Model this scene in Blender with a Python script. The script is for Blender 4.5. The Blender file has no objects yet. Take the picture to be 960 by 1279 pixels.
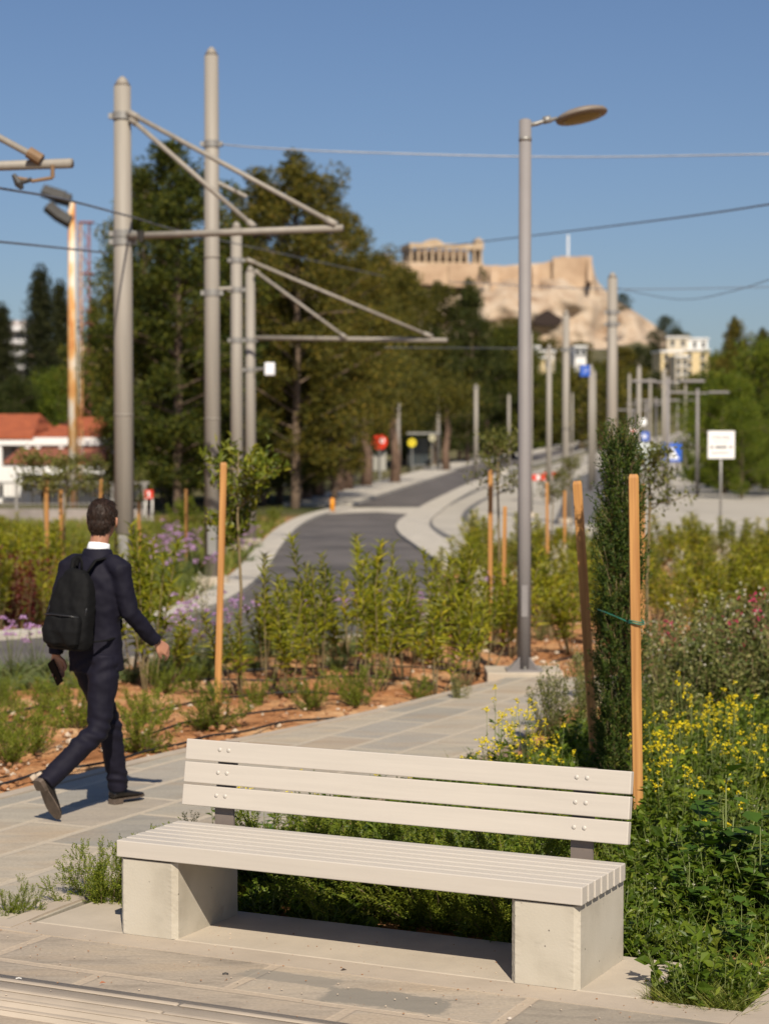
import bpy, bmesh, math, random
import numpy as np
from mathutils import Vector, Matrix, noise
R = math.radians
PI = math.pi
rnd = random.Random(7)
scene = bpy.context.scene
COL = scene.collection

# ------------------------------------------------------------------ camera, sky, sun, exposure
HC = 2.15
FPX = 2490.0
PITCH = math.atan(79.5 / FPX)
cam_data = bpy.data.cameras.new('camera')
cam = bpy.data.objects.new('camera', cam_data)
COL.objects.link(cam)
cam.location = (0, 0, HC)
cam.rotation_euler = (PI / 2 - PITCH, 0, 0)
cam_data.sensor_fit = 'VERTICAL'
cam_data.sensor_height = 36.0
cam_data.lens = FPX / 1279 * 36.0
cam_data.clip_start = 0.1
cam_data.clip_end = 8000
cam_data.dof.use_dof = True
cam_data.dof.focus_distance = 8.4
cam_data.dof.aperture_fstop = 3.0
scene.camera = cam

SUN_EL, SUN_AZ = R(43), R(171)          # azimuth from +Y towards +X: the sun stands behind the camera
world = bpy.data.worlds.new('World')
scene.world = world
world.use_nodes = True
wn = world.node_tree
sky = wn.nodes.new('ShaderNodeTexSky')
sky.sky_type = 'NISHITA'
sky.sun_disc = False
sky.sun_elevation = SUN_EL
sky.sun_rotation = SUN_AZ
sky.altitude = 100
sky.air_density = 1.0
sky.dust_density = 1.0
sky.ozone_density = 2.6
bgn = wn.nodes['Background']
bgn.inputs['Strength'].default_value = 0.053
tint = wn.nodes.new('ShaderNodeMix'); tint.data_type = 'RGBA'; tint.blend_type = 'MULTIPLY'; tint.inputs[0].default_value = 1
tint.inputs[7].default_value = (.90, .965, 1.13, 1)
wn.links.new(sky.outputs['Color'], tint.inputs[6]); wn.links.new(tint.outputs[2], bgn.inputs['Color'])

sl = bpy.data.lights.new('sun', 'SUN')
sl.energy = 5.0
sl.angle = R(0.5)
sl.color = (1.0, 0.90, 0.745)
sun = bpy.data.objects.new('sun', sl)
COL.objects.link(sun)
sdir = Vector((math.sin(SUN_AZ) * math.cos(SUN_EL), math.cos(SUN_AZ) * math.cos(SUN_EL), math.sin(SUN_EL)))
sun.rotation_euler = sdir.to_track_quat('Z', 'Y').to_euler()
sun.location = (4, -10, 20)

scene.view_settings.view_transform = 'Standard'
scene.view_settings.look = 'None'
scene.view_settings.exposure = 0.36
scene.view_settings.gamma = 1.0
scene.view_settings.use_curve_mapping = False
scene.render.engine = 'CYCLES'
scene.cycles.max_bounces = 6
scene.cycles.transparent_max_bounces = 4

# ------------------------------------------------------------------ places
def rise(d):
    """height of the road level above the near pavement at distance d"""
    if d < 60: return 0.0
    if d < 400: return 5e-5 * (d - 60) ** 2
    return 5.78 + (d - 400) * 0.05
CP, SP = math.cos(PITCH), math.sin(PITCH)
def P(px, py, d):
    """the point at distance d seen at photo pixel px, py"""
    a = (px - 480) / FPX; b = (639.5 - py) / FPX
    y = CP + b * SP; z = -SP + b * CP
    return Vector((a / y * d, d, HC + z / y * d))
def G(px, py, off=0.0):
    lo = None; d = 5.0
    while d < 3000:
        if P(px, py, d).z <= rise(d) + off: break
        lo = d; d *= 1.03
    a, b = lo or 4.9, d
    for _ in range(30):
        m = (a + b) / 2
        if P(px, py, m).z > rise(m) + off: a = m
        else: b = m
    p = P(px, py, b)
    return Vector((p.x, p.y, rise(b) + off))
def X(px, d): return (px - 480) / FPX * d
def ztop(py, d): return P(480, py, d).z

# ------------------------------------------------------------------ mesh helpers
class MB:
    def __init__(s): s.v = []; s.f = []; s.m = []; s.n = 0
    def add(s, verts, faces, mi=0):
        s.v.append(np.asarray(verts, dtype=float).reshape(-1, 3))
        o = s.n
        s.f.extend([tuple(int(i) + o for i in f) for f in faces])
        s.m.extend([mi] * len(faces))
        s.n += len(s.v[-1])
    def box(s, x0, x1, y0, y1, z0, z1, M=None, mi=0):
        vs = [(x, y, z) for z in (z0, z1) for y in (y0, y1) for x in (x0, x1)]
        if M is not None: vs = [tuple(M @ Vector(v)) for v in vs]
        s.add(vs, [(0, 2, 3, 1), (4, 5, 7, 6), (0, 1, 5, 4), (2, 6, 7, 3), (0, 4, 6, 2), (1, 3, 7, 5)], mi)
    def tube(s, pts, radii, n=10, caps=True, mi=0, flat=None, up=None):
        """swept tube; radii: number, list, or list of (a, b) with up giving the b axis"""
        pts = [Vector(p) for p in pts]
        if not isinstance(radii, (list, tuple)): radii = [radii] * len(pts)
        V = []; prev = None
        for i, p in enumerate(pts):
            if i == 0: t = pts[1] - p
            elif i == len(pts) - 1: t = p - pts[i - 1]
            else: t = (pts[i + 1] - pts[i - 1])
            t.normalize()
            ref = Vector(up) if up is not None else (prev if prev is not None else (Vector((0, 0, 1)) if abs(t.z) < .9 else Vector((1, 0, 0))))
            b = ref - t * ref.dot(t)
            if b.length < 1e-4:
                b = Vector((1, 0, 0)) - t * t.x
            b.normalize(); prev = b
            a = t.cross(b)
            r = radii[i]
            ra, rb = r if isinstance(r, (tuple, list)) else (r, r)
            for k in range(n):
                th = 2 * PI * k / n
                V.append(p + a * (ra * math.cos(th)) + b * (rb * math.sin(th)))
        F = []
        for i in range(len(pts) - 1):
            for k in range(n):
                k2 = (k + 1) % n
                F.append((i * n + k, i * n + k2, (i + 1) * n + k2, (i + 1) * n + k))
        if caps:
            F.append(tuple(range(n - 1, -1, -1)))
            o = (len(pts) - 1) * n
            F.append(tuple(range(o, o + n)))
        s.add([tuple(v) for v in V], F, mi)
    def ell(s, c, r, n=14, m=9, M=None, mi=0):
        V = []; F = []
        for i in range(m + 1):
            ph = PI * i / m
            for k in range(n):
                th = 2 * PI * k / n
                v = Vector((r[0] * math.sin(ph) * math.cos(th), r[1] * math.sin(ph) * math.sin(th), r[2] * math.cos(ph)))
                if M is not None: v = M @ v
                V.append(tuple(v + Vector(c)))
        for i in range(m):
            for k in range(n):
                k2 = (k + 1) % n
                F.append((i * n + k, (i + 1) * n + k, (i + 1) * n + k2, i * n + k2))
        s.add(V, F, mi)
    def leaves(s, pos, dirs, L, W, bend=0.25, rs=None, mi=0):
        """many small folded leaves, one island each"""
        pos = np.asarray(pos, float); d = np.asarray(dirs, float)
        N = len(pos)
        if N == 0: return
        rs = rs or np.random.RandomState(len(pos))
        d = d / (np.linalg.norm(d, axis=1, keepdims=True) + 1e-9)
        q = rs.normal(size=(N, 3))
        side = np.cross(d, q); side /= (np.linalg.norm(side, axis=1, keepdims=True) + 1e-9)
        nrm = np.cross(side, d)
        L = np.broadcast_to(np.asarray(L, float), (N,))[:, None]
        W = np.broadcast_to(np.asarray(W, float), (N,))[:, None]
        nrm = nrm * np.where(nrm[:, 2:3] < 0, -1, 1)
        a = pos
        c1 = pos + d * L * .45 + side * W * .5 + nrm * W * bend
        c2 = pos + d * L * .45 - side * W * .5 + nrm * W * bend
        m = pos + d * L * .5
        t = pos + d * L - nrm * L * bend * .5
        V = np.stack([a, c1, t, c2, m], 1).reshape(-1, 3)
        o = (np.arange(N) * 5)[:, None]
        F = np.concatenate([o + np.array([[0, 1, 4]]), o + np.array([[1, 2, 4]]), o + np.array([[2, 3, 4]]), o + np.array([[3, 0, 4]])], 0)
        s.add(V, F.tolist(), mi)
    def quads(s, pos, dirs, L, W, rs, mi=0):
        """cheaper leaves: one bent quad each"""
        pos = np.asarray(pos, float); d = np.asarray(dirs, float); N = len(pos)
        if N == 0: return
        d = d / (np.linalg.norm(d, axis=1, keepdims=True) + 1e-9)
        side = np.cross(d, rs.normal(size=(N, 3))); side /= (np.linalg.norm(side, axis=1, keepdims=True) + 1e-9)
        nrm = np.cross(side, d)
        L = np.broadcast_to(np.asarray(L, float), (N,))[:, None]; W = np.broadcast_to(np.asarray(W, float), (N,))[:, None]
        V = np.stack([pos, pos + d * L * .45 + side * W * .5 + nrm * W * .2, pos + d * L, pos + d * L * .45 - side * W * .5 + nrm * W * .2], 1).reshape(-1, 3)
        o = (np.arange(N) * 4)[:, None]
        s.add(V, (o + np.array([[0, 1, 2, 3]])).tolist(), mi)
    def mesh(s, name, smooth=False):
        me = bpy.data.meshes.new(name)
        v = np.concatenate(s.v, 0) if s.v else np.zeros((0, 3))
        me.from_pydata(v.tolist(), [], s.f)
        if any(s.m): me.polygons.foreach_set('material_index', s.m)
        if smooth: me.polygons.foreach_set('use_smooth', [True] * len(me.polygons))
        me.update()
        return me
    def build(s, name, mats, parent=None, smooth=False, loc=None, bevel=0):
        me = s.mesh(name, smooth)
        for m in (mats if isinstance(mats, (list, tuple)) else [mats]): me.materials.append(m)
        o = bpy.data.objects.new(name, me)
        COL.objects.link(o)
        if parent is not None: o.parent = parent
        if loc is not None: o.location = loc
        if bevel:
            b = o.modifiers.new('bevel', 'BEVEL'); b.width = bevel; b.segments = 2; b.limit_method = 'ANGLE'
        return o

def tag(o, label, cat, group=None, kind=None):
    o['label'] = label; o['category'] = cat
    if group: o['group'] = group
    if kind: o['kind'] = kind
    return o
def thing(name, label, cat, loc=(0, 0, 0), rz=0.0, group=None):
    o = bpy.data.objects.new(name, None)
    COL.objects.link(o); o.location = loc; o.rotation_euler = (0, 0, rz); o.empty_display_size = .2
    return tag(o, label, cat, group)
def struct(o, label=None):
    o['kind'] = 'structure'
    if label: o['label'] = label
    return o
KIDS = {}
def dup(src, loc, rz=0.0, sc=1.0, label=None, group=None):
    """a copy of a thing with copies of its parts and their sub-parts"""
    r = src.copy(); COL.objects.link(r)
    r.location = loc; r.rotation_euler = (0, 0, rz)
    r.scale = sc if isinstance(sc, (tuple, list)) else (sc, sc, sc)
    if label: r['label'] = label
    if group: r['group'] = group
    if src.name not in KIDS: KIDS[src.name] = [(c, list(c.children)) for c in src.children]
    for ch, gs in KIDS[src.name]:
        c = ch.copy(); COL.objects.link(c); c.parent = r
        for g in gs:
            k = g.copy(); COL.objects.link(k); k.parent = c
    return r
class Kind:
    """prototypes of one kind: the first placings move the prototypes themselves, later ones copy them"""
    def __init__(s, protos): s.p = protos; s.used = 0
    def put(s, loc, rz, sc=1.0, label=None, group=None, which=None):
        if s.used < len(s.p) and which is None:
            o = s.p[s.used]; s.used += 1
            o.location = loc; o.rotation_euler = (0, 0, rz)
            o.scale = sc if isinstance(sc, (tuple, list)) else (sc, sc, sc)
            if label: o['label'] = label
            if group: o['group'] = group
            return o
        return dup(s.p[rnd.randrange(len(s.p))], loc, rz, sc, label, group)
ORD = 'first second third fourth fifth sixth seventh eighth ninth tenth eleventh twelfth thirteenth fourteenth fifteenth sixteenth seventeenth eighteenth nineteenth twentieth'.split()
ROWS = {}
def row(o, base, key=None):
    """collect look-alikes under one phrase; numbered from the left at the end"""
    ROWS.setdefault(base, []).append(o); return o
def number_rows():
    for base, os_ in ROWS.items():
        os_.sort(key=lambda o: (o.location.x / max(o.location.y, 1)))
        n = len(os_)
        for i, o in enumerate(os_):
            if n == 1: o['label'] = base
            elif i == 0: o['label'] = base + ', leftmost of them'
            elif i == n - 1: o['label'] = base + ', rightmost of them'
            else:
                j = n - 1 - i
                o['label'] = base + (', %s from left' % ORD[i] if i <= j else ', %s from right' % ORD[j])

# ------------------------------------------------------------------ materials
def nodes(m):
    m.use_nodes = True
    return m.node_tree.nodes, m.node_tree.links, m.node_tree.nodes['Principled BSDF']
MATS = {}
def ramp(ns, stops, interp='LINEAR'):
    r = ns.new('ShaderNodeValToRGB'); r.color_ramp.interpolation = interp
    e = r.color_ramp.elements
    e[0].position = stops[0][0]; e[0].color = (*stops[0][1], 1)
    e[1].position = stops[-1][0]; e[1].color = (*stops[-1][1], 1)
    for p, c in stops[1:-1]:
        x = e.new(p); x.color = (*c, 1)
    return r
def g3(v): return (v, v, v)
def mat(name, col, rough=.6, metal=0.0, var=.12, scale=6.0, bump=0.0, bscale=40.0, spec=.5, col2=None, coord='Object', dist=.01, stretch=None):
    """a surface whose colour wanders a little, with optional fine relief"""
    m = bpy.data.materials.new(name); ns, lk, b = nodes(m)
    tc = ns.new('ShaderNodeTexCoord')
    n = ns.new('ShaderNodeTexNoise'); n.inputs['Scale'].default_value = scale; n.inputs['Detail'].default_value = 5; n.inputs['Roughness'].default_value = .6
    if stretch:
        mp = ns.new('ShaderNodeMapping'); mp.inputs['Scale'].default_value = stretch; lk.new(tc.outputs[coord], mp.inputs['Vector']); lk.new(mp.outputs[0], n.inputs['Vector'])
    else: lk.new(tc.outputs[coord], n.inputs['Vector'])
    c2 = col2 or tuple(c * (1 - var * 2) for c in col)
    r = ramp(ns, [(.3, c2), (.65, col)])
    lk.new(n.outputs['Fac'], r.inputs['Fac']); lk.new(r.outputs['Color'], b.inputs['Base Color'])
    b.inputs['Roughness'].default_value = rough; b.inputs['Metallic'].default_value = metal
    b.inputs['Specular IOR Level'].default_value = spec
    if bump:
        n2 = ns.new('ShaderNodeTexNoise'); n2.inputs['Scale'].default_value = bscale; n2.inputs['Detail'].default_value = 6
        lk.new(tc.outputs[coord], n2.inputs['Vector'])
        bp = ns.new('ShaderNodeBump'); bp.inputs['Strength'].default_value = bump; bp.inputs['Distance'].default_value = dist
        lk.new(n2.outputs['Fac'], bp.inputs['Height']); lk.new(bp.outputs['Normal'], b.inputs['Normal'])
    MATS[name] = m
    return m
def leafmat(name, stops, trans=.32, rough=.55, tcol=1.5, spec=.22):
    """leaves: colour differs from leaf to leaf and from plant to plant, some light passes through"""
    m = bpy.data.materials.new(name); ns, lk, b = nodes(m)
    ge = ns.new('ShaderNodeNewGeometry'); oi = ns.new('ShaderNodeObjectInfo')
    ad = ns.new('ShaderNodeMath'); ad.operation = 'MULTIPLY_ADD'; ad.inputs[1].default_value = .78
    mu = ns.new('ShaderNodeMath'); mu.operation = 'MULTIPLY'; mu.inputs[1].default_value = .22
    lk.new(oi.outputs['Random'], mu.inputs[0]); lk.new(ge.outputs['Random Per Island'], ad.inputs[0]); lk.new(mu.outputs[0], ad.inputs[2])
    r = ramp(ns, stops)
    lk.new(ad.outputs[0], r.inputs['Fac']); lk.new(r.outputs['Color'], b.inputs['Base Color'])
    b.inputs['Roughness'].default_value = rough; b.inputs['Specular IOR Level'].default_value = spec
    t = ns.new('ShaderNodeBsdfTranslucent')
    mx = ns.new('ShaderNodeMix'); mx.data_type = 'RGBA'; mx.blend_type = 'MULTIPLY'; mx.inputs[0].default_value = 1
    lk.new(r.outputs['Color'], mx.inputs[6]); mx.inputs[7].default_value = (tcol * 1.1, tcol * 1.05, tcol * .4, 1)
    lk.new(mx.outputs[2], t.inputs['Color'])
    ms = ns.new('ShaderNodeMixShader'); ms.inputs[0].default_value = trans
    lk.new(b.outputs[0], ms.inputs[1]); lk.new(t.outputs[0], ms.inputs[2])
    lk.new(ms.outputs[0], ns['Material Output'].inputs['Surface'])
    MATS[name] = m
    return m

def stone_mat(name, rot, bw, bh, tones, mortar, msize=.02, stain=.5, off=.5, patches=()):
    """natural stone slabs: each slab its own tone, soft joints, stains and grain"""
    m = bpy.data.materials.new(name); ns, lk, b = nodes(m)
    tc = ns.new('ShaderNodeTexCoord'); mp = ns.new('ShaderNodeMapping'); mp.inputs['Rotation'].default_value = (0, 0, rot)
    lk.new(tc.outputs['Object'], mp.inputs['Vector'])
    wn_ = ns.new('ShaderNodeTexNoise'); wn_.inputs['Scale'].default_value = 2.2
    lk.new(mp.outputs[0], wn_.inputs['Vector'])
    wa = ns.new('ShaderNodeVectorMath'); wa.operation = 'MULTIPLY_ADD'; wa.inputs[1].default_value = (.03, .03, 0)
    lk.new(wn_.outputs['Color'], wa.inputs[0]); lk.new(mp.outputs[0], wa.inputs[2])
    br = ns.new('ShaderNodeTexBrick'); br.offset = off; br.inputs['Scale'].default_value = 1
    br.inputs['Brick Width'].default_value = bw; br.inputs['Row Height'].default_value = bh
    br.inputs['Mortar Size'].default_value = msize; br.inputs['Mortar Smooth'].default_value = .4
    br.inputs['Color1'].default_value = (0, 0, 0, 1); br.inputs['Color2'].default_value = (1, 1, 1, 1); br.inputs['Mortar'].default_value = (.5, .5, .5, 1)
    lk.new(wa.outputs[0], br.inputs['Vector'])
    r = ramp(ns, tones); lk.new(br.outputs['Color'], r.inputs['Fac'])
    n1 = ns.new('ShaderNodeTexNoise'); n1.inputs['Scale'].default_value = 3.0; n1.inputs['Detail'].default_value = 8; n1.inputs['Roughness'].default_value = .65
    mp2 = ns.new('ShaderNodeMapping'); mp2.inputs['Rotation'].default_value = (0, 0, rot); mp2.inputs['Scale'].default_value = (.6, 2.0, 1)
    lk.new(tc.outputs['Object'], mp2.inputs['Vector']); lk.new(mp2.outputs[0], n1.inputs['Vector'])
    rs_ = ramp(ns, [(.3, g3(1 - stain * .55)), (.5, g3(.95)), (.75, (1.12, 1.08, 1.0))])
    lk.new(n1.outputs['Fac'], rs_.inputs['Fac'])
    mx = ns.new('ShaderNodeMix'); mx.data_type = 'RGBA'; mx.blend_type = 'MULTIPLY'; mx.inputs[0].default_value = 1
    lk.new(r.outputs['Color'], mx.inputs[6]); lk.new(rs_.outputs['Color'], mx.inputs[7])
    # rusty veins
    n3 = ns.new('ShaderNodeTexNoise'); n3.inputs['Scale'].default_value = 1.7; n3.inputs['Detail'].default_value = 7
    lk.new(mp2.outputs[0], n3.inputs['Vector'])
    rr = ramp(ns, [(.52, g3(0)), (.72, g3(.5))]); lk.new(n3.outputs['Fac'], rr.inputs['Fac'])
    mxr = ns.new('ShaderNodeMix'); mxr.data_type = 'RGBA'; lk.new(rr.outputs['Color'], mxr.inputs[0])
    lk.new(mx.outputs[2], mxr.inputs[6]); mxr.inputs[7].default_value = (.34, .235, .14, 1)
    mm = ns.new('ShaderNodeMix'); mm.data_type = 'RGBA'; lk.new(br.outputs['Fac'], mm.inputs[0])
    lk.new(mxr.outputs[2], mm.inputs[6]); mm.inputs[7].default_value = (*mortar, 1)
    n2 = ns.new('ShaderNodeTexNoise'); n2.inputs['Scale'].default_value = 60; n2.inputs['Detail'].default_value = 4
    lk.new(tc.outputs['Object'], n2.inputs['Vector'])
    r2 = ramp(ns, [(.3, g3(.86)), (.7, g3(1.08))]); lk.new(n2.outputs['Fac'], r2.inputs['Fac'])
    m3 = ns.new('ShaderNodeMix'); m3.data_type = 'RGBA'; m3.blend_type = 'MULTIPLY'; m3.inputs[0].default_value = 1
    lk.new(mm.outputs[2], m3.inputs[6]); lk.new(r2.outputs['Color'], m3.inputs[7])
    lk.new(m3.outputs[2], b.inputs['Base Color'])
    last = m3.outputs[2]
    for (cx, cy, lu, lv, c_) in patches:
        sb = ns.new('ShaderNodeVectorMath'); sb.operation = 'SUBTRACT'; sb.inputs[1].default_value = (cx, cy, 0); lk.new(tc.outputs['Object'], sb.inputs[0])
        mq = ns.new('ShaderNodeMapping'); mq.inputs['Rotation'].default_value = (0, 0, rot); lk.new(sb.outputs[0], mq.inputs['Vector'])
        nq = ns.new('ShaderNodeTexNoise'); nq.inputs['Scale'].default_value = 7; nq.inputs['Detail'].default_value = 9; nq.inputs['Roughness'].default_value = .7; lk.new(tc.outputs['Object'], nq.inputs['Vector'])
        sc_ = ns.new('ShaderNodeVectorMath'); sc_.operation = 'MULTIPLY'; sc_.inputs[1].default_value = (2 / lu, 2 / lv, 0); lk.new(mq.outputs[0], sc_.inputs[0])
        ab = ns.new('ShaderNodeVectorMath'); ab.operation = 'POWER' if False else 'ABSOLUTE'; lk.new(sc_.outputs[0], ab.inputs[0])
        sx = ns.new('ShaderNodeSeparateXYZ'); lk.new(ab.outputs[0], sx.inputs[0])
        mxm = ns.new('ShaderNodeMath'); mxm.operation = 'SMOOTH_MAX'; mxm.inputs[2].default_value = .5; lk.new(sx.outputs[0], mxm.inputs[0]); lk.new(sx.outputs[1], mxm.inputs[1])
        ad_ = ns.new('ShaderNodeMath'); ad_.operation = 'MULTIPLY_ADD'; ad_.inputs[1].default_value = 1.5; lk.new(nq.outputs['Fac'], ad_.inputs[0]); lk.new(mxm.outputs[0], ad_.inputs[2])
        rq_ = ramp(ns, [(.60, g3(.85)), (.66, g3(.0))]); dv = ns.new('ShaderNodeMath'); dv.operation = 'MULTIPLY'; dv.inputs[1].default_value = .36; lk.new(ad_.outputs[0], dv.inputs[0]); lk.new(dv.outputs[0], rq_.inputs['Fac'])
        mz = ns.new('ShaderNodeMix'); mz.data_type = 'RGBA'; lk.new(rq_.outputs['Color'], mz.inputs[0]); lk.new(last, mz.inputs[6]); mz.inputs[7].default_value = (*c_, 1)
        last = mz.outputs[2]
    lk.new(last, b.inputs['Base Color'])
    b.inputs['Roughness'].default_value = .72
    ha = ns.new('ShaderNodeMath'); ha.operation = 'MULTIPLY_ADD'; ha.inputs[1].default_value = -.6
    lk.new(br.outputs['Fac'], ha.inputs[0]); lk.new(n1.outputs['Fac'], ha.inputs[2])
    bp = ns.new('ShaderNodeBump'); bp.inputs['Strength'].default_value = .5; bp.inputs['Distance'].default_value = .012
    lk.new(ha.outputs[0], bp.inputs['Height']); lk.new(bp.outputs['Normal'], b.inputs['Normal'])
    MATS[name] = m
    return m

# the bench's own axes on the ground: U runs along it away from its near end, V runs behind it
BA = R(64.0)
U = Vector((-math.sin(BA), math.cos(BA), 0)); V_ = Vector((math.cos(BA), math.sin(BA), 0))
B0 = G(722, 1239)
BM = Matrix.Translation(B0) @ Matrix(((U.x, V_.x, 0, 0), (U.y, V_.y, 0, 0), (0, 0, 1, 0), (0, 0, 0, 1)))
def UV(u, v, z=0.0): return BM @ Vector((u, v, z))
ROTB = -math.atan2(U.y, U.x)
PATHDIR = math.atan2(4.98, 2.34)

m_slab = stone_mat('stone_slabs', ROTB, 1.15, .52, [(0, (.29, .25, .20)), (.35, (.36, .30, .235)), (.7, (.40, .33, .255)), (.9, (.33, .295, .245)), (1, (.22, .20, .17))], (.40, .325, .245), .03, .8, .5, [(*G(362, 1221).xy, .42, .13, (.23, .205, .17)), (*G(485, 1249).xy, .50, .22, (.195, .178, .15)), (*G(10, 1249).xy, .3, .12, (.13, .13, .125)), (*G(890, 1275).xy, .3, .14, (.2, .18, .15))])
m_path = stone_mat('path_paving', -PATHDIR, .95, .42, [(0, (.28, .26, .225)), (.3, (.36, .325, .265)), (.6, (.40, .345, .27)), (.85, (.335, .305, .26)), (1, (.38, .295, .21))], (.42, .36, .28), .03, .35)
m_conc = mat('concrete', (.43, .37, .295), .85, var=.09, scale=3, bump=.35, bscale=60, dist=.004)
m_conc_lt = mat('pale_concrete', (.46, .42, .36), .85, var=.12, scale=2, bump=.3, bscale=30)
m_plaza = mat('plaza_concrete', (.40, .365, .31), .85, var=.12, scale=.25)
m_asph = mat('asphalt', (.118, .104, .098), .85, var=.27, scale=.55, bump=.3, bscale=80)
m_asph_far = mat('asphalt_grey', (.11, .105, .105), .85, var=.1, scale=.3)
m_strip = mat('weathered_concrete_strip', (.33, .29, .25), .85, var=.15, scale=.5)

# block concrete with pin holes
def block_mat():
    m = bpy.data.materials.new('cast_concrete'); ns, lk, b = nodes(m)
    tc = ns.new('ShaderNodeTexCoord')
    n = ns.new('ShaderNodeTexNoise'); n.inputs['Scale'].default_value = 4; n.inputs['Detail'].default_value = 8
    lk.new(tc.outputs['Object'], n.inputs['Vector'])
    r = ramp(ns, [(.28, (.33, .295, .235)), (.5, (.425, .385, .315)), (.7, (.455, .415, .345))]); lk.new(n.outputs['Fac'], r.inputs['Fac'])
    vo = ns.new('ShaderNodeTexVoronoi'); vo.inputs['Scale'].default_value = 17; lk.new(tc.outputs['Object'], vo.inputs['Vector'])
    rv = ramp(ns, [(.045, g3(.35)), (.085, g3(1))]); lk.new(vo.outputs['Distance'], rv.inputs['Fac'])
    n5 = ns.new('ShaderNodeTexNoise'); n5.inputs['Scale'].default_value = 9; n5.inputs['Detail'].default_value = 5; lk.new(tc.outputs['Object'], n5.inputs['Vector'])
    r5 = ramp(ns, [(.25, g3(.72)), (.37, g3(1))]); lk.new(n5.outputs['Fac'], r5.inputs['Fac'])
    mx = ns.new('ShaderNodeMix'); mx.data_type = 'RGBA'; mx.blend_type = 'MULTIPLY'; mx.inputs[0].default_value = 1
    lk.new(r.outputs['Color'], mx.inputs[6]); lk.new(rv.outputs['Color'], mx.inputs[7])
    my = ns.new('ShaderNodeMix'); my.data_type = 'RGBA'; my.blend_type = 'MULTIPLY'; my.inputs[0].default_value = .7
    lk.new(mx.outputs[2], my.inputs[6]); lk.new(r5.outputs['Color'], my.inputs[7])
    lk.new(my.outputs[2], b.inputs['Base Color']); b.inputs['Roughness'].default_value = .8
    n2 = ns.new('ShaderNodeTexNoise'); n2.inputs['Scale'].default_value = 90; n2.inputs['Detail'].default_value = 4; lk.new(tc.outputs['Object'], n2.inputs['Vector'])
    mu = ns.new('ShaderNodeMath'); mu.operation = 'MULTIPLY_ADD'; mu.inputs[1].default_value = .35
    lk.new(n2.outputs['Fac'], mu.inputs[0]); lk.new(rv.outputs['Color'], mu.inputs[2])
    bp = ns.new('ShaderNodeBump'); bp.inputs['Strength'].default_value = .5; bp.inputs['Distance'].default_value = .004
    lk.new(mu.outputs[0], bp.inputs['Height']); lk.new(bp.outputs['Normal'], b.inputs['Normal'])
    return m
m_block = block_mat()
m_paint = mat('cream_painted_wood', (.475, .432, .38), .45, var=.035, scale=1, bump=.12, bscale=25, dist=.002, stretch=(2.0, 55, 45))
m_bolt = mat('painted_bolt', (.46, .425, .38), .35, var=.02)
m_steel_br = mat('brown_painted_steel', (.19, .155, .135), .5, var=.1)
m_pole = mat('beige_painted_pole', (.275, .248, .212), .6, var=.10, scale=1.0, stretch=(9, 9, .5))
m_polefar = m_pole
m_lamp = mat('grey_galvanised_post', (.215, .198, .195), .65, metal=0.0, var=.06, scale=2)
m_metal = mat('dull_grey_metal', (.30, .29, .27), .45, metal=.4, var=.08)
m_dark = mat('dark_metal', (.03, .028, .026), .6)
m_wire = mat('overhead_wire', (.11, .12, .145), .5)
m_wirelt = mat('pale_insulated_wire', (.42, .42, .42), .5)
m_black = mat('black_pipe', (.012, .012, .013), .55, var=.1)
def wood_mat(name, a, b_):
    m = bpy.data.materials.new(name); ns, lk, b = nodes(m)
    tc = ns.new('ShaderNodeTexCoord'); mp = ns.new('ShaderNodeMapping'); mp.inputs['Scale'].default_value = (30, 30, 1.2)
    lk.new(tc.outputs['Object'], mp.inputs['Vector'])
    n = ns.new('ShaderNodeTexNoise'); n.inputs['Scale'].default_value = 1; n.inputs['Detail'].default_value = 6; lk.new(mp.outputs[0], n.inputs['Vector'])
    r = ramp(ns, [(.35, b_), (.6, a)]); lk.new(n.outputs['Fac'], r.inputs['Fac'])
    v = ns.new('ShaderNodeTexVoronoi'); v.inputs['Scale'].default_value = 5; lk.new(tc.outputs['Object'], v.inputs['Vector'])
    rv = ramp(ns, [(.06, g3(.35)), (.12, g3(1))]); lk.new(v.outputs['Distance'], rv.inputs['Fac'])
    mx = ns.new('ShaderNodeMix'); mx.data_type = 'RGBA'; mx.blend_type = 'MULTIPLY'; mx.inputs[0].default_value = .8
    lk.new(r.outputs['Color'], mx.inputs[6]); lk.new(rv.outputs['Color'], mx.inputs[7])
    lk.new(mx.outputs[2], b.inputs['Base Color']); b.inputs['Roughness'].default_value = .65
    return m
m_stake = wood_mat('stake_wood', (.47, .235, .07), (.31, .135, .035))
m_bark = mat('bark', (.16, .11, .075), .9, var=.25, scale=12, bump=.5, bscale=30)
m_stem = mat('woody_stem', (.20, .15, .07), .8, var=.2, scale=20)
m_stemg = mat('green_stem', (.13, .16, .035), .6, var=.2, scale=20)

lf_ole = leafmat('oleander_leaf', [(0, (.045, .065, .007)), (.35, (.15, .17, .013)), (.8, (.32, .31, .024)), (1, (.46, .36, .03))], .34, .45)
lf_jun = leafmat('juniper_leaf', [(0, (.045, .07, .008)), (.5, (.12, .155, .013)), (1, (.22, .235, .025))], .25, .55)
lf_cyp = leafmat('cypress_leaf', [(0, (.012, .028, .005)), (.5, (.034, .062, .009)), (.9, (.08, .11, .015)), (1, (.2, .12, .03))], .15, .55)
lf_lau = leafmat('laurel_leaf', [(0, (.05, .075, .008)), (.5, (.14, .16, .015)), (1, (.32, .29, .03))], .25, .4)
lf_sm = leafmat('small_tree_leaf', [(0, (.04, .05, .012)), (.5, (.10, .11, .022)), (1, (.2, .19, .05))], .25, .5)
lf_gry = leafmat('grey_leaf', [(0, (.03, .045, .010)), (.5, (.11, .13, .032)), (1, (.28, .25, .10))], .2, .45)
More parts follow.
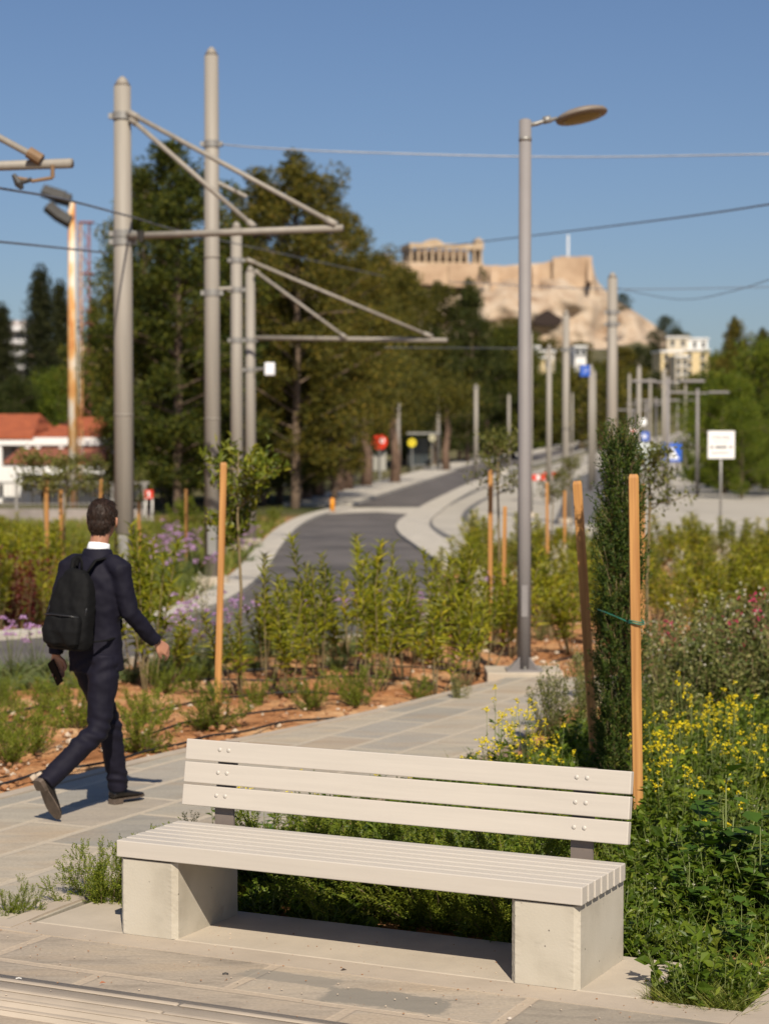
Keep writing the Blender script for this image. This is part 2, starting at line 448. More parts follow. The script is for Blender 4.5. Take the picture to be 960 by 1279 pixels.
lf_red = leafmat('red_leaf', [(0, (.05, .006, .008)), (.6, (.14, .012, .015)), (1, (.12, .09, .02))], .3, .45)
lf_weed = leafmat('weed_leaf', [(0, (.022, .042, .005)), (.45, (.070, .115, .010)), (.8, (.14, .185, .018)), (1, (.30, .28, .07))], .32, .42)
lf_bigw = leafmat('mallow_leaf', [(0, (.03, .07, .008)), (1, (.085, .15, .018))], .25, .6)
lf_grass = leafmat('grass_blade', [(0, (.065, .095, .012)), (.6, (.15, .18, .025)), (1, (.30, .27, .08))], .3, .5)
lf_tul = leafmat('strap_leaf', [(0, (.05, .08, .025)), (.6, (.11, .15, .05)), (1, (.2, .21, .08))], .25, .5)
lf_yel = leafmat('yellow_petal', [(0, (.62, .47, .01)), (1, (.85, .72, .03))], .3, .5, 1.0)
lf_pur = leafmat('purple_petal', [(0, (.36, .19, .46)), (1, (.66, .44, .74))], .35, .5, 1.0)
lf_mag = leafmat('magenta_petal', [(0, (.45, .02, .10)), (1, (.70, .07, .22))], .35, .5, 1.0)
lf_wht = leafmat('white_petal', [(0, (.45, .42, .36)), (1, (.7, .66, .56))], .35, .5, 1.0)
lf_pine = leafmat('pine_foliage', [(0, (.012, .021, .004)), (.45, (.045, .060, .007)), (.8, (.125, .125, .013)), (1, (.22, .15, .022))], .25, .6, spec=.2)
lf_dark = leafmat('dark_evergreen_foliage', [(0, (.010, .018, .004)), (.6, (.030, .040, .006)), (1, (.07, .07, .011))], .15, .65, spec=.2)
lf_olv = leafmat('olive_brown_foliage', [(0, (.018, .022, .004)), (.5, (.068, .068, .009)), (.85, (.15, .12, .015)), (1, (.24, .15, .02))], .25, .6, spec=.2)
lf_brt = leafmat('bright_tree_foliage', [(0, (.03, .055, .005)), (.5, (.09, .125, .010)), (1, (.21, .215, .018))], .3, .55, spec=.2)
lf_cypd = leafmat('dark_cypress_foliage', [(0, (.010, .014, .006)), (.6, (.028, .032, .010)), (1, (.05, .05, .015))], .1, .7, spec=.15)

# ------------------------------------------------------------------ ground
def soil_mat():
    m = bpy.data.materials.new('orange_soil'); ns, lk, b = nodes(m)
    tc = ns.new('ShaderNodeTexCoord')
    n = ns.new('ShaderNodeTexNoise'); n.inputs['Scale'].default_value = 1.3; n.inputs['Detail'].default_value = 9; n.inputs['Roughness'].default_value = .65
    lk.new(tc.outputs['Object'], n.inputs['Vector'])
    r = ramp(ns, [(.3, (.19, .08, .032)), (.46, (.36, .165, .07)), (.58, (.47, .26, .125)), (.74, (.54, .37, .22))])
    lk.new(n.outputs['Fac'], r.inputs['Fac'])
    n2 = ns.new('ShaderNodeTexNoise'); n2.inputs['Scale'].default_value = 26; n2.inputs['Detail'].default_value = 6
    lk.new(tc.outputs['Object'], n2.inputs['Vector'])
    r2 = ramp(ns, [(.3, g3(.62)), (.55, g3(1)), (.75, g3(1.25))]); lk.new(n2.outputs['Fac'], r2.inputs['Fac'])
    mx = ns.new('ShaderNodeMix'); mx.data_type = 'RGBA'; mx.blend_type = 'MULTIPLY'; mx.inputs[0].default_value = 1
    lk.new(r.outputs['Color'], mx.inputs[6]); lk.new(r2.outputs['Color'], mx.inputs[7])
    # far ground: dry grass and scrub
    sp = ns.new('ShaderNodeSeparateXYZ'); lk.new(tc.outputs['Object'], sp.inputs[0])
    mr = ns.new('ShaderNodeMapRange'); mr.inputs[1].default_value = 58; mr.inputs[2].default_value = 66; lk.new(sp.outputs['Y'], mr.inputs[0])
    n4 = ns.new('ShaderNodeTexNoise'); n4.inputs['Scale'].default_value = .12; n4.inputs['Detail'].default_value = 8; lk.new(tc.outputs['Object'], n4.inputs['Vector'])
    r4 = ramp(ns, [(.35, (.05, .055, .02)), (.5, (.11, .10, .045)), (.7, (.24, .19, .11))]); lk.new(n4.outputs['Fac'], r4.inputs['Fac'])
    mf = ns.new('ShaderNodeMix'); mf.data_type = 'RGBA'; lk.new(mr.outputs[0], mf.inputs[0])
    lk.new(mx.outputs[2], mf.inputs[6]); lk.new(r4.outputs['Color'], mf.inputs[7])
    lk.new(mf.outputs[2], b.inputs['Base Color']); b.inputs['Roughness'].default_value = .95
    b.inputs['Specular IOR Level'].default_value = .1
    bp = ns.new('ShaderNodeBump'); bp.inputs['Strength'].default_value = .8; bp.inputs['Distance'].default_value = .02
    lk.new(n2.outputs['Fac'], bp.inputs['Height']); lk.new(bp.outputs['Normal'], b.inputs['Normal'])
    return m
m_soil = soil_mat()
rowsY = [-30, -10, 0, 4] + list(np.arange(6, 20, .075)) + list(np.arange(20, 30, .14)) + list(np.arange(30, 59, .5)) + list(np.arange(60, 401, 5)) + [430, 480, 550, 650, 800, 1000, 1300, 1700, 2300, 3200, 5000]
NC = 230
tt = np.linspace(-1, 1, NC)
Vg = []; 
for y in rowsY:
    W = 12 + max(y, 0) * .8
    for t in tt:
        x = W * (.35 * t + .65 * t ** 5)
        z = rise(y) - .035
        if y < 60:
            if abs(x) < 9 and y > 5:
                q = noise.fractal(Vector((x * .9, y * .9, 3)), 1, 2.2, 5) * .045 + noise.noise(Vector((x * 7, y * 7, 1))) * .016
                z = -.075 + max(-.06, min(q, .06))
            else: z = -.075
        Vg.append((x, float(y), z))
Fg = []
nr = len(rowsY)
for i in range(nr - 1):
    for k in range(NC - 1):
        a = i * NC + k
        Fg.append((a, a + 1, a + NC + 1, a + NC))
g = MB(); g.add(Vg, Fg)
ground = struct(g.build('ground', m_soil, smooth=True))

def clip(poly, y, keep_above):
    out = []
    for i in range(len(poly)):
        a, b = poly[i], poly[(i + 1) % len(poly)]
        ia = (a[1] >= y) == keep_above; ib = (b[1] >= y) == keep_above
        if ia: out.append(a)
        if ia != ib:
            t = (y - a[1]) / (b[1] - a[1]); out.append((a[0] + t * (b[0] - a[0]), y))
    return out
def sheet(name, pts, m, off=0.0, side=.0, kind='structure'):
    """flat-laid surface following the lie of the land; pts are ground points"""
    poly = [(p[0], p[1]) for p in pts]
    ys = [p[1] for p in poly]; b = MB()
    lo, hi = min(ys), max(ys)
    cuts = [lo - 1, 60] + list(np.arange(65, 400, 5)) + list(np.arange(400, 1500, 50))
    cuts = [c for c in cuts if c < hi] + [hi + 1]
    for c0, c1 in zip(cuts, cuts[1:]):
        if c1 < lo: continue
        q = clip(clip(poly, c0, True), c1, False)
        if len(q) >= 3:
            # drop repeats
            r_ = [q[0]]
            for w in q[1:]:
                if abs(w[0] - r_[-1][0]) + abs(w[1] - r_[-1][1]) > 1e-5: r_.append(w)
            if len(r_) >= 3:
                area = sum(r_[i][0] * r_[(i + 1) % len(r_)][1] - r_[(i + 1) % len(r_)][0] * r_[i][1] for i in range(len(r_)))
                if area < 0: r_ = r_[::-1]
                b.add([(x, y, rise(y) + off) for x, y in r_], [tuple(range(len(r_)))])
    if side:
        n = len(poly)
        for i in range(n):
            (x0, y0), (x1, y1) = poly[i], poly[(i + 1) % n]
            b.add([(x0, y0, rise(y0) + off), (x1, y1, rise(y1) + off), (x1, y1, rise(y1) + off - side), (x0, y0, rise(y0) + off - side)], [(0, 1, 2, 3)])
    o = b.build(name, m)
    return struct(o)
def ribbon(name, pts, width, m, h=.12, off=0.0, base=.1, smoothn=6, side=0.0, kindstruct=True, bev=0.0):
    """a kerb or edging: a flat-topped bar following ground points"""
    P_ = spline([Vector((p[0], p[1], 0)) for p in pts], smoothn)
    b = MB(); V = []
    for i, p in enumerate(P_):
        t = (P_[min(i + 1, len(P_) - 1)] - P_[max(i - 1, 0)]); t.z = 0; t.normalize()
        n = Vector((-t.y, t.x, 0))
        z = rise(p.y) + off
        for s_, zz in ((side, z - base), (side, z + h), (side + width, z + h), (side + width, z - base)):
            V.append((p.x + n.x * s_, p.y + n.y * s_, zz))
    F = []
    for i in range(len(P_) - 1):
        for k in range(4):
            a = i * 4 + k; c = i * 4 + (k + 1) % 4
            F.append((a, a + 4, c + 4, c))
    F += [(0, 1, 2, 3), tuple((len(P_) - 1) * 4 + k for k in (3, 2, 1, 0))]
    b.add(V, F)
    return struct(b.build(name, m))
def spline(pts, n):
    if n <= 1 or len(pts) < 3: return pts
    out = []
    Q = [pts[0] * 2 - pts[1]] + list(pts) + [pts[-1] * 2 - pts[-2]]
    for i in range(1, len(Q) - 2):
        for k in range(n):
            t = k / n
            a, b, c, d = Q[i - 1], Q[i], Q[i + 1], Q[i + 2]
            out.append(.5 * ((2 * b) + (c - a) * t + (2 * a - 5 * b + 4 * c - d) * t * t + (3 * b - a - 3 * c + d) * t ** 3))
    out.append(pts[-1])
    return out

# near pavement in front of the bench, with the border strip to the right of the bed
pA = UV(-1.15, .0); pB = UV(-.62, .0)
tip = G(14, 1160)
near_poly = [UV(12, .0), UV(-.665, .0), UV(-.665, 5.5), UV(-9, 5.5), UV(-9, -9), UV(12, -9)]
struct(sheet('pavement', near_poly, m_slab, 0.0, .12))
# pale concrete kerb that edges the bed, 4 mm proud of the slabs
b = MB(); b.box(-.66, 4.2, -.17, -.001, -.05, .004, BM)
m_edge = mat('beige_edge_stone', (.40, .335, .265), .8, var=.10, scale=2.5, bump=.3, bscale=50, dist=.004)
struct(b.build('pavement_kerb', m_edge))
b = MB(); b.box(-.84, -.664, -.17, 5.4, -.05, .004, BM)
struct(b.build('pavement_kerb', m_edge))
# tactile guiding strip: a band of parallel raised ribs
b = MB()
VT = [(G(0, yy_) - B0).dot(V_) for yy_ in (1224, 1236, 1248, 1260)]
b.box(-3, 9, VT[-1] - .07, VT[0] + .07, -.01, .0015, BM)
for k in range(4):
    v = VT[k]
    for j in range(-3, 10):
        u0 = j * 1.02 + .3
        b.tube([UV(u0, v, .002), UV(u0 + .012, v, .004), UV(u0 + 1.0, v, .004), UV(u0 + 1.012, v, .002)], [(.014, .002), (.018, .0042), (.018, .0042), (.014, .002)], 10, up=(0, 0, 1))
struct(b.build('tactile_paving_strip', m_edge, smooth=True))
# path
e_near = [tip, G(150, 1107), G(600, 947), G(722, 872)]
e_far = [G(560, 868), G(480, 888), G(340, 918), G(220, 942), G(0, 998)]
dirp = (e_far[-1] - e_far[-2]).normalized()
bend_r = [Vector((2.3, 17.6, 0)), Vector((9, 19.0, 0)), Vector((9, 21.6, 0)), G(726, 845), G(632, 846)]
tt0 = -(e_far[-1] - B0).dot(V_) / dirp.dot(V_)
END = e_far[-1] + dirp * (tt0 - .01)
tip = tip - V_ * ((tip - B0).dot(V_) - .004)
path_poly = [tip] + e_near[1:] + bend_r + e_far + [END]
path_poly = [p for p in path_poly]
struct(sheet('path', path_poly, m_path, -.003, .12))
ribbon('path_kerb', e_near[:], .09, m_edge, h=.0075, off=.0, base=.1, smoothn=4)
ribbon('path_kerb', [END] + e_far[::-1] + [G(625, 852)], .10, m_edge, h=.006, off=.0, base=.1, smoothn=4)

# soil clods and small stones lying on the beds
b = MB()
rs = random.Random(3)
ico = [(0, 0, 1), (.9, 0, .4), (.28, .85, .45), (-.72, .53, .4), (-.72, -.53, .5), (.28, -.85, .4), (.72, .53, -.4), (-.28, .85, -.45), (-.9, 0, -.4), (-.28, -.85, -.4), (.72, -.53, -.5), (0, 0, -1)]
icf = [(0, 1, 2), (0, 2, 3), (0, 3, 4), (0, 4, 5), (0, 5, 1), (1, 6, 2), (2, 7, 3), (3, 8, 4), (4, 9, 5), (5, 10, 1), (6, 7, 2), (7, 8, 3), (8, 9, 4), (9, 10, 5), (10, 6, 1), (6, 11, 7), (7, 11, 8), (8, 11, 9), (9, 11, 10), (10, 11, 6)]
def side_of_path(p):   # > 0 beyond the path's far edge
    a, c = e_far[-1], e_far[1]
    n_ = Vector((-(c - a).y, (c - a).x, 0)).normalized()
    return (Vector((p[0], p[1], 0)) - a).dot(n_)
for _ in range(7000):
    y = rs.uniform(11.5, 26); x = rs.uniform(-.26, .26) * y
    if side_of_path((x, y)) < .12: continue
    if y > 17 and x > .8 and y < 21 and x < 9: 
        if y < 19.5: continue
    s_ = rs.choice([.006, .009, .012, .018, .03]) * rs.uniform(.7, 1.4)
    M_ = Matrix.Rotation(rs.uniform(0, 6), 3, 'Z') @ Matrix.Diagonal((1, rs.uniform(.6, 1), rs.uniform(.5, .8)))
    b.add([tuple(M_ @ (Vector(v) * s_ * rs.uniform(.8, 1.2)) + Vector((x, y, -.06 + s_ * .3))) for v in ico], icf, 0 if rs.random() < .75 else 1)
m_clod = mat('soil_clod', (.34, .17, .08), .95, var=.25, scale=5)
m_peb = mat('pale_pebble', (.52, .42, .32), .85, var=.2, scale=5)
o = b.build('gravel', [m_clod, m_peb]); tag(o, 'orange soil clods and pale pebbles strewn over the planted bed', 'gravel', kind='stuff')

# ---- roads beyond the beds
def Gs(l): return [G(*p) for p in l]
kerbL = Gs([(-60, 806), (0, 800), (130, 789), (220, 772), (285, 752), (331, 716), (350, 686), (372, 660), (400, 645), (440, 634)])
kerbLsp = spline([Vector(p) for p in kerbL], 5)
medR = Gs([(550, 705), (524, 688), (498, 668), (496, 655), (512, 643), (545, 624), (590, 603), (625, 592)])
medsp = spline([Vector(p) for p in medR], 5)
nearE = Gs([(556, 730), (545, 762), (500, 786), (400, 800), (220, 818), (0, 838), (-60, 845)])
cross = Gs([(440, 634), (400, 642), (412, 646), (505, 648), (512, 643)])
road1 = kerbLsp + Gs([(470, 637), (515, 641)]) + [p for p in medsp if p.y < G(512, 643).y - .1][::-1] + nearE
struct(sheet('road', road1, m_asph, .0, .1))
struct(sheet('road_crossing_strip', Gs([(395, 643), (436, 634), (528, 634), (514, 643), (470, 640)]), m_conc_lt, .012))
upL = Gs([(440, 632), (500, 612), (560, 592), (592, 580), (660, 569), (712, 558), (765, 546)])
upR = Gs([(765, 553), (712, 569), (660, 583), (625, 592), (590, 603), (545, 624), (525, 634)])
struct(sheet('road', spline([Vector(p) for p in upL], 4) + spline([Vector(p) for p in upR], 4), m_asph, .004))
ribbon('road_kerb', Gs([(-60, 806), (0, 800), (130, 789), (220, 772), (285, 752), (331, 716), (350, 686), (372, 660), (400, 645), (440, 634)]), .50, m_conc_lt, h=.06, off=.0, base=.12, smoothn=5)
ribbon('road_kerb', Gs([(552, 708), (524, 688), (498, 668), (496, 655), (512, 643), (545, 624), (590, 603), (625, 592)]), -.9, m_conc_lt, h=.07, off=.0, base=.1, smoothn=5)
ribbon('road_kerb', upL, 2.6, m_conc_lt, h=.12, off=.0, base=.3, smoothn=4)
ribbon('road_kerb', Gs([(625, 592), (660, 583), (712, 569), (765, 553)]), -.4, m_conc_lt, h=.35, off=.0, base=.3, smoothn=4)
ribbon('bed_kerb', nearE, -.12, m_edge, h=.012, off=.0, base=.1, smoothn=4)
# tram plaza, rails, right hand promenade
plaza = Gs([(560, 678), (535, 668), (515, 656), (530, 642), (560, 624), (600, 603), (640, 594), (700, 577), (765, 556), (790, 549), (858, 541), (873, 541), (880, 556), (905, 588)]) + [Vector((34, 120, 0)), Vector((60, 118, 0)), Vector((60, 62, 0)), Vector((24, 47, 0)), Vector((10, 46, 0))]
struct(sheet('plaza', plaza, m_plaza, .004, .1))
for c in ([(566, 672), (540, 655), (548, 640), (580, 622), (615, 606), (660, 592), (720, 575), (765, 560)], [(610, 664), (586, 650), (590, 636), (612, 622), (650, 606), (700, 590), (750, 570)]):
    ribbon('tram_rail_groove', Gs(c), .22, m_asph_far, h=.006, off=.004, base=.0, smoothn=5)
struct(sheet('road', Gs([(690, 655), (712, 600), (745, 585), (765, 590), (752, 655)]), m_asph_far, .012))
ribbon('plaza_kerb', Gs([(806, 560), (822, 553), (850, 543), (858, 540)]), .5, m_conc_lt, h=.4, off=0, base=.3, smoothn=3)
ribbon('plaza_kerb', Gs([(990, 607), (930, 601), (880, 594), (868, 580), (872, 560), (874, 545)]), -.3, m_conc_lt, h=.14, off=0, base=.3, smoothn=3)
# green verge beyond the road on the left
m_verge = mat('verge_grass_ground', (.085, .10, .03), .95, var=.3, scale=1.5)

# ---- drip hoses on the soil
def hose(pts, label):
    P_ = spline([G(*p, -.04) for p in pts], 6)
    P_ = [Vector((p.x, p.y, -.045 + .012 * noise.noise(p * 2) + .012)) for p in P_]
    b = MB(); b.tube(P_, .0095, 6)
    tag(b.build('irrigation_hose', m_black, smooth=True), label, 'irrigation hose', 'black drip hoses lying on the orange soil')
hose([(-20, 988), (30, 973), (62, 962), (110, 957), (150, 949), (187, 939), (225, 930), (262, 920), (300, 915), (360, 903), (420, 897)], 'black drip hose running closest to the edge of the paved path')
hose([(120, 928), (175, 921), (240, 902), (300, 893), (370, 886)], 'black drip hose curving between the junipers behind the backrest')
hose([(-20, 906), (20, 903), (56, 896), (120, 886)], 'black drip hose on bare soil left of the walking man, lower of two')
hose([(-20, 894), (20, 889), (47, 884), (90, 872)], 'black drip hose on bare soil left of the walking man, upper of two')
hose([(150, 897), (187, 892), (244, 878), (300, 870), (380, 866), (460, 872)], 'black drip hose passing in front of the wooden stake foot')
hose([(190, 856), (215, 853), (265, 850), (340, 851), (420, 846), (500, 848), (560, 862)], 'black drip hose winding among the stems of the yellow-green shrubs')
hose([(300, 838), (380, 835), (470, 832), (560, 838), (600, 842)], 'black drip hose farthest back under the row of young shrubs')
hose([(690, 826), (760, 815), (840, 812), (930, 806)], 'black drip hose on soil behind the grey lamp post')

# ------------------------------------------------------------------ bench
bench = thing('park_bench', 'long cream slatted bench with low backrest on two concrete blocks', 'bench', tuple(B0), 0)
bench.matrix_world = BM
LB = 2.17
def lb(o): return o
b = MB(); b.box(-.245, LB + .45, .004, .60, -.2, .0045)
slab = b.build('bench_slab', m_conc)
slab.matrix_world = BM
bv = slab.modifiers.new('bevel', 'BEVEL'); bv.width = .01; bv.segments = 2
struct(slab)
def block(u0):
    """cast block with rough chamfered corners"""
    b = MB(); w, dp, h, c = .293, .555, .338, .022
    ring = [(c, 0), (w - c, 0), (w, c), (w, dp - c), (w - c, dp), (c, dp), (0, dp - c), (0, c)]
    fine = []
    for i in range(8):
        a, e = ring[i], ring[(i + 1) % 8]
        n = 10 if i % 2 == 0 else 3
        for k in range(n): fine.append((a[0] + (e[0] - a[0]) * k / n, a[1] + (e[1] - a[1]) * k / n, i % 2))
    nz = 30; V = []; n = len(fine)
    for j in range(nz + 1):
        z = .0045 + (h - .0045) * j / nz
        for (x, y, ch) in fine:
            q = .0004 * noise.noise(Vector((x * 12 + u0, y * 12, z * 12)))
            if ch or (min(x, w - x) < .035 and min(y, dp - y) < .035): q += .0016 * noise.noise(Vector((x * 120, y * 120 + u0, z * 130)))
            cx, cy = x - w / 2, y - dp / 2
            l = math.hypot(cx, cy)
            V.append((u0 + x + cx / l * q, y + cy / l * q, z))
    F = [(j * n + k, j * n + (k + 1) % n, (j + 1) * n + (k + 1) % n, (j + 1) * n + k) for j in range(nz) for k in range(n)]
    F.append(tuple(nz * n + k for k in range(n)))
    b.add(V, F)
    o = b.build('leg', m_block, bench)
    return o
block(.0); block(LB - .305)
b = MB()
pitch = .0765; sw = .060; zt = .42; th = .074
for k in range(7):
    v0 = -.012 + k * pitch
    b.box(-.018, LB - .006, v0, v0 + sw, zt - th, zt)
o = b.build('seat', m_paint, bench, bevel=.004)
for u in (.12, LB - .15):
    b = MB(); b.box(u - .02, u + .02, .03, .50, .338, zt - th - .0005); b.build('seat_spacer', m_steel_br, bench)
# backrest: three boards leaning back
LEAN = R(9)
def back_M(v0, z0): return Matrix.Translation((0, v0, z0)) @ Matrix.Rotation(-LEAN, 4, 'X')
BMk = back_M(.565, .484)
b = MB()
for k in range(3):
    z0 = k * .1055
    b.box(-.012, LB + .004, -.018, .018, z0, z0 + .096, BMk)
back = b.build('backrest', m_paint, bench, bevel=.004)
for u0 in (.155, LB - .155 - .10):
    b = MB(); b.box(u0, u0 + .10, .0185, .030, -.0, .31, BMk)
    b.box(u0, u0 + .10, .583, .596, .30, .484)
    b.box(u0, u0 + .10, .44, .596, .338, .3455)
    b.build('backrest_bracket', m_steel_br, bench)
    for k in range(3):
        for du in (.028, .075):
            b = MB(); c = BMk @ Vector((u0 + du, -.018, k * .1055 + .055))
            b.ell(c, (.0105, .006, .0105), 12, 6)
            b.build('bolt', m_bolt, back, smooth=True)

b = MB(); rs = random.Random(31)
for _ in range(420):
    u, v = rs.uniform(-.6, 3.2), -abs(rs.gauss(0, .55)) if rs.random() < .7 else rs.uniform(.02, .5)
    if v > 0 and (u < .3 or u > LB - .31): continue
    s_ = rs.choice([.0018, .0025, .0035, .005]); p = UV(u, v, .0065)
    M_ = Matrix.Rotation(rs.uniform(0, 6), 3, 'Z') @ Matrix.Diagonal((1, rs.uniform(.5, 1), .5))
    b.add([tuple(M_ @ (Vector(q) * s_) + p) for q in ico], icf, 0 if rs.random() < .6 else 1)
tag(b.build('grit', [m_clod, m_peb]), 'fine grit and soil crumbs scattered over the pavement around the bench', 'grit', kind='stuff')
# debris: a leaf and bits on the slabs
for i, (px, py, c, lab, cat) in enumerate([(803, 1228, (.20, .08, .03), 'small brown dry leaf on the slab end beside the weeds', 'dry leaf'),
                              (425, 1214, (.05, .035, .03), 'dark curled dry leaf on the pavement in front of the bench', 'dry leaf'),
                              (278, 1218, (.03, .03, .03), 'tiny dark twig on the paving left of the slate patch', 'twig'),
                              (124, 1232, (.45, .16, .08), 'orange scrap of leaf on the tactile ribs', 'dry leaf'),
                              (20, 1226, (.6, .58, .55), 'white cigarette end on the tactile ribs', 'cigarette end'),
                              (636, 1274, (.5, .44, .38), 'pale pebble near the bottom edge of the pavement', 'pebble')]):
    b = MB(); c0 = G(px, py) + Vector((0, 0, .012 if i in (3, 4) else .006))
    if cat == 'dry leaf':
        b.leaves([tuple(c0)] , [(1, .35, .15)], .028, .013, .3)
    elif cat == 'pebble': b.ell(c0, (.009, .008, .006), 8, 6)
    else: b.tube([c0, c0 + Vector((.012, .004, .002)), c0 + Vector((.024, .0, .0))], .003, 6)
    nm = {'dry leaf': 'dry_leaf', 'twig': 'twig', 'cigarette end': 'cigarette_end', 'pebble': 'pebble'}[cat]
    tag(b.build(nm, mat('litter_%d' % i, c, .7)), lab, cat)

# ------------------------------------------------------------------ walking man
m_skin = mat('skin', (.39, .185, .115), .5, var=.1, scale=10)
m_suit = mat('navy_suit_cloth', (.0062, .0054, .0138), .75, var=.12, scale=6, bump=.12, bscale=14, dist=.012, spec=.22)
m_shirt = mat('white_shirt', (.74, .76, .80), .7, var=.03)
m_shoe = mat('black_leather', (.012, .009, .008), .28, var=.1)
m_sole = mat('worn_shoe_sole', (.11, .08, .06), .6, var=.25, scale=20)
m_hair = mat('dark_brown_hair', (.024, .011, .006), .6, var=.3, scale=38, col2=(.010, .005, .003), bump=.12, bscale=120, dist=.003, spec=.3)
m_bag = mat('black_nylon', (.004, .004, .0045), .8, var=.1, scale=8, bump=.35, bscale=16, dist=.014, spec=.18)
m_phone = mat('black_phone_glass', (.0015, .0015, .0022), .6, spec=.12)

def fuse(b, name, m, parent, vox, smooth_it=4, fac=.5, disp=None, matidx=None):
    """weld overlapping volumes into one continuous skin"""
    me = b.mesh(name + '_raw')
    t = bpy.data.objects.new('tmp', me); COL.objects.link(t)
    r = t.modifiers.new('r', 'REMESH'); r.mode = 'VOXEL'; r.voxel_size = vox; r.use_smooth_shade = True
    s = t.modifiers.new('s', 'SMOOTH'); s.iterations = smooth_it; s.factor = fac
    dg = bpy.context.evaluated_depsgraph_get(); dg.update()
    me2 = bpy.data.meshes.new_from_object(t.evaluated_get(dg))
    bpy.data.objects.remove(t); bpy.data.meshes.remove(me)
    if disp:
        n = len(me2.vertices); co = np.empty(n * 3); me2.vertices.foreach_get('co', co); co = co.reshape(-1, 3)
        nr_ = np.empty(n * 3); me2.vertices.foreach_get('normal', nr_); nr_ = nr_.reshape(-1, 3)
        for i in range(n):
            d_ = disp(co[i]); co[i] += nr_[i] * d_
        me2.vertices.foreach_set('co', co.ravel()); me2.update()
    me2.polygons.foreach_set('use_smooth', [True] * len(me2.polygons))
    me2.materials.clear(); me2.materials.append(m)
    me2.name = name
    o = bpy.data.objects.new(name, me2); COL.objects.link(o)
    if parent is not None: o.parent = parent
    return o

PD = 11.72
man_loc = Vector((X(113, PD), PD, 0.0))
MR = R(-30)
J = dict(pel=(0, .03, .95), wai=(0, .045, 1.10), che=(0, .045, 1.30), upc=(0, .05, 1.43), nek=(0, .075, 1.535), hed=(.002, .115, 1.725),
         shR=(.175, .035, 1.465), elR=(.225, .075, 1.185), wrR=(.285, .255, 1.00), haR=(.315, .325, .945),
         shL=(-.175, .035, 1.465), elL=(-.232, -.03, 1.185), wrL=(-.235, -.035, .925), haL=(-.235, -.02, .85),
         hiR=(.09, .02, .93), knR=(.085, -.045, .50), anR=(.0, -.40, .245),
         hiL=(-.09, .04, .93), knL=(-.04, .225, .50), anL=(-.055, .325, .095))
J = {k: Vector(v) for k, v in J.items()}
def lerp(a, b_, t): return a + (b_ - a) * t

# head, neck, hands and the figure beneath the clothes: one continuous body
b = MB()
Hd = J['hed']; HR = Matrix.Rotation(R(16), 3, 'Z') @ Matrix.Rotation(R(-4), 3, 'X')
def H(x, y, z): return Hd + HR @ Vector((x, y, z))
b.ell(H(0, -.012, .02), (.074, .094, .092), 18, 14, HR)
b.ell(H(0, .035, -.035), (.056, .062, .078), 14, 10, HR)
b.ell(H(0, .055, -.085), (.030, .026, .024), 10, 8, HR)
b.tube([H(0, .092, .012), H(0, .118, -.026), H(0, .106, -.036)], [.009, .014, .011], 8)
b.ell(H(.03, .083, .014), (.014, .010, .008), 8, 6, HR); b.ell(H(-.03, .083, .014), (.014, .010, .008), 8, 6, HR)
b.ell(H(0, .092, -.060), (.022, .010, .009), 8, 6, HR)
b.ell(H(0, .085, .034), (.046, .012, .009), 8, 6, HR)
for s_ in (-1, 1):
    M_ = HR @ Matrix.Rotation(s_ * R(24), 3, 'Z') @ Matrix.Rotation(R(12), 3, 'X')
    b.ell(H(s_ * .087, .000, -.012), (.009, .023, .034), 10, 8, M_)
    b.ell(H(s_ * .080, .008, -.036), (.008, .011, .012), 8, 6, M_)
b.tube([J['nek'] + Vector((0, -.012, -.06)), J['nek'] + Vector((0, -.005, .02)), H(0, -.02, -.055)], [.066, .056, .056], 14)
b.tube([J['pel'] + Vector((0, 0, -.08)), J['wai'], J['che'], J['upc']], [(.13, .09), (.125, .085), (.14, .095), (.11, .08)], 14, up=(0, 1, 0))
def hand(wr, ha, pn, side, curl, grip=False):
    """palm with four unequal bent fingers and a thumb off its side; pn = direction the palm faces"""
    ax = (ha - wr).normalized(); pn = (pn - ax * pn.dot(ax)).normalized(); lat = ax.cross(pn) * side
    b.tube([wr - ax * .05, wr, wr + ax * .03], [(.028, .021), (.027, .019), (.03, .016)], 12, up=pn)
    b.tube([wr + ax * .015, wr + ax * .05, wr + ax * .092], [(.032, .015), (.041, .0145), (.040, .012)], 12, up=pn)
    for k, (o_, ln) in enumerate([(.031, .070), (.0105, .080), (-.0105, .074), (-.031, .058)]):
        base = wr + ax * (.088 - .004 * abs(k - 1.2)) + lat * o_
        p = base - ax * .02; pts = [p, base]; d = ax.copy(); ang = curl * (.7 + .1 * k)
        for f in (.42, .32, .26):
            d = (d * math.cos(ang) + pn * math.sin(ang)).normalized() if f != .42 else (ax * math.cos(ang * .7) + pn * math.sin(ang * .7)).normalized()
            base = base + d * ln * f; pts.append(base)
            pq = (pn * math.cos(ang) - ax * math.sin(ang))
            ax2 = d
            d = (d + pn * curl * .55 - ax * curl * .12).normalized()
        b.tube(pts, [.0095, .0095, .009, .008, .0066], 8)
    tb = wr + ax * .03 + lat * .030
    b.tube([tb - ax * .01 - lat * .012, tb + ax * .012 + lat * .012 + pn * .008, tb + ax * .042 + lat * .022 + pn * .022, tb + ax * .066 + lat * .014 + pn * .034], [.014, .0125, .0105, .0085], 8)
hand(J['wrR'], J['haR'], Vector((-.8, .1, -.25)), -1, .62)
hand(J['wrL'], J['haL'], Vector((.5, -.85, 0)), -1, .55)
for s_, hp, kn, an in ((1, 'hiR', 'knR', 'anR'), (-1, 'hiL', 'knL', 'anL')):
    b.tube([J[hp], lerp(J[hp], J[kn], .5), J[kn], lerp(J[kn], J[an], .35), J[an]], [.075, .062, .045, .047, .033], 12)
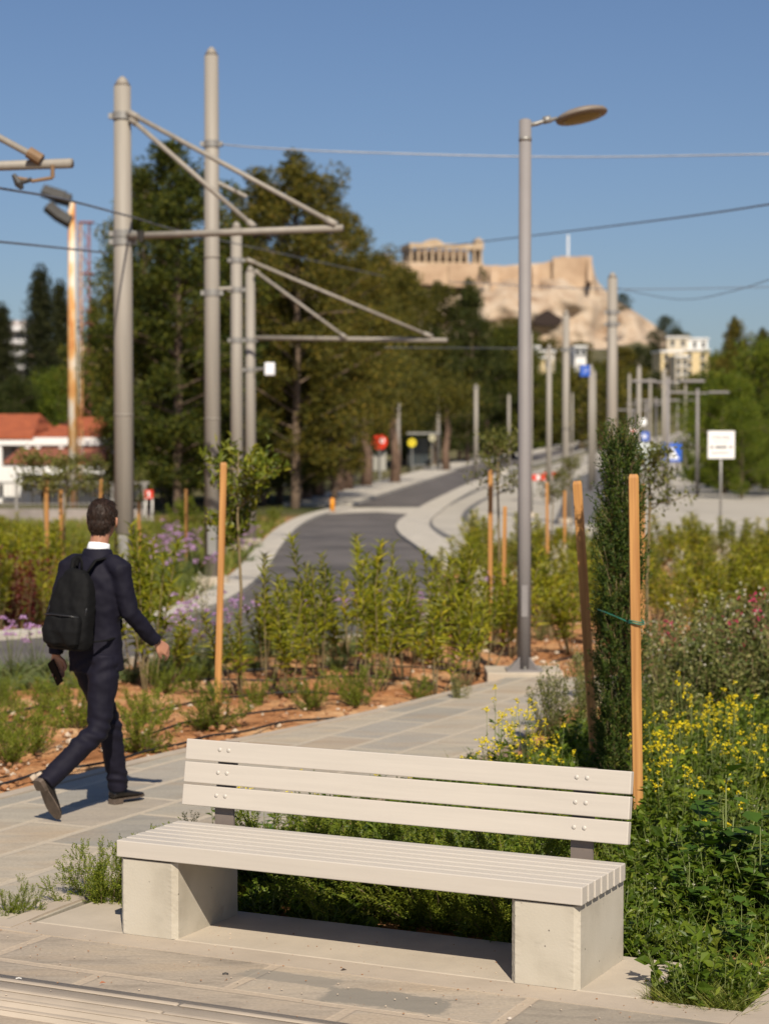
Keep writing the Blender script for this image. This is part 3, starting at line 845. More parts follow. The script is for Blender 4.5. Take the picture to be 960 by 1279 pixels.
for a, e, w in (('shR', 'elR', 'wrR'), ('shL', 'elL', 'wrL')):
    b.tube([J['upc'] + Vector((0, 0, -.01)), J[a] + Vector((0, 0, -.02)), lerp(J[a], J[e], .5), J[e], lerp(J[e], J[w], .4), J[w]], [.05, .042, .036, .032, .033, .024], 12)
man = fuse(b, 'person', m_skin, None, .0052, 3, .5)
man.location = man_loc; man.rotation_euler = (0, 0, MR)
tag(man, 'man in a navy suit with short dark hair, striding away along the path', 'person')

# hair: cap over the skull down to the nape
b = MB()
b.ell(H(0, -.018, .030), (.083, .101, .098), 20, 14, HR)
b.ell(H(0, -.048, -.02), (.071, .066, .075), 16, 12, HR)
b.ell(H(0, -.055, -.052), (.056, .048, .045), 14, 10, HR)
b.ell(H(.0, .03, .092), (.06, .06, .030), 14, 10, HR)
for s_ in (-1, 1): b.ell(H(s_ * .070, .018, .025), (.011, .024, .045), 8, 8, HR)
hr = random.Random(5)
def hdisp(c):
    v = Vector(c) * 55; return .005 * noise.noise(Vector((v.x * 1.3, v.y * 1.3, v.z * .30))) + .0018 * noise.noise(v * 2.3)
hair = fuse(b, 'hair', m_hair, man, .0045, 2, .4, hdisp)

hm = hair.data; hn = len(hm.vertices); pos, dr = [], []
for i in range(0, hn):
    if hr.random() > 2600 / hn: continue
    v = hm.vertices[i]; n_ = v.normal
    t_ = Vector((hr.uniform(-.45, .45), -.35, -1.0)); t_ = t_ - n_ * t_.dot(n_)
    if t_.length < .1: t_ = Vector((hr.uniform(-1, 1), -1, 0)); t_ = t_ - n_ * t_.dot(n_)
    t_ = (t_.normalized() + n_ * hr.uniform(.08, .45)).normalized()
    pos.append(tuple(v.co - n_ * .001)); dr.append(tuple(t_))
b = MB(); b.leaves(pos, dr, np.random.RandomState(4).uniform(.012, .026, len(pos)), .0032, .2)
b.build('hair_strands', m_hair, hair)

# jacket
def fold(c, amp=.006):
    v = Vector(c)
    return amp * noise.noise(Vector((v.x * 9, v.y * 9, v.z * 14 + v.x * 5))) + amp * .5 * noise.noise(v * 26)
b = MB()
hem = .835
b.tube([Vector((0.0, .05, hem)), Vector((0, .045, .93)), J['wai'] + Vector((0, .0, .0)), Vector((0, .04, 1.2)), J['che'], Vector((0, .045, 1.40)), Vector((0, .05, 1.455)), Vector((0, .06, 1.50)), Vector((0, .068, 1.535))],
       [(.182, .128), (.176, .122), (.160, .112), (.170, .120), (.186, .128), (.188, .122), (.160, .105), (.095, .082), (.066, .066)], 28, up=(0, 1, 0))
for s_, a, e, w in ((1, 'shR', 'elR', 'wrR'), (-1, 'shL', 'elL', 'wrL')):
    A, E, W = J[a], J[e], J[w]
    b.tube([Vector((s_ * .06, .055, 1.475)), A + Vector((-s_ * .035, 0, .004)), A + Vector((s_ * .012, .002, -.022)), lerp(A, E, .35), lerp(A, E, .75), E, lerp(E, W, .35), lerp(E, W, .98)],
           [.055, .062, .070, .066, .058, .056, .053, .043], 16)
jacket = fuse(b, 'jacket', m_suit, man, .0085, 5, .55, lambda c: fold(c, .008))
# trousers
b = MB()
b.tube([Vector((0, .03, 1.0)), Vector((0, .03, .9)), Vector((0, .03, .83))], [(.15, .105), (.158, .112), (.145, .108)], 22, up=(0, 1, 0))
b.tube([J['hiR'] + Vector((-.005, 0, .0)), lerp(J['hiR'], J['knR'], .35), lerp(J['hiR'], J['knR'], .75), J['knR'], lerp(J['knR'], J['anR'], .4), lerp(J['knR'], J['anR'], 1.06)],
       [.094, .090, .076, .070, .066, .058], 16)
b.tube([J['hiL'] + Vector((.005, 0, .0)), lerp(J['hiL'], J['knL'], .35), lerp(J['hiL'], J['knL'], .75), J['knL'], lerp(J['knL'], J['anL'], .45), lerp(J['knL'], J['anL'], 1.03)],
       [.092, .088, .074, .068, .066, .062], 16)
def tfold(c):
    v = Vector(c)
    kn = max(0, 1 - abs(v.z - .50) / .14) * .006 * math.sin(v.z * 95 + v.x * 25 + v.y * 20)
    kn += max(0, 1 - abs(v.z - .86) / .10) * .005 * math.sin(v.z * 80 - v.x * 40)
    kn += max(0, 1 - abs(v.z - .16) / .07) * .006 * math.sin(v.z * 120 + v.y * 30)
    return fold(c, .007) + kn
trousers = fuse(b, 'trousers', m_suit, man, .0085, 5, .5, tfold)
# shirt collar band
b = MB(); n = 28; Vc = []
for j, (dz, rr) in enumerate([(-.03, .064), (.0, .0605), (.024, .0585), (.025, .062), (.0, .066), (-.03, .070)]):
    for k in range(n):
        th = 2 * PI * k / n
        c = J['nek'] + Vector((0, .0 + dz * .3, .028 + dz - .012 * math.sin(th)))
        Vc.append((c.x + rr * 1.0 * math.cos(th), c.y + rr * 1.0 * math.sin(th), c.z))
b.add(Vc, [(j * n + k, j * n + (k + 1) % n, ((j + 1) % 6) * n + (k + 1) % n, ((j + 1) % 6) * n + k) for j in range(6) for k in range(n)])
b.build('shirt_collar', m_shirt, man, smooth=True)
# jacket collar fold
b = MB(); Vc = []; n = 24
for j, (dz, rr) in enumerate([(-.045, .092), (-.01, .079), (.012, .073), (.010, .080), (-.015, .090), (-.05, .102)]):
    for k in range(n + 1):
        th = PI + PI * 1.0 * k / n + 0.0
        th = R(165) + R(210) * k / n
        c = J['nek'] + Vector((0, -.004, .012 + dz))
        Vc.append((c.x + rr * 1.08 * math.cos(th), c.y + rr * math.sin(th), c.z - max(0, math.sin(th)) * .02))
b.add(Vc, [(j * (n + 1) + k, j * (n + 1) + k + 1, (j + 1) * (n + 1) + k + 1, (j + 1) * (n + 1) + k) for j in range(5) for k in range(n)])
b.build('jacket_collar', m_suit, man, smooth=True)
# shoes
def shoe(M_, name):
    """toe along +y, sole at z 0"""
    b = MB()
    rings = [(-.085, .026, .030, .050), (-.078, .034, .036, .075), (-.04, .036, .040, .088), (.0, .036, .040, .078), (.05, .042, .030, .056), (.11, .048, .022, .040), (.155, .042, .018, .032), (.185, .026, .014, .026), (.196, .012, .010, .020)]
    V = []; n = 14
    for (y, w, _, top) in rings:
        for k in range(n):
            th = 2 * PI * k / n
            c, s_ = math.cos(th), math.sin(th)
            x = w * math.copysign(abs(c) ** .8, c); z = .012 + (top - .012) * .5 * (1 + math.copysign(abs(s_) ** .9, s_))
            if s_ > 0 and y < .03: x *= 1 - .22 * s_
            V.append(tuple(M_ @ Vector((x, y, z))))
    F = [(i * n + k, i * n + (k + 1) % n, (i + 1) * n + (k + 1) % n, (i + 1) * n + k) for i in range(len(rings) - 1) for k in range(n)]
    F += [tuple(range(n - 1, -1, -1)), tuple((len(rings) - 1) * n + k for k in range(n))]
    b.add(V, F)
    b.tube([tuple(M_ @ Vector((0, -.045, .06))), tuple(M_ @ Vector((0, -.05, .115)))], [(.036, .042), (.036, .042)], 14, up=tuple((M_.to_3x3() @ Vector((0, 1, 0)))))
    o = b.build('shoe', m_shoe, man, smooth=True)
    # sole and heel
    b = MB(); out = []
    for (y, w) in [(-.088, .02), (-.08, .034), (-.04, .038), (0, .033), (.05, .043), (.11, .051), (.155, .046), (.188, .028), (.200, .012)]: out.append((w, y))
    ring = out + [(-w, y) for w, y in out[::-1]]
    nn = len(ring)
    for z0, z1, ymax in ((.005, .014, 9), (-.014, .0052, -.02)):
        rg = [p for p in ring if p[1] <= ymax] if ymax < 9 else ring
        if ymax < 9: rg = [(w, y) for w, y in out if y <= -.02] + [(.036, -.015), (-.036, -.015)] + [(-w, y) for w, y in out[::-1] if y <= -.02]
        k_ = len(rg)
        V = [tuple(M_ @ Vector((x * 1.03, y, z))) for z in (z0, z1) for x, y in rg]
        b.add(V, [tuple(range(k_ - 1, -1, -1)), tuple(range(k_, 2 * k_))] + [(i, (i + 1) % k_, k_ + (i + 1) % k_, k_ + i) for i in range(k_)])
    b.build('sole', m_sole, o)
    return o
# leading left foot flat on the ground; trailing right foot up on its toe
shoe(Matrix.Translation((-.058, .355, .015)) @ Matrix.Rotation(R(-10), 4, 'Z') @ Matrix.Diagonal((1.0, .9, 1.05, 1)), 'shoe')
heelp = J['anR'] + Vector((0, 0, 0))
toe = Vector((.012, -.335, .012)); 
yax = (toe - Vector((-.015, -.455, .235))).normalized()
zax = Vector((.12, .85, .4)); zax = (zax - yax * zax.dot(yax)).normalized(); xax = yax.cross(zax)
Mt = Matrix(((xax.x, yax.x, zax.x, 0), (xax.y, yax.y, zax.y, 0), (xax.z, yax.z, zax.z, 0), (0, 0, 0, 1)))
Mt = Matrix.Translation(toe - yax * .197) @ Mt
shoe(Mt, 'shoe')

# phone held in the left hand
ph = MB()
axL = (J['haL'] - J['wrL']).normalized()
pc = J['haL'] + Vector((.010, -.034, -.028))
phM = Matrix.Translation(pc) @ Matrix.Rotation(R(-18), 4, 'Z') @ Matrix.Rotation(R(-30), 4, 'Y') @ Matrix.Rotation(R(8), 4, 'X')
ph.box(-.036, .036, -.0045, .0045, -.075, .075)
phone = ph.build('phone', m_phone, bevel=.004)
Mm = Matrix.Translation(man_loc) @ Matrix.Rotation(MR, 4, 'Z')
phone.matrix_world = Mm @ phM
tag(phone, 'black smartphone gripped in the left hand of the walking man', 'phone')

# backpack
bag = thing('backpack', 'black rounded nylon backpack worn by the man in the suit', 'backpack')
bag.matrix_world = Mm @ Matrix.Translation((-.008, -.14, .985)) @ Matrix.Diagonal((.91, .95, 1, 1)) @ Matrix.Rotation(R(4), 4, 'Z') @ Matrix.Rotation(R(3), 4, 'Y') @ Matrix.Rotation(R(-4), 4, 'X')
def super_rings(rings, n=28, e=.55):
    V = []
    for (z, cx, cy, w, d_) in rings:
        for k in range(n):
            th = 2 * PI * k / n; c, s_ = math.cos(th), math.sin(th)
            V.append((cx + w * math.copysign(abs(c) ** e, c), cy + d_ * math.copysign(abs(s_) ** e, s_), z))
    F = [(i * n + k, i * n + (k + 1) % n, (i + 1) * n + (k + 1) % n, (i + 1) * n + k) for i in range(len(rings) - 1) for k in range(n)]
    F += [tuple(range(n - 1, -1, -1)), tuple((len(rings) - 1) * n + k for k in range(n))]
    return V, F
b = MB()
b.add(*super_rings([(-.01, 0, -.05, .11, .05), (.0, 0, -.06, .145, .072), (.05, 0, -.07, .158, .085), (.15, 0, -.068, .157, .082), (.25, 0, -.062, .150, .075), (.34, 0, -.052, .134, .062), (.40, 0, -.045, .112, .052), (.445, 0, -.038, .080, .04), (.465, 0, -.03, .045, .026)]))
def bfold(c):
    v = Vector(c); return .010 * noise.noise(Vector((v.x * 14 + v.z * 5, v.y * 10, v.z * 8))) + .003 * noise.noise(v * 30)
fuse(b, 'bag_body', m_bag, bag, .007, 3, .5, bfold)
b = MB()
b.add(*super_rings([(.015, 0, -.14, .115, .022), (.03, 0, -.15, .132, .034), (.10, 0, -.157, .136, .042), (.17, 0, -.150, .132, .036), (.197, 0, -.143, .120, .026), (.205, 0, -.135, .10, .012)]))
fuse(b, 'front_pocket', m_bag, bag, .006, 2, .5, bfold)
m_zip = mat('black_zip_tape', (.018, .018, .02), .35)
b = MB()
zp = [(math.cos(t) * .143 * (1 if abs(math.cos(t)) > .0 else 1), -.108 - .0, .20 + math.sin(t) * .215) for t in [PI * k / 20 for k in range(21)]]
zp = [(x, -.118 + .062 * max(0, (z - .2) / .215), z) for x, y, z in zp]
b.tube(zp, [(.006, .005)] * len(zp), 6)
b.tube([(-.128, -.166, .188), (-.06, -.184, .193), (.0, -.188, .193), (.06, -.184, .193), (.128, -.166, .188)], .005, 6)
b.build('zip', m_zip, bag, smooth=True)
b = MB(); b.tube([(-.028, -.03, .44), (-.026, -.035, .50), (-.012, -.035, .528), (.012, -.035, .528), (.026, -.035, .50), (.028, -.03, .44)], [(.010, .004)] * 6, 8, up=(0, -1, 0))
b.build('carry_handle', m_bag, bag, smooth=True)
for s_ in (-1, 1):
    b = MB()
    b.tube([(s_ * .05, -.012, .43), (s_ * .075, .035, .515), (s_ * .098, .10, .533), (s_ * .112, .18, .53), (s_ * .122, .255, .48), (s_ * .13, .292, .38), (s_ * .135, .295, .25), (s_ * .15, .27, .14), (s_ * .183, .18, .08), (s_ * .19, .08, .06), (s_ * .155, -.02, .05)],
           [(.026, .009)] * 7 + [(.014, .005)] * 4, 10, up=(0, .35, 1))
    b.build('shoulder_strap', m_bag, bag, smooth=True)

# ------------------------------------------------------------------ plants
def proto(name, cat, parts):
    """parts: list of (part name, MB, material(s), smooth)"""
    o = thing(name, cat, cat)
    for pn, mb, m, sm in parts: mb.build(pn, m, o, smooth=sm)
    return o
def unit(v): return v / (np.linalg.norm(v) + 1e-9)

def oleander(seed, h=1.1, nst=7, spread=.20):
    rs = np.random.RandomState(seed); st = MB(); lf = MB()
    P0, D0, L0 = [], [], []
    for s in range(nst):
        a = rs.uniform(0, 2 * PI); r0 = rs.uniform(.0, .09)
        hh = h * rs.uniform(.7, 1.05); sp = spread * rs.uniform(.3, 1.3)
        p0 = np.array([math.cos(a) * r0, math.sin(a) * r0, -.06]); p1 = p0 + np.array([math.cos(a) * sp, math.sin(a) * sp, hh])
        mid = (p0 + p1) / 2 + np.array([math.cos(a), math.sin(a), 0]) * rs.uniform(-.05, .04)
        pts = [p0 * (1 - t) ** 2 + 2 * mid * t * (1 - t) + p1 * t * t for t in np.linspace(0, 1, 7)]
        st.tube([tuple(p) for p in pts], [.0085 * (1 - .6 * k / 6) for k in range(7)], 5)
        lo = rs.uniform(.30, .55)
        nw = int(15 * hh / 1.1)
        for k in range(nw):
            t = lo + (1 - lo) * k / nw
            c = p0 * (1 - t) ** 2 + 2 * mid * t * (1 - t) + p1 * t * t
            ph = k * 1.05 + rs.uniform(0, .6)
            for q in range(3):
                th = ph + q * 2.094
                up = .75 + 1.6 * (t ** 4) * rs.uniform(.6, 1.3)
                P0.append(c + rs.normal(size=3) * .004); D0.append(unit(np.array([math.cos(th), math.sin(th), up + rs.uniform(-.35, .25)])))
                L0.append(rs.uniform(.11, .20) * (1.08 - .35 * t))
    L0 = np.array(L0)
    lf.leaves(P0, D0, L0, L0 * .175, .9, rs)
    return proto('leafy_shrub', 'shrub', [('stems', st, m_stem, True), ('foliage', lf, lf_ole, False)])
ole = Kind([oleander(s, h, n, sp) for s, h, n, sp in [(1, 1.15, 8, .24), (2, 1.1, 5, .20), (3, 1.0, 9, .34), (4, 1.2, 5, .15), (5, .9, 7, .28), (6, 1.05, 6, .3)]])

def sprays(rs, p, d, n, ln, leaf, wid):
    """feathery juniper spray"""
    P0, D0 = [], []
    d = unit(d); s_ = unit(np.cross(d, rs.normal(size=3)))
    for i in range(n):
        t = (i + .5) / n
        c = p + d * ln * t
        for sg in (-1, 1):
            P0.append(c); D0.append(unit(d * .9 + s_ * sg * (1.0 - .5 * t) + rs.normal(size=3) * .25))
    return P0, D0
def juniper(seed, h=.38, w=.5, nb=19, fine=1.0):
    rs = np.random.RandomState(seed); st = MB(); lf = MB(); P0, D0 = [], []
    for k in range(nb):
        a = rs.uniform(0, 2 * PI); el = rs.uniform(.25, 1.25)
        L = (w * math.cos(el) + h * math.sin(el)) * rs.uniform(.6, 1.1)
        d = np.array([math.cos(a) * math.cos(el), math.sin(a) * math.cos(el), math.sin(el)])
        pts = []; p = np.array([0., 0, -.06])
        for j in range(6):
            pts.append(p.copy()); p = p + d * L / 5; d = unit(d + np.array([0, 0, .10]) + rs.normal(size=3) * .08)
        st.tube([tuple(q) for q in pts], [.006, .005, .004, .003, .002, .0015], 4)
        for j in range(1, 6):
            for m in range(int(6 * fine)):
                dd = unit(unit(pts[j] - pts[j - 1]) * .9 + rs.normal(size=3) * .42 + np.array([0, 0, .25]))
                a_, b_ = sprays(rs, pts[j] + rs.normal(size=3) * .012, dd, int(5 * fine), .09, 0, 0)
                P0 += a_; D0 += b_
    N = len(P0); L0 = rs.uniform(.020, .038, N) / fine
    lf.leaves(P0, D0, L0, L0 * .32, .3, rs)
    return proto('juniper_bush', 'bush', [('branches', st, m_stem, True), ('foliage', lf, lf_jun, False)])
jun = Kind([juniper(11), juniper(12, .36, .55, 15), juniper(13, .50, .42, 18)])
junf = Kind([juniper(14, .34, .34, 26, 1.6), juniper(15, .42, .30, 26, 1.6)])

def tulb(seed, h=.5):
    rs = np.random.RandomState(seed); bl = MB(); fl = MB(); st = MB()
    P0, D0, L0 = [], [], []
    for k in range(150):
        a = rs.uniform(0, 2 * PI); r0 = rs.uniform(0, .10)
        P0.append([math.cos(a) * r0, math.sin(a) * r0, -.06]); D0.append([math.cos(a) * rs.uniform(.1, .8), math.sin(a) * rs.uniform(.1, .8), 1]); L0.append(rs.uniform(.2, .38))
    L0 = np.array(L0); bl.leaves(P0, D0, L0, .009, .8, rs)
    FP, FD = [], []
    for k in range(9):
        a = rs.uniform(0, 2 * PI); l = rs.uniform(.05, .22)
        t = np.array([math.cos(a) * l, math.sin(a) * l, h * rs.uniform(.75, 1.15)])
        st.tube([(0, 0, 0), tuple(t * .5 + np.array([0, 0, .05])), tuple(t)], [.003, .0025, .002], 4)
        for q in range(16):
            d = rs.normal(size=3); d[2] = abs(d[2]) * .8 + .1; d = unit(d)
            FP.append(t + d * .012); FD.append(d)
    fl.leaves(FP, FD, .034, .018, .3, rs)
    return proto('flowering_clump', 'flowering plant', [('stalks', st, m_stemg, True), ('blades', bl, lf_tul, False), ('blossoms', fl, lf_pur, False)])
tul = Kind([tulb(21), tulb(22, .45), tulb(23, .55)])

def grass_tuft(seed, h=.4, n=160, m=None, nm='grass_tuft'):
    rs = np.random.RandomState(seed); bl = MB()
    a = rs.uniform(0, 2 * PI, n); r0 = rs.uniform(0, .12, n); tl = rs.uniform(.05, .7, n)
    P0 = np.stack([np.cos(a) * r0, np.sin(a) * r0, np.full(n, -.06)], 1); D0 = np.stack([np.cos(a) * tl, np.sin(a) * tl, np.ones(n)], 1)
    bl.leaves(P0, D0, rs.uniform(.5, 1.1, n) * h, .010, .9, rs)
    return proto(nm, 'grass tuft', [('blades', bl, m or lf_grass, False)])
tuft = Kind([grass_tuft(31, .42, 170, lf_tul), grass_tuft(32, .36, 150, lf_tul)])

def small_bush(seed, h, w, m, nm, cat, leaf=.04, n=900, wr=.45, flowers=None, nfl=30, fsz=.025, stems=14, lo=.12):
    rs = np.random.RandomState(seed); st = MB(); lf = MB(); fl = MB(); P0, D0 = [], []; FP, FD = [], []
    per = n // stems
    for k in range(stems):
        a = rs.uniform(0, 2 * PI); rr = math.sqrt(rs.uniform(0, 1)) * w
        t1 = np.array([math.cos(a) * rr, math.sin(a) * rr, h * rs.uniform(.75, 1.05) * (1 - .35 * (rr / w) ** 2)]); p0 = np.array([math.cos(a) * rr * .2, math.sin(a) * rr * .2, -.06])
        mid = (p0 + t1) / 2 + np.array([math.cos(a), math.sin(a), 0]) * .05
        f = lambda t: p0 * (1 - t) ** 2 + 2 * mid * t * (1 - t) + t1 * t * t
        st.tube([tuple(f(t)) for t in np.linspace(0, 1, 5)], [.006, .005, .004, .003, .0015], 4)
        for j in range(per):
            t = lo + (1 - lo) * rs.uniform() ** .8; d = unit(rs.normal(size=3) + np.array([0, 0, .7]))
            P0.append(f(t) + rs.normal(size=3) * .035 * np.array([1, 1, .5])); D0.append(d)
        if flowers is not None:
            for j in range(nfl // stems + 1):
                t = rs.uniform(.75, 1.08); c = f(t) + rs.normal(size=3) * .02
                for q in range(5):
                    FP.append(c); FD.append(unit(rs.normal(size=3) + np.array([0, 0, .4])))
    N = len(P0); L0 = rs.uniform(.7, 1.3, N) * leaf
    lf.leaves(P0, D0, L0, L0 * wr, .25, rs)
    parts = [('stems', st, m_stem, True), ('foliage', lf, m, False)]
    if flowers is not None:
        fl.leaves(FP, FD, fsz, fsz * .7, .25, rs); parts.append(('blossoms', fl, flowers, False))
    return proto(nm, cat, parts)

def staked_crown(seed, ht=1.9, cw=.42, ch=.7, m=None, leaf=.05, n=1100, nm='sapling', wr=.4):
    """young tree: bare thin trunk, a few limbs and a loose crown"""
    rs = np.random.RandomState(seed); st = MB(); lf = MB(); P0, D0 = [], []
    zc = ht - ch * .5
    st.tube([(0, 0, -.1), (.02, .01, ht * .4), (-.01, .0, ht - ch * .7), (0, 0, ht * .93)], [.016, .014, .011, .004], 7)
    for k in range(16):
        z0 = ht - ch + rs.uniform(0, ch * .8); a = rs.uniform(0, 2 * PI); L = cw * rs.uniform(.35, 1.0)
        e = np.array([math.cos(a) * L, math.sin(a) * L, z0 + rs.uniform(.08, .26)])
        st.tube([(0, 0, z0), tuple((np.array([0, 0, z0]) + e) / 2 + np.array([0, 0, -.02])), tuple(e)], [.006, .005, .002], 4)
        for j in range(n // 16):
            t = rs.uniform(.35, 1.08); c = np.array([0, 0, z0]) * (1 - t) + e * t + rs.normal(size=3) * .045
            P0.append(c); D0.append(unit(rs.normal(size=3) + np.array([0, 0, .8])))
    L0 = rs.uniform(.7, 1.3, len(P0)) * leaf
    lf.leaves(P0, D0, L0, L0 * wr, .25, rs)
    return proto(nm, 'young tree', [('trunk', st, m_stem, True), ('crown', lf, m or lf_lau, False)])

def stake_proto(h=2.0):
    b = MB(); rs = random.Random(2); n = 10; V = []; zs = [-.12, .1, .6, 1.2, 1.8, h - .02, h]
    for i, z in enumerate(zs):
        r = .033 if i < len(zs) - 1 else .027
        for k in range(n):
            th = 2 * PI * k / n + .2
            c, s_ = math.cos(th), math.sin(th)
            q = 1 / max(abs(c), abs(s_)) ** .75
            V.append((r * c * q * .93, r * s_ * q * .93, z))
    F = [(i * n + k, i * n + (k + 1) % n, (i + 1) * n + (k + 1) % n, (i + 1) * n + k) for i in range(len(zs) - 1) for k in range(n)]
    F += [tuple(range(n - 1, -1, -1)), tuple((len(zs) - 1) * n + k for k in range(n))]
    b.add(V, F)
    return b
stake_mesh = stake_proto().mesh('wooden_stake'); stake_mesh.materials.append(m_stake)
def stake(x, y, h, tx=0.0, ty=0.0, label='', w=1.0, z=-.04, group='wooden stakes propping the young plants'):
    o = bpy.data.objects.new('wooden_stake', stake_mesh); COL.objects.link(o)
    o.location = (x, y, z); o.rotation_euler = (ty, tx, rnd.uniform(-.3, .3)); o.scale = (w, w, h / 2.0)
    return tag(o, label, 'wooden stake', group)

# --- staked plants
stake(X(798, 11.6), 11.6, 2.04, R(-1.0), 0, 'thick pale wooden stake standing upright just right of the dark narrow conifer', 1.0)
stake(X(745, 13.2), 13.2, 1.98, R(-3.6), R(2), 'leaning wooden stake with leaf shadows on the left side of the dark narrow conifer', 1.0)
b = MB(); 
for zz, yy in ((1.08, 11.6),):
    c = Vector((X(794.5, 11.6), 11.6, 1.13))
    for k in range(2):
        pts = [c + Vector((.045 * math.cos(t), .045 * math.sin(t), .006 * math.sin(2 * t) + k * .012)) for t in [2 * PI * j / 12 for j in range(13)]]
        b.tube(pts, .004, 5)
    b.tube([c + Vector((-.03, .02, 0)), c + Vector((-.09, .2, .02)), c + Vector((-.13, .4, .03)), c + Vector((-.17, .5, .04))], .004, 5)
m_tie = mat('green_tie', (.02, .17, .11), .5)
tag(b.build('plant_tie', m_tie, smooth=True), 'green plastic tie looped around the upright stake beside the conifer', 'plant tie')

def conifer(seed=41):
    rs = np.random.RandomState(seed); st = MB(); lf = MB(); P0, D0 = [], []
    st.tube([(0, 0, -.1), (.01, 0, .9), (0, 0, 1.6), (-.03, 0, 2.2)], [.022, .017, .010, .004], 7)
    for k in range(900):
        z = 2.18 * rs.uniform(0.0, 1) ** 1.0
        env = .150 * (1 - max(0, (z - 1.35) / 1.1) ** 1.4 * .75) * (.85 if z < .2 else 1)
        a = rs.uniform(0, 2 * PI); r = env * rs.uniform(.25, 1.05) * (1 + .25 * math.sin(a * 3 + z * 7))
        base = np.array([math.cos(a) * r * .5, math.sin(a) * r * .5, z])
        d = unit(np.array([math.cos(a) * .42, math.sin(a) * .42, 1.15]) + rs.normal(size=3) * .12)
        L = rs.uniform(.12, .26)
        st.tube([tuple(base), tuple(base + d * L)], [.002, .001], 3)
        for j in range(6):
            p = base + d * L * (j / 6) + np.array([math.cos(a) * r * .35, math.sin(a) * r * .35, 0])
            a_, b_ = sprays(rs, p, unit(d + rs.normal(size=3) * .38), 4, .05, 0, 0)
            P0 += a_; D0 += b_
    L0 = rs.uniform(.016, .034, len(P0)); lf.leaves(P0, D0, L0, L0 * .32, .3, rs)
    return proto('narrow_conifer', 'conifer', [('trunk', st, m_stem, True), ('crown', lf, lf_cyp, False)])
cf = conifer(); cf.scale = (.92, .92, 1.0); cf.location = (X(775, 12.5), 12.5, -.05)
cf['label'] = 'tall narrow dark green conifer tied between two wooden stakes'
cf2 = None

lau = staked_crown(51, 2.12, .50, 1.0, lf_lau, .085, 1050, 'sapling', .38)
lau.scale = (1, 1, 1.1); lau.location = (X(298, 18.0), 18.0, -.05); lau['label'] = 'young broadleaf tree with glossy yellow-green leaves beside the leaning stake'
stake(X(271, 17.2), 17.2, 2.07, R(1.6), 0, 'orange-brown stake leaning slightly right beside the glossy young tree', .95)
sml = [staked_crown(s, 1.9, .36, .55, lf_sm, .05, 900, 'sapling', .42) for s in (52, 53)]
SM = Kind(sml)
def sapling(px, py_top, d, lab, sc=1.0, st=True, sdx=0, stlab=None, stop=None):
    """a small staked tree whose crown top is at the given height"""
    H_ = ztop(py_top, d) + .05
    o = SM.put((X(px, d), d, rise(d) - .05), rnd.uniform(0, 6), (sc, sc, H_ / 1.9), lab, 'young trees tied to stakes')
    if st: stake(X(px + sdx, d - .1), d - .1, ztop(stop, d), R(rnd.uniform(-.8, .8)), 0, stlab, .85, rise(d))
sapling(622, 543, 23, 'slim young tree with olive leaves left of the grey lamp post', 1.0, True, -10, 'slender wooden stake left of the lamp post, in front of the pair', 586)
stake(X(628, 22), 22, 1.55, R(.8), 0, 'second thin wooden stake close to the lamp post, the shorter of the pair', .7)
sapling(690, 590, 34, 'small round-headed young tree just right of the grey lamp post', .8, True, -6, 'thin wooden stake just right of the grey lamp post', 602)
sapling(712, 574, 36, 'small young tree with sparse crown near the second catenary pole', .7, True, -7, 'thin wooden stake below the sparse young tree by the catenary poles', 612)
sapling(810, 560, 19, 'grey-green young tree peeping out behind the narrow conifer', 1.15, True, -9, 'wooden stake half hidden behind the thick upright stake', 604)
sapling(55, 568, 29, 'white-flecked young tree above the left end of the fence wall', 1.6, True, 5, 'wooden stake under the leftmost young tree by the wall', 600)
sapling(82, 572, 30, 'young tree between the leftmost one and the rusty mast', 1.3, True, -5, 'dark thin stake under the second young tree by the wall', 612)
sapling(127, 574, 31, 'young tree just left of the nearest tall pole', 1.3, True, -1, 'wooden stake behind the head of the walking man', 598)
sapling(165, 590, 33, 'young tree partly hidden by the nearest tall pole', .9, True, 9, 'short wooden stake just right of the nearest tall pole', 626)
stake(X(233, 36), 36, ztop(608, 36), 0, 0, 'slim wooden stake in the verge left of the second tall pole', .85)

# --- spreading junipers
GJ = 'low junipers planted in the orange soil'
def jp(px, py, lab, sc=1.0, base=None, grp=GJ):
    p = G(px, py, -.06)
    sc *= .56
    return jun.put((p.x, p.y, -.05), rnd.uniform(0, 6), (sc, sc, sc * rnd.uniform(1.0, 1.3)), lab, grp)
for px, py, sc, zone in [(10, 952, .9, 0), (42, 938, 1.1, 0), (8, 925, .9, 0), (96, 908, 1.25, 0), (66, 885, .9, 1), (120, 873, .9, 1), (175, 938, 1.25, 0), (182, 905, 1.0, 0), (205, 865, .8, 1), (268, 908, 1.25, 0),
                         (320, 880, .7, 1), (388, 885, 1.0, 1), (446, 880, 1.1, 1), (-20, 905, 1.0, 1), (5, 880, .8, 1), (240, 862, .7, 1), (520, 872, .6, 1)]:
    row(jp(px, py, '', sc), ['low juniper in soil close to the path edge', 'low juniper farther back among the drip hoses'][zone])
def at(u, v, z=-.08): return tuple(UV(u, v, z))
jbl = [(2.58, .52, .85, 'bright green juniper in the wedge of soil left of the bench'), (2.86, .16, .4, 'low juniper sprig at the left tip of the wedge beside the paving'),
       (1.95, 1.15, 1.15, 'juniper behind the left concrete block, under the backrest'), (1.50, .95, 1.1, 'juniper seen through the gap under the seat, left part'),
       (1.10, 1.02, 1.1, 'juniper seen through the gap under the seat, middle'), (.66, .98, 1.15, 'juniper seen through the gap under the seat, beside the right block'), (2.3, 1.0, .8, 'small juniper between the left block and the paved path')]
for u, v, sc, lab in jbl:
    junf.put(at(u, v, -.07), rnd.uniform(0, 6), sc, lab, 'junipers around the bench')

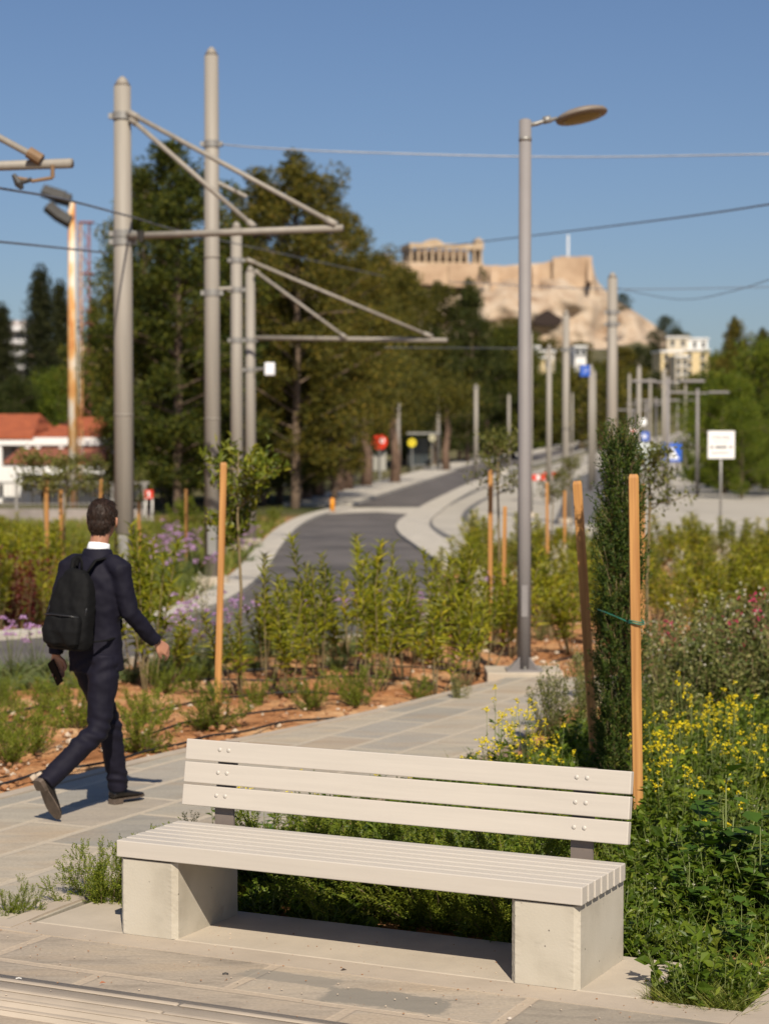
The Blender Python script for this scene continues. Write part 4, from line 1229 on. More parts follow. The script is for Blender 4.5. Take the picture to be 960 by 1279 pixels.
# --- hero row of leafy shrubs on the soil in front of the road
hero = [(182, 862, 668, .0), (345, 856, 700, 0), (330, 838, 720, 0), (398, 848, 684, 0), (425, 832, 690, 0), (447, 846, 668, 0), (476, 838, 672, 0), (505, 848, 684, 0), (520, 826, 690, 0), (300, 870, 760, 0),
        (578, 856, 690, 0), (560, 838, 684, 0), (600, 842, 700, 0), (470, 862, 720, 0), (382, 826, 715, 0), (640, 820, 690, 0), (210, 850, 740, 0), (545, 868, 745, 0), (165, 845, 690, 0), (360, 868, 750, 0)]
for px, py, pt, _ in hero:
    p = G(px, py, -.06); h = ztop(pt, p.y)
    o = ole.put((p.x, p.y, -.05), rnd.uniform(0, 6), (rnd.uniform(.8, 1.15), rnd.uniform(.8, 1.15), max(.5, h / 1.02)), None, 'young shrubs planted in the orange soil')
    o.rotation_euler = (rnd.uniform(-.1, .1), rnd.uniform(-.14, .14), rnd.uniform(0, 6))
    row(o, ('tall' if py - pt > 155 else 'shorter') + ' yellow-green young shrub in soil before the curving road')
# right hand field
mixk = Kind([small_bush(92, .8, .42, lf_lau, 'mixed_shrub', 'shrub', .075, 900, .35), small_bush(93, .95, .30, lf_sm, 'mixed_shrub', 'shrub', .05, 700, .4, None, 0, .02, 9, .3), small_bush(94, .7, .35, lf_gry, 'mixed_shrub', 'shrub', .06, 600, .3)])
cnt = 0
for y in list(np.arange(20.8, 41, 1.05)):
    xs = np.arange(.05 * y if y < 30 else .03 * y, .26 * y, .78)
    for x in xs:
        if y < 22.5 and x > 1.0 and x < 9 and y < 21.8: continue
        xx = x + rnd.uniform(-.3, .3); yy = y + rnd.uniform(-.4, .4)
        if yy < 25 and 1.6 < xx < 3.4 and rnd.random() < .45: continue
        if xx / yy < .045 and yy > 30: continue
        s_ = rnd.uniform(.68, .95)
        other = rnd.random() < .26
        o = (mixk if other else ole).put((xx, yy, -.05), rnd.uniform(0, 6), (s_ * 1.35, s_ * 1.35, s_ * rnd.uniform(.8, 1.05)), None, 'young shrubs planted in the orange soil'); cnt += 1
        o.rotation_euler = (rnd.uniform(-.14, .14), rnd.uniform(-.18, .18), rnd.uniform(0, 6)); o.scale.z *= rnd.uniform(.7, 1.12)
        px = 480 + xx / yy * FPX
        zx = 'left of the lamp post' if px < 645 else ('between lamp post and conifer' if px < 745 else ('behind the conifer' if px < 800 else 'right of the stakes'))
        zy = ['nearest row', 'second row', 'third row', 'fourth row', 'fifth row', 'sixth row', 'seventh row', 'back row by the plaza'][min(7, int((yy - 20.3) / 2.6))]
        row(o, ('rounder darker shrub %s, %s' if other else 'young shrub %s, %s') % (zx, zy))
for px, py, s_ in [(640, 800, .8), (625, 782, .8), (690, 800, .9), (712, 792, .9), (735, 806, .8), (835, 790, .8), (870, 780, .9), (905, 776, .85), (945, 770, .9), (815, 775, .8), (660, 785, .8), (850, 760, .8)]:
    p = G(px, py, -.06)
    row(ole.put((p.x, p.y, -.05), rnd.uniform(0, 6), s_, None, 'young shrubs planted in the orange soil'), 'slim-stemmed young shrub over bare orange soil on the right')

# left verge beyond the road
b = MB(); rs = np.random.RandomState(77)
N = 26000; yy = rs.uniform(25, 58, N); xx = -rs.uniform(.03, .24, N) * yy
kx = np.array([q.y for q in kerbLsp]); 
def left_of_road(x, y):
    best = None
    for a, c in zip(kerbLsp, kerbLsp[1:]):
        if (a.y - y) * (c.y - y) <= 0:
            t = (y - a.y) / (c.y - a.y + 1e-9); xr = a.x + t * (c.x - a.x)
            best = xr if best is None else min(best, xr)
    if best is None: return y > 24 and x < -4
    return x < best - .62
sel = [i for i in range(N) if left_of_road(xx[i], yy[i])]
P0 = np.stack([xx[sel], yy[sel], np.full(len(sel), -.06)], 1); D0 = rs.normal(size=(len(sel), 3)) * .4 + np.array([0, 0, 1])
b.quads(P0, D0, rs.uniform(.12, .34, len(sel)), .03, rs)
tag(b.build('grass', lf_grass), 'green and straw coloured grass covering the verge beyond the road', 'grass', kind='stuff')
def put(K, px, d, sc, lab, grp, szz=None, z=None):
    return K.put((X(px, d), d, rise(d) - .05 if z is None else z), rnd.uniform(0, 6), sc, lab, grp)
for px, d, s_ in [(196, 32, 1.4), (208, 30, 1.3), (222, 33, 1.4), (236, 31, 1.2), (250, 34, 1.3), (205, 35, 1.3), (228, 36, 1.3), (256, 29.5, 1.0), (214, 38, 1.3), (190, 36, 1.2), (300, 40, 1.1), (312, 42, 1.1), (306, 37, 1.0), (245, 37.5, 1.2)]:
    row(put(tul, px, d, s_, None, 'purple flowering clumps'), 'purple-flowered clump on the verge beyond the road')
pk = [(15, 852), (45, 848), (75, 846), (210, 838), (232, 830), (250, 836), (275, 826), (300, 822), (330, 818), (362, 826), (395, 816), (430, 820), (455, 812), (490, 818), (515, 806), (545, 800), (385, 812), (225, 845), (595, 790), (610, 776), (140, 838)]
for px, py in pk:
    p = G(px, py, -.06)
    row(tul.put((p.x, p.y, -.05), rnd.uniform(0, 6), rnd.uniform(.9, 1.1), None, 'purple flowering clumps'), 'purple-flowered clump along the near side of the road')
for px, py in [(2, 868), (28, 862), (60, 866), (95, 858), (195, 852), (222, 842), (258, 846), (130, 862), (160, 850), (420, 836), (320, 836), (530, 822), (-10, 850)]:
    p = G(px, py, -.06)
    row(tuft.put((p.x, p.y, -.05), rnd.uniform(0, 6), rnd.uniform(.55, .75), None, 'grey-green grass tufts by the road'), 'grey-green grass tuft in soil before the road')
for px, d, h, s_ in [(0, 27, 1.35, 1.2), (22, 27.5, 1.3, 1.2), (42, 26.5, 1.2, 1.1), (-6, 24.2, .8, .8), (62, 24.6, .9, .8), (62, 27, 1.1, 1.1), (10, 29, 1.2, 1.2), (-15, 27, 1.3, 1.2), (50, 31, 1.0, 1.1), (90, 30, .9, 1), (75, 34, .9, 1.1), (105, 35, .8, 1.1), (30, 36, .9, 1.2), (12, 40, .9, 1.3), (170, 27.5, 1.0, .9)]:
    row(put(ole, px, d, (s_, s_, h), None, 'leafy shrubs on the left verge'), 'broad leafy shrub on the left verge behind the man')
red = Kind([small_bush(61, .75, .5, lf_red, 'red_shrub', 'shrub', .06, 900, .3)])
for px, d, s_ in [(2, 24.6, 1.25), (28, 24.9, 1.3), (50, 25.4, 1.0), (-18, 25, 1.1)]:
    row(put(red, px, d, s_, None, 'dark red shrubs'), 'dark red leaved shrub low among the green ones on the left')
# yellowish dry bushes on the verge
ver = Kind([small_bush(62, .55, .55, lf_grass, 'verge_bush', 'bush', .06, 900, .25), small_bush(63, .8, .5, lf_brt, 'verge_bush', 'bush', .06, 900, .4)])
for px, d, s_ in [(180, 48, 1), (205, 50, 1), (235, 48, 1), (260, 52, 1), (285, 50, 1), (160, 46, 1), (215, 44, .9), (190, 42, .9), (250, 44, .8), (120, 44, 1), (95, 42, 1), (70, 40, 1), (330, 56, .8), (345, 60, .8)]:
    row(put(ver, px, d, (s_ * 1.2, s_ * 1.2, s_ * .85), None, 'low bushes on the left verge'), 'low yellowish bush on the verge between road and wall')
for px, d, s_ in [(228, 55, 1.6), (244, 57, 1.5)]:
    row(put(ver, px, d, s_, None, 'low bushes on the left verge'), 'rounded bright green bush below the big trees', ) if False else None
rb = small_bush(64, 1.0, .7, lf_brt, 'round_bush', 'bush', .07, 1600, .5)
rb.location = (X(236, 54), 54, -.05); rb['label'] = 'rounded bright green bush below the big trees left of the pole'
# magenta salvias, grey shrubs
sal = Kind([small_bush(65, .85, .22, lf_gry, 'salvia', 'flowering plant', .04, 350, .4, lf_mag, 40, .022, 10)])
for px, py, s_ in [(930, 868, 1.1), (955, 872, 1.15), (905, 880, .9), (842, 872, .85), (775, 838, .7), (888, 858, .8), (965, 850, 1.1), (520, 800, .6)]:
    p = G(px, py, -.06)
    row(sal.put((p.x, p.y, -.05), rnd.uniform(0, 6), s_, None, 'magenta flowering plants'), 'thin plant with magenta flower spikes')
gry = Kind([small_bush(66, .8, .5, lf_gry, 'grey_shrub', 'shrub', .042, 2200, .5, lf_wht, 40, .018, 26), small_bush(67, .7, .42, lf_gry, 'grey_shrub', 'shrub', .045, 1600, .45, None, 0, .02, 20)])
for px, py, s_ in [(850, 905, 1.0), (905, 900, 1.15), (950, 905, 1.2), (880, 870, 1.1), (940, 865, 1.2), (830, 880, .9), (985, 880, 1.2), (825, 930, .8), (970, 840, 1.1), (920, 838, 1.0)]:
    p = G(px, py, -.06)
    row(gry.put((p.x, p.y, -.05), rnd.uniform(0, 6), s_, None, 'grey-green shrubs'), 'grey-green small-leaved shrub right of the stakes behind the yellow flowers')
for px, py, s_ in [(690, 918, .62), (720, 910, .55), (735, 880, .6), (672, 800, .5), (575, 880, .35)]:
    p = G(px, py, -.06)
    row(gry.put((p.x, p.y, -.05), rnd.uniform(0, 6), (s_ * .7, s_ * .7, s_ * 1.1), None, 'grey-green shrubs'), 'small grey-green bush between bench and lamp post')
wfl = Kind([small_bush(68, .55, .16, lf_gry, 'white_flower_spikes', 'flowering plant', .03, 160, .4, lf_wht, 60, .02, 8)])
for px, py in [(598, 800), (585, 812), (690, 760), (700, 748), (645, 800), (845, 760), (905, 745), (250, 812), (560, 790)]:
    p = G(px, py, -.06)
    row(wfl.put((p.x, p.y, -.05), rnd.uniform(0, 6), (1.1, 1.1, 1.5), None, 'whitish flower spikes'), 'thin plant with whitish flower spikes among the shrubs')

# mustard plants with yellow flowers
def mustard(seed, h=.55):
    rs = np.random.RandomState(seed); st = MB(); lf = MB(); fl = MB(); P0, D0, L0 = [], [], []; FP, FD = [], []
    for k in range(rs.randint(3, 5)):
        a = rs.uniform(0, 2 * PI); l = rs.uniform(.05, .26); hh = h * rs.uniform(.7, 1.1)
        t1 = np.array([math.cos(a) * l, math.sin(a) * l, hh]); mid = t1 * .5 + np.array([math.cos(a) * .04, math.sin(a) * .04, 0])
        f = lambda t: 2 * mid * t * (1 - t) + t1 * t * t + np.array([0, 0, -.05 * (1 - t)])
        st.tube([tuple(f(t)) for t in np.linspace(0, 1, 5)], [.004, .0035, .003, .002, .0015], 4)
        tips = [f(1.0)]
        for j in range(1):
            t = rs.uniform(.55, .85); tips.append(f(t) + np.array([rs.uniform(-.06, .06), rs.uniform(-.06, .06), rs.uniform(.06, .12)]))
            st.tube([tuple(f(t)), tuple(tips[-1])], [.002, .0012], 3)
        for tp in tips:
            for q in range(rs.randint(5, 9)):
                c = tp + rs.normal(size=3) * np.array([.010, .010, .012]); nrm = unit(rs.normal(size=3) * .7 + np.array([0, -.2, 1]))
                u = unit(np.cross(nrm, rs.normal(size=3))); w = np.cross(nrm, u)
                for m in range(4):
                    FP.append(c); FD.append(unit(u * math.cos(m * PI / 2) + w * math.sin(m * PI / 2) + nrm * .35))
        for j in range(16):
            t = rs.uniform(.05, .8); aa = rs.uniform(0, 2 * PI)
            P0.append(f(t)); D0.append([math.cos(aa), math.sin(aa), rs.uniform(.0, .9)]); L0.append(rs.uniform(.05, .11) * (1.1 - t * .7))
    L0 = np.array(L0); lf.leaves(P0, D0, L0, L0 * .33, .25, rs)
    fl.leaves(FP, FD, .0105, .0095, .15, rs)
    return proto('mustard_plant', 'wildflower', [('stems', st, m_stemg, True), ('foliage', lf, lf_weed, False), ('blossoms', fl, lf_yel, False)])
mus = Kind([mustard(s, h) for s, h in ((71, .55), (72, .5), (73, .62), (74, .45))])
mp = []
rq = random.Random(12)
for _ in range(30): mp.append((rq.uniform(808, 965), rq.uniform(950, 1040)))
for _ in range(12): mp.append((rq.uniform(610, 770), rq.uniform(985, 1035)))
for px, py in [(530, 1075), (645, 1040), (440, 1050), (300, 1080), (360, 1060), (385, 1075), (270, 1072), (600, 1050), (840, 1075), (870, 1060), (790, 1020), (905, 1090)]: mp.append((px, py))
for px, py in mp:
    p = G(px, py, -.08)
    zone = 'just behind the backrest' if px < 790 and py >= 1035 else ('between backrest and conifer' if px < 790 else (('high among the weeds near the stake' if px < 880 else 'high among the weeds near the right edge') if py < 990 else ('halfway down the weeds near the stake' if px < 880 else 'halfway down the weeds near the right edge')))
    row(mus.put((p.x, p.y, -.07), rnd.uniform(0, 6), rnd.uniform(.8, 1.15), None, 'yellow wildflowers around the bench'), 'yellow mustard flower ' + zone)
def compress_rows():
    """past twenty to a row the plants cannot be told apart: they share one phrase"""
    for k in list(ROWS):
        if len(ROWS[k]) > 40:
            for o in ROWS[k]: o['label'] = k
            del ROWS[k]

# big-leaved mallow plant
def mallow(seed=81):
    rs = np.random.RandomState(seed); st = MB(); lf = MB()
    def big(c, d, nrm, L):
        d = unit(d); s_ = unit(np.cross(d, nrm)); n_ = np.cross(s_, d)
        pts = [(0, 0), (.22, .30), (.10, .48), (.42, .46), (.50, .62), (.70, .36), (1.0, 0)]
        V = [c + d * L * x + s_ * L * y + n_ * L * .22 * (y - .25 * x) for x, y in pts] + [c + d * L * x - s_ * L * y + n_ * L * .22 * (y - .25 * x) for x, y in pts[1:-1]]
        mid = c + d * L * .45; V.append(mid); i = len(V) - 1
        lf.add(V, [(0, 1, i), (1, 2, 3, i), (3, 4, 5, i), (5, 6, i), (0, i, 7), (7, i, 9, 8), (9, i, 11, 10), (11, i, 6)])
    for k in range(9):
        a = rs.uniform(0, 2 * PI); l = rs.uniform(.02, .22) if k else 0; hh = .55 * rs.uniform(.6, 1) if k else .62
        t1 = np.array([math.cos(a) * l, math.sin(a) * l, hh])
        st.tube([(0, 0, -.05), tuple(t1 * .5), tuple(t1)], [.006, .005, .003], 5)
        for j in range(11):
            t = rs.uniform(.25, 1.0); aa = rs.uniform(0, 2 * PI); c = t1 * t
            d = np.array([math.cos(aa), math.sin(aa), rs.uniform(.0, .9)])
            st.tube([tuple(c), tuple(c + unit(d) * .04)], [.002, .0015], 3)
            big(c + unit(d) * .04, d + np.array([0, 0, -.3]), np.array([0, 0, 1.]), rs.uniform(.06, .12))
    return proto('mallow_plant', 'plant', [('stems', st, m_stemg, True), ('foliage', lf, lf_bigw, False)])
MA = Kind([mallow()])
for px, py, s_, lab in [(905, 1150, 1.1, 'dark green plant with large lobed leaves, the tallest weed on the right'), (948, 1170, .8, 'large-leaved weed at the right edge of the photo'), (860, 1175, .6, 'low large-leaved weed right of the bench end'), (925, 1215, .45, 'small fresh broad-leaved weed low at the right edge of the bed'), (845, 1120, .5, 'broad-leaved weed below the foot of the upright stake'), (330, 1085, .5, 'large-leaved weed under the left part of the backrest'), (612, 1075, .5, 'large-leaved weed behind the right bracket of the backrest')]:
    p = G(px, py, -.08); MA.put((p.x, p.y, -.07), rnd.uniform(0, 6), s_, lab, 'large-leaved weeds')

# ground cover of weeds around the bench: nobody could count it
W = MB(); rs = np.random.RandomState(91)
n_path = Vector((-(e_near[2] - e_near[1]).y, (e_near[2] - e_near[1]).x, 0)).normalized()
def in_bed(x, y):
    q = Vector((x, y, 0)) - B0; u, v = q.dot(U), q.dot(V_)
    if v < .03 or u < -.62 or u > 4.2: 
        if not (y > 11.0 and x > 1.2 and v > 0): return None
    if v > 5.4 and u < -.66: pass
    if u < -.64 and v < 5.4: return None
    if v < .66 and -.30 < u < LB + .47: return None
    if e_near[1].x - .05 and (Vector((x, y, 0)) - e_near[1]).dot(n_path) > -.06 and y < 14.2: return None
    if y > 17.2 and x < 9: return None
    if y > 13.6 and x < .75 + (y - 13.6) * .34: return None
    return u, v
P0, D0, L0, W0 = [], [], [], []; GP, GD, GL = [], [], []
cntw = 0
for _ in range(20000):
    y = rs.uniform(7.2, 17.2); x = rs.uniform(-1.7, .23 * y)
    q = in_bed(x, y)
    if q is None: continue
    u, v = q
    dens = noise.noise(Vector((x * 1.6, y * 1.6, 5)))
    near_right = u < -.1 and v < 2.0
    if u > 2.3: 
        if rs.rand() < .8: continue
    if .0 < u < 2.4 and v < 1.6 and rs.rand() < .45: continue
    if dens < -.28 and rs.rand() < .8: continue
    kind = rs.rand()
    hh = (.10 + .22 * max(0, dens + .35)) * rs.uniform(.7, 1.3)
    if u > .1 and v < 1.5: hh *= .8
    if kind < .72:      # leafy weed: short stems with leaves all along
        ns_ = rs.randint(2, 5); ll = rs.choice([.024, .034, .048, .064]) * rs.uniform(.8, 1.2); wr_ = rs.choice([.3, .45, .6])
        for k in range(ns_):
            a = rs.uniform(0, 2 * PI); tl = rs.uniform(0, .7); dd = unit(np.array([math.cos(a) * tl, math.sin(a) * tl, 1]))
            L_ = hh * rs.uniform(.6, 1.2)
            W.tube([(x, y, -.09), tuple(np.array([x, y, -.09]) + dd * L_)], [.0022, .001], 3, caps=False, mi=1)
            m_ = int(5 + L_ * 38)
            for j in range(m_):
                t = (j + rs.rand()) / m_; aa = rs.uniform(0, 2 * PI)
                P0.append(np.array([x, y, -.09]) + dd * L_ * t); D0.append([math.cos(aa), math.sin(aa), rs.uniform(.0, 1.1)]); L0.append(ll * rs.uniform(.7, 1.2)); W0.append(L0[-1] * wr_)
    elif kind < .88:    # rosette of long leaves
        m_ = rs.randint(6, 12); ll = rs.uniform(.05, .10)
        for j in range(m_):
            aa = rs.uniform(0, 2 * PI)
            P0.append(np.array([x, y, -.08])); D0.append([math.cos(aa), math.sin(aa), rs.uniform(.3, 1.6)]); L0.append(ll * rs.uniform(.7, 1.3)); W0.append(L0[-1] * .28)
    else:
        for j in range(rs.randint(8, 18)):
            a = rs.uniform(0, 2 * PI); tl = rs.uniform(.05, .7)
            GP.append(np.array([x, y, -.09]) + np.array([math.cos(a), math.sin(a), 0]) * .015); GD.append([math.cos(a) * tl, math.sin(a) * tl, 1]); GL.append(rs.uniform(.08, .26))
    cntw += 1
print('weeds', cntw, len(P0), len(GP))
W.leaves(P0, D0, np.array(L0), np.array(W0), .25, rs)
sel = rs.randint(0, len(P0), 900)
fp = np.array(P0)[sel] + np.array([0, 0, .03]); W.leaves(np.repeat(fp, 4, 0), rs.normal(size=(3600, 3)) + np.array([0, 0, .5]), .011, .007, .2, rs, 2)
wo = W.build('ground_cover', [lf_weed, m_stemg, lf_wht])
tag(wo, 'dense green weeds covering the bed behind and right of the bench', 'weeds', kind='stuff')
b = MB(); b.leaves(GP, GD, np.array(GL), .006, .8, rs)
# grass fringe along the pavement edge
for _ in range(260):
    u = rs.uniform(-.62, -.31); v = rs.uniform(.0, .12) + (0 if u > -.3 else 0)
    p = UV(u, v + .02, -.09); n_ = 6
    a = rs.uniform(0, 2 * PI, n_); tl = rs.uniform(.1, .9, n_)
    b.leaves(np.tile([p.x, p.y, p.z], (n_, 1)), np.stack([np.cos(a) * tl, np.sin(a) * tl, np.ones(n_)], 1), rs.uniform(.08, .2, n_), .005, .8, rs)
tag(b.build('grass', lf_grass), 'thin grass blades sprouting among the weeds near the paving', 'grass', kind='stuff')

# ------------------------------------------------------------------ street lamp beside the path
base = G(654, 842)
LD = base.y
lamp = thing('street_lamp', 'tall grey round lamp post with one disc-shaped head at the end of the path', 'street lamp', tuple(base))
struct((lambda bb: bb.build('lamp_plinth', m_conc, loc=tuple(base), bevel=.01))((lambda bb: (bb.box(-.36, .36, -.20, .42, -.15, .035), bb)[1])(MB())))
LH = ztop(150, LD)
b = MB(); b.tube([(0, 0, .04), (0, 0, 1.6), (0, 0, LH)], [.066, .063, .058], 24)
b.tube([(0, 0, LH), (0, 0, LH + .012)], [.058, .03], 24)
b.build('pole', m_lamp, lamp, smooth=True)
b = MB(); b.box(-.17, .17, -.17, .17, .036, .052)
for k in range(4):
    M_ = Matrix.Rotation(R(45 + 90 * k), 4, 'Z')
    b.add([tuple(M_ @ Vector(v)) for v in [(.05, -.006, .053), (.19, -.006, .053), (.05, -.006, .18), (.05, .006, .053), (.19, .006, .053), (.05, .006, .18)]], [(0, 1, 2), (5, 4, 3), (0, 3, 4, 1), (1, 4, 5, 2), (2, 5, 3, 0)])
b.build('base_plate', m_lamp, lamp)
b = MB()
for k in range(4):
    M_ = Matrix.Rotation(R(90 * k), 4, 'Z'); c = M_ @ Vector((.13, 0, .052)); b.tube([c, c + Vector((0, 0, .035))], [.014, .012], 6)
b.build('anchor_bolt', m_metal, lamp)
b = MB(); b.box(-.03, .03, -.069, -.062, .55, .85); b.build('inspection_hatch', m_lamp, lamp, bevel=.003)
b = MB(); b.tube([(.0, 0, LH - .20), (.0, 0, LH - .16)], [.0615, .0615], 20); 
b.build('collar', m_metal, lamp, smooth=True)
b = MB(); b.tube([(.02, 0, LH - .05), (.10, 0, LH - .035), (.18, 0, LH - .01), (.30, 0, LH + .015)], [(.028, .022), (.026, .022), (.03, .02), (.028, .018)], 12)
b.tube([(.17, 0, LH - .005), (.24, 0, LH + .01)], [.036, .036], 10)
b.build('arm', m_metal, lamp, smooth=True)
m_lampin = mat('lamp_glass', (.17, .135, .065), .3)
tilt = Matrix.Translation((.53, 0, LH + .045)) @ Matrix.Rotation(R(-12), 4, 'Y') @ Matrix.Rotation(R(-9), 4, 'X')
b = MB(); n = 30; V = []
prof = [(.0, .055), (.10, .052), (.18, .040), (.235, .018), (.25, -.004), (.243, -.022), (.20, -.030), (.0, -.030)]
for r_, z in prof:
    for k in range(n):
        th = 2 * PI * k / n; V.append(tuple(tilt @ Vector((max(r_, .001) * math.cos(th), max(r_, .001) * .82 * math.sin(th), z))))
b.add(V, [(i * n + k, i * n + (k + 1) % n, (i + 1) * n + (k + 1) % n, (i + 1) * n + k) for i in range(len(prof) - 1) for k in range(n)])
hd = b.build('lamp_head', mat('lamp_housing', (.20, .165, .135), .55), lamp, smooth=True)
b = MB(); b.ell(tilt @ Vector((0, 0, -.030)), (.19, .155, .012), 24, 6, tilt.to_3x3()); b.build('lens', m_lampin, hd, smooth=True)

# ------------------------------------------------------------------ tram poles, arms, wires
def cat_pole(px, d, ytop, r=.115, lab='', bands=(), dz=0.0, group='tall beige catenary poles', name='catenary_pole', base=True, cone=True):
    H_ = ztop(ytop, d) - rise(d)
    t = thing(name, lab, 'tram pole', (X(px, d), d, rise(d)), 0, group)
    b = MB(); b.tube([(0, 0, -.1), (0, 0, H_ * .5), (0, 0, H_ - .12)], [r * 1.12, r * 1.04, r * .94], 20)
    if cone: b.tube([(0, 0, H_ - .12), (0, 0, H_ - .02), (0, 0, H_ + .02)], [r * .94, r * .5, r * .12], 20)
    b.build('pole', m_pole, t, smooth=True)
    if base:
        b = MB(); b.tube([(0, 0, -.1), (0, 0, .16)], [r * 2.3, r * 2.2], 20); b.build('concrete_base', m_conc, t)
    for yb in bands:
        z = ztop(yb, d) - rise(d)
        b = MB(); b.tube([(0, 0, z - .05), (0, 0, z + .05)], [r * 1.12, r * 1.12], 20)
        b.box(-r * 1.5, -r * .95, -.04, .04, z - .035, z + .035); b.box(r * .95, r * 1.5, -.04, .04, z - .035, z + .035)
        b.build('band', m_metal, t)
    return t
p1 = cat_pole(155, 27.5, 97, .125, 'nearest tall beige pole, behind the walking man, carrying a bracket arm', (145, 292, 302))
p2 = cat_pole(265.5, 31, 60, .115, 'tallest beige pole, second from the left, without an arm', (180, 366))
for pp_, r_ in ((p1, .14), (p2, .13)):
    b = MB(); b.box(-.07, .07, -r_ - .008, -r_ + .03, .5, .95); b.build('inspection_hatch', m_metal, pp_, bevel=.004)
    for zz_ in (2.6, 5.1):
        b = MB(); b.tube([(0, 0, zz_), (0, 0, zz_ + .018)], r_ * .985, 24); b.build('weld_ring', m_pole, pp_, smooth=True)
p3 = cat_pole(296, 41, 278, .118, 'beige pole with conical top right of the tallest pole', (325, 362, 425))
p4 = cat_pole(313, 44, 333, .108, 'thinner pole carrying the lower bracket arm and a white box', (425, 462))
def cantilever(pole, z_px, d, tip, d2, stays, lab):
    """bracket arm of a pole: level tube and slanting stays, parts of the pole they are bolted to"""
    o = Vector(pole.location)
    def L(px, py, dd): return P(px, py, dd) - o
    b = MB(); b.tube([L(*z_px, d), L(*tip, d2)], .048, 12); b.build('bracket_arm', m_pole, pole, smooth=True)
    for (a, da), (c, dc) in stays:
        b = MB(); A = L(*a, da); C_ = L(*c, dc); b.tube([A, C_], .034, 10)
        b.tube([A, lerp(A, C_, .05)], .048, 10); b.tube([lerp(A, C_, .95), C_], .048, 10)
        b.build('stay_tube', m_pole, pole, smooth=True)
cantilever(p1, (160, 295), 27.4, (428, 285), 26.4, [(((160, 140), 27.4), ((420, 281), 26.4)), (((163, 148), 27.4), ((318, 284), 26.9))], '')
cantilever(p4, (316, 422), 44, (558, 425), 42.5, [(((308, 324), 42), ((540, 421), 42.6)), (((318, 338), 43.8), ((432, 422), 43.2))], '')
b = MB(); b.box(-.11, .11, -.1, .1, -.14, .14); 
wb = b.build('equipment_box', mat('white_enamel', (.75, .76, .8), .4), p4, bevel=.02); wb.location = P(337, 461, 43.6) - Vector(p4.location)
b = MB(); b.tube([P(319, 461, 43.8) - Vector(p4.location), P(334, 461, 43.6) - Vector(p4.location)], .03, 8); b.build('box_bracket', m_metal, p4)
# clamps and insulators on the arms
b = MB(); o1 = Vector(p1.location)
for (px, py) in ((176, 294), (318, 289), (413, 285), (336, 291)):
    c = P(px, py, 26.9) - o1; b.tube([c + Vector((0, 0, -.09)), c + Vector((0, 0, .06))], [.03, .055], 8)
b.build('clamp', m_dark, p1)
# short arm on the tallest pole
b = MB(); o2 = Vector(p2.location); b.tube([P(272, 228, 31) - o2, P(308, 246, 31) - o2], .03, 8); b.build('stub_arm', m_pole, p2)
b = MB(); b.tube([P(272, 361, 31) - o2, P(290, 360, 31) - o2], .03, 8); b.build('stub_arm', m_pole, p2)
# off-frame pole on the left whose arm reaches into view
p0 = cat_pole(-190, 20, 40, .12, 'pole outside the left edge, only its bracket arm reaches into view', (), group=None)
cantilever(p0, (-190, 214), 20, (90, 204), 19.2, [(((-190, 70), 20), ((52, 200), 19.3))], '')
o0 = Vector(p0.location)
b = MB(); b.tube([P(66, 206, 19.2) - o0, P(66, 222, 19.2) - o0], .02, 8); b.tube([P(66, 222, 19.2) - o0, P(42, 226, 19.2) - o0, P(20, 222, 19.2) - o0], .018, 8)
b.tube([P(36, 190, 19.25) - o0, P(52, 200, 19.25) - o0], .06, 10)
b.build('clamp', mat('rusty_fitting', (.2, .12, .06), .7), p0)
b = MB(); b.tube([P(17, 218, 19.2) - o0, P(24, 229, 19.2) - o0, P(28, 236, 19.2) - o0], [.02, .045, .02], 8); b.tube([P(24, 229, 19.2) - o0, P(40, 224, 19.2) - o0], .022, 8)
b.build('insulator', m_dark, p0)

def wire(pts, r, m, lab, n=10, sag=0.0):
    P_ = [Vector(p) for p in pts]
    if len(P_) == 2:
        a, c = P_; P_ = [lerp(a, c, k / n) - Vector((0, 0, sag * 4 * (k / n) * (1 - k / n))) for k in range(n + 1)]
    else: P_ = spline(P_, 6)
    b = MB(); b.tube(P_, r, 6)
    return tag(b.build('overhead_wire', m, smooth=True), lab, 'overhead wire', 'overhead wires')
wire([P(-60, 224, 18), P(0, 235, 19.5), P(80, 249, 22), P(165, 271, 27.4)], .013, m_wire, 'dark wire sloping down from the left edge to the nearest pole, upper one')
wire([P(-60, 297, 20), P(0, 302, 21.5), P(60, 308, 24), P(135, 316, 27.4)], .013, m_wire, 'dark wire entering at the left edge and ending at the nearest pole, lower one')
wire([P(165, 271, 27.4), P(230, 290, 30), P(330, 312, 36), P(480, 345, 50)], .010, m_wire, 'thin dark wire passing behind the tall poles towards the trees')
wire([P(275, 180, 31), P(320, 184, 30), P(440, 190, 29), P(700, 196, 28), P(990, 192, 26)], .011, m_wirelt, 'pale wire crossing the sky from the tallest pole to the right edge')
wire([P(470, 318, 60), P(600, 302, 48), P(700, 290, 40), P(860, 270, 32), P(1000, 249, 27)], .014, m_wire, 'blue-grey wire rising across the sky towards the right edge')
wire([P(480, 434, 45), P(640, 435, 48), P(763, 437, 46)], .009, m_wire, 'pale level wire low in front of the trees between arm and pole')
wire([P(560, 352, 53), P(763, 361, 53), P(990, 358, 52)], .012, m_wire, 'level grey wire crossing in front of the rock behind the lamp post')
wire([P(770, 360, 46), P(850, 374, 42), P(920, 362, 38), P(990, 338, 34)], .008, m_wire, 'thin sagging wire right of the broad catenary pole')

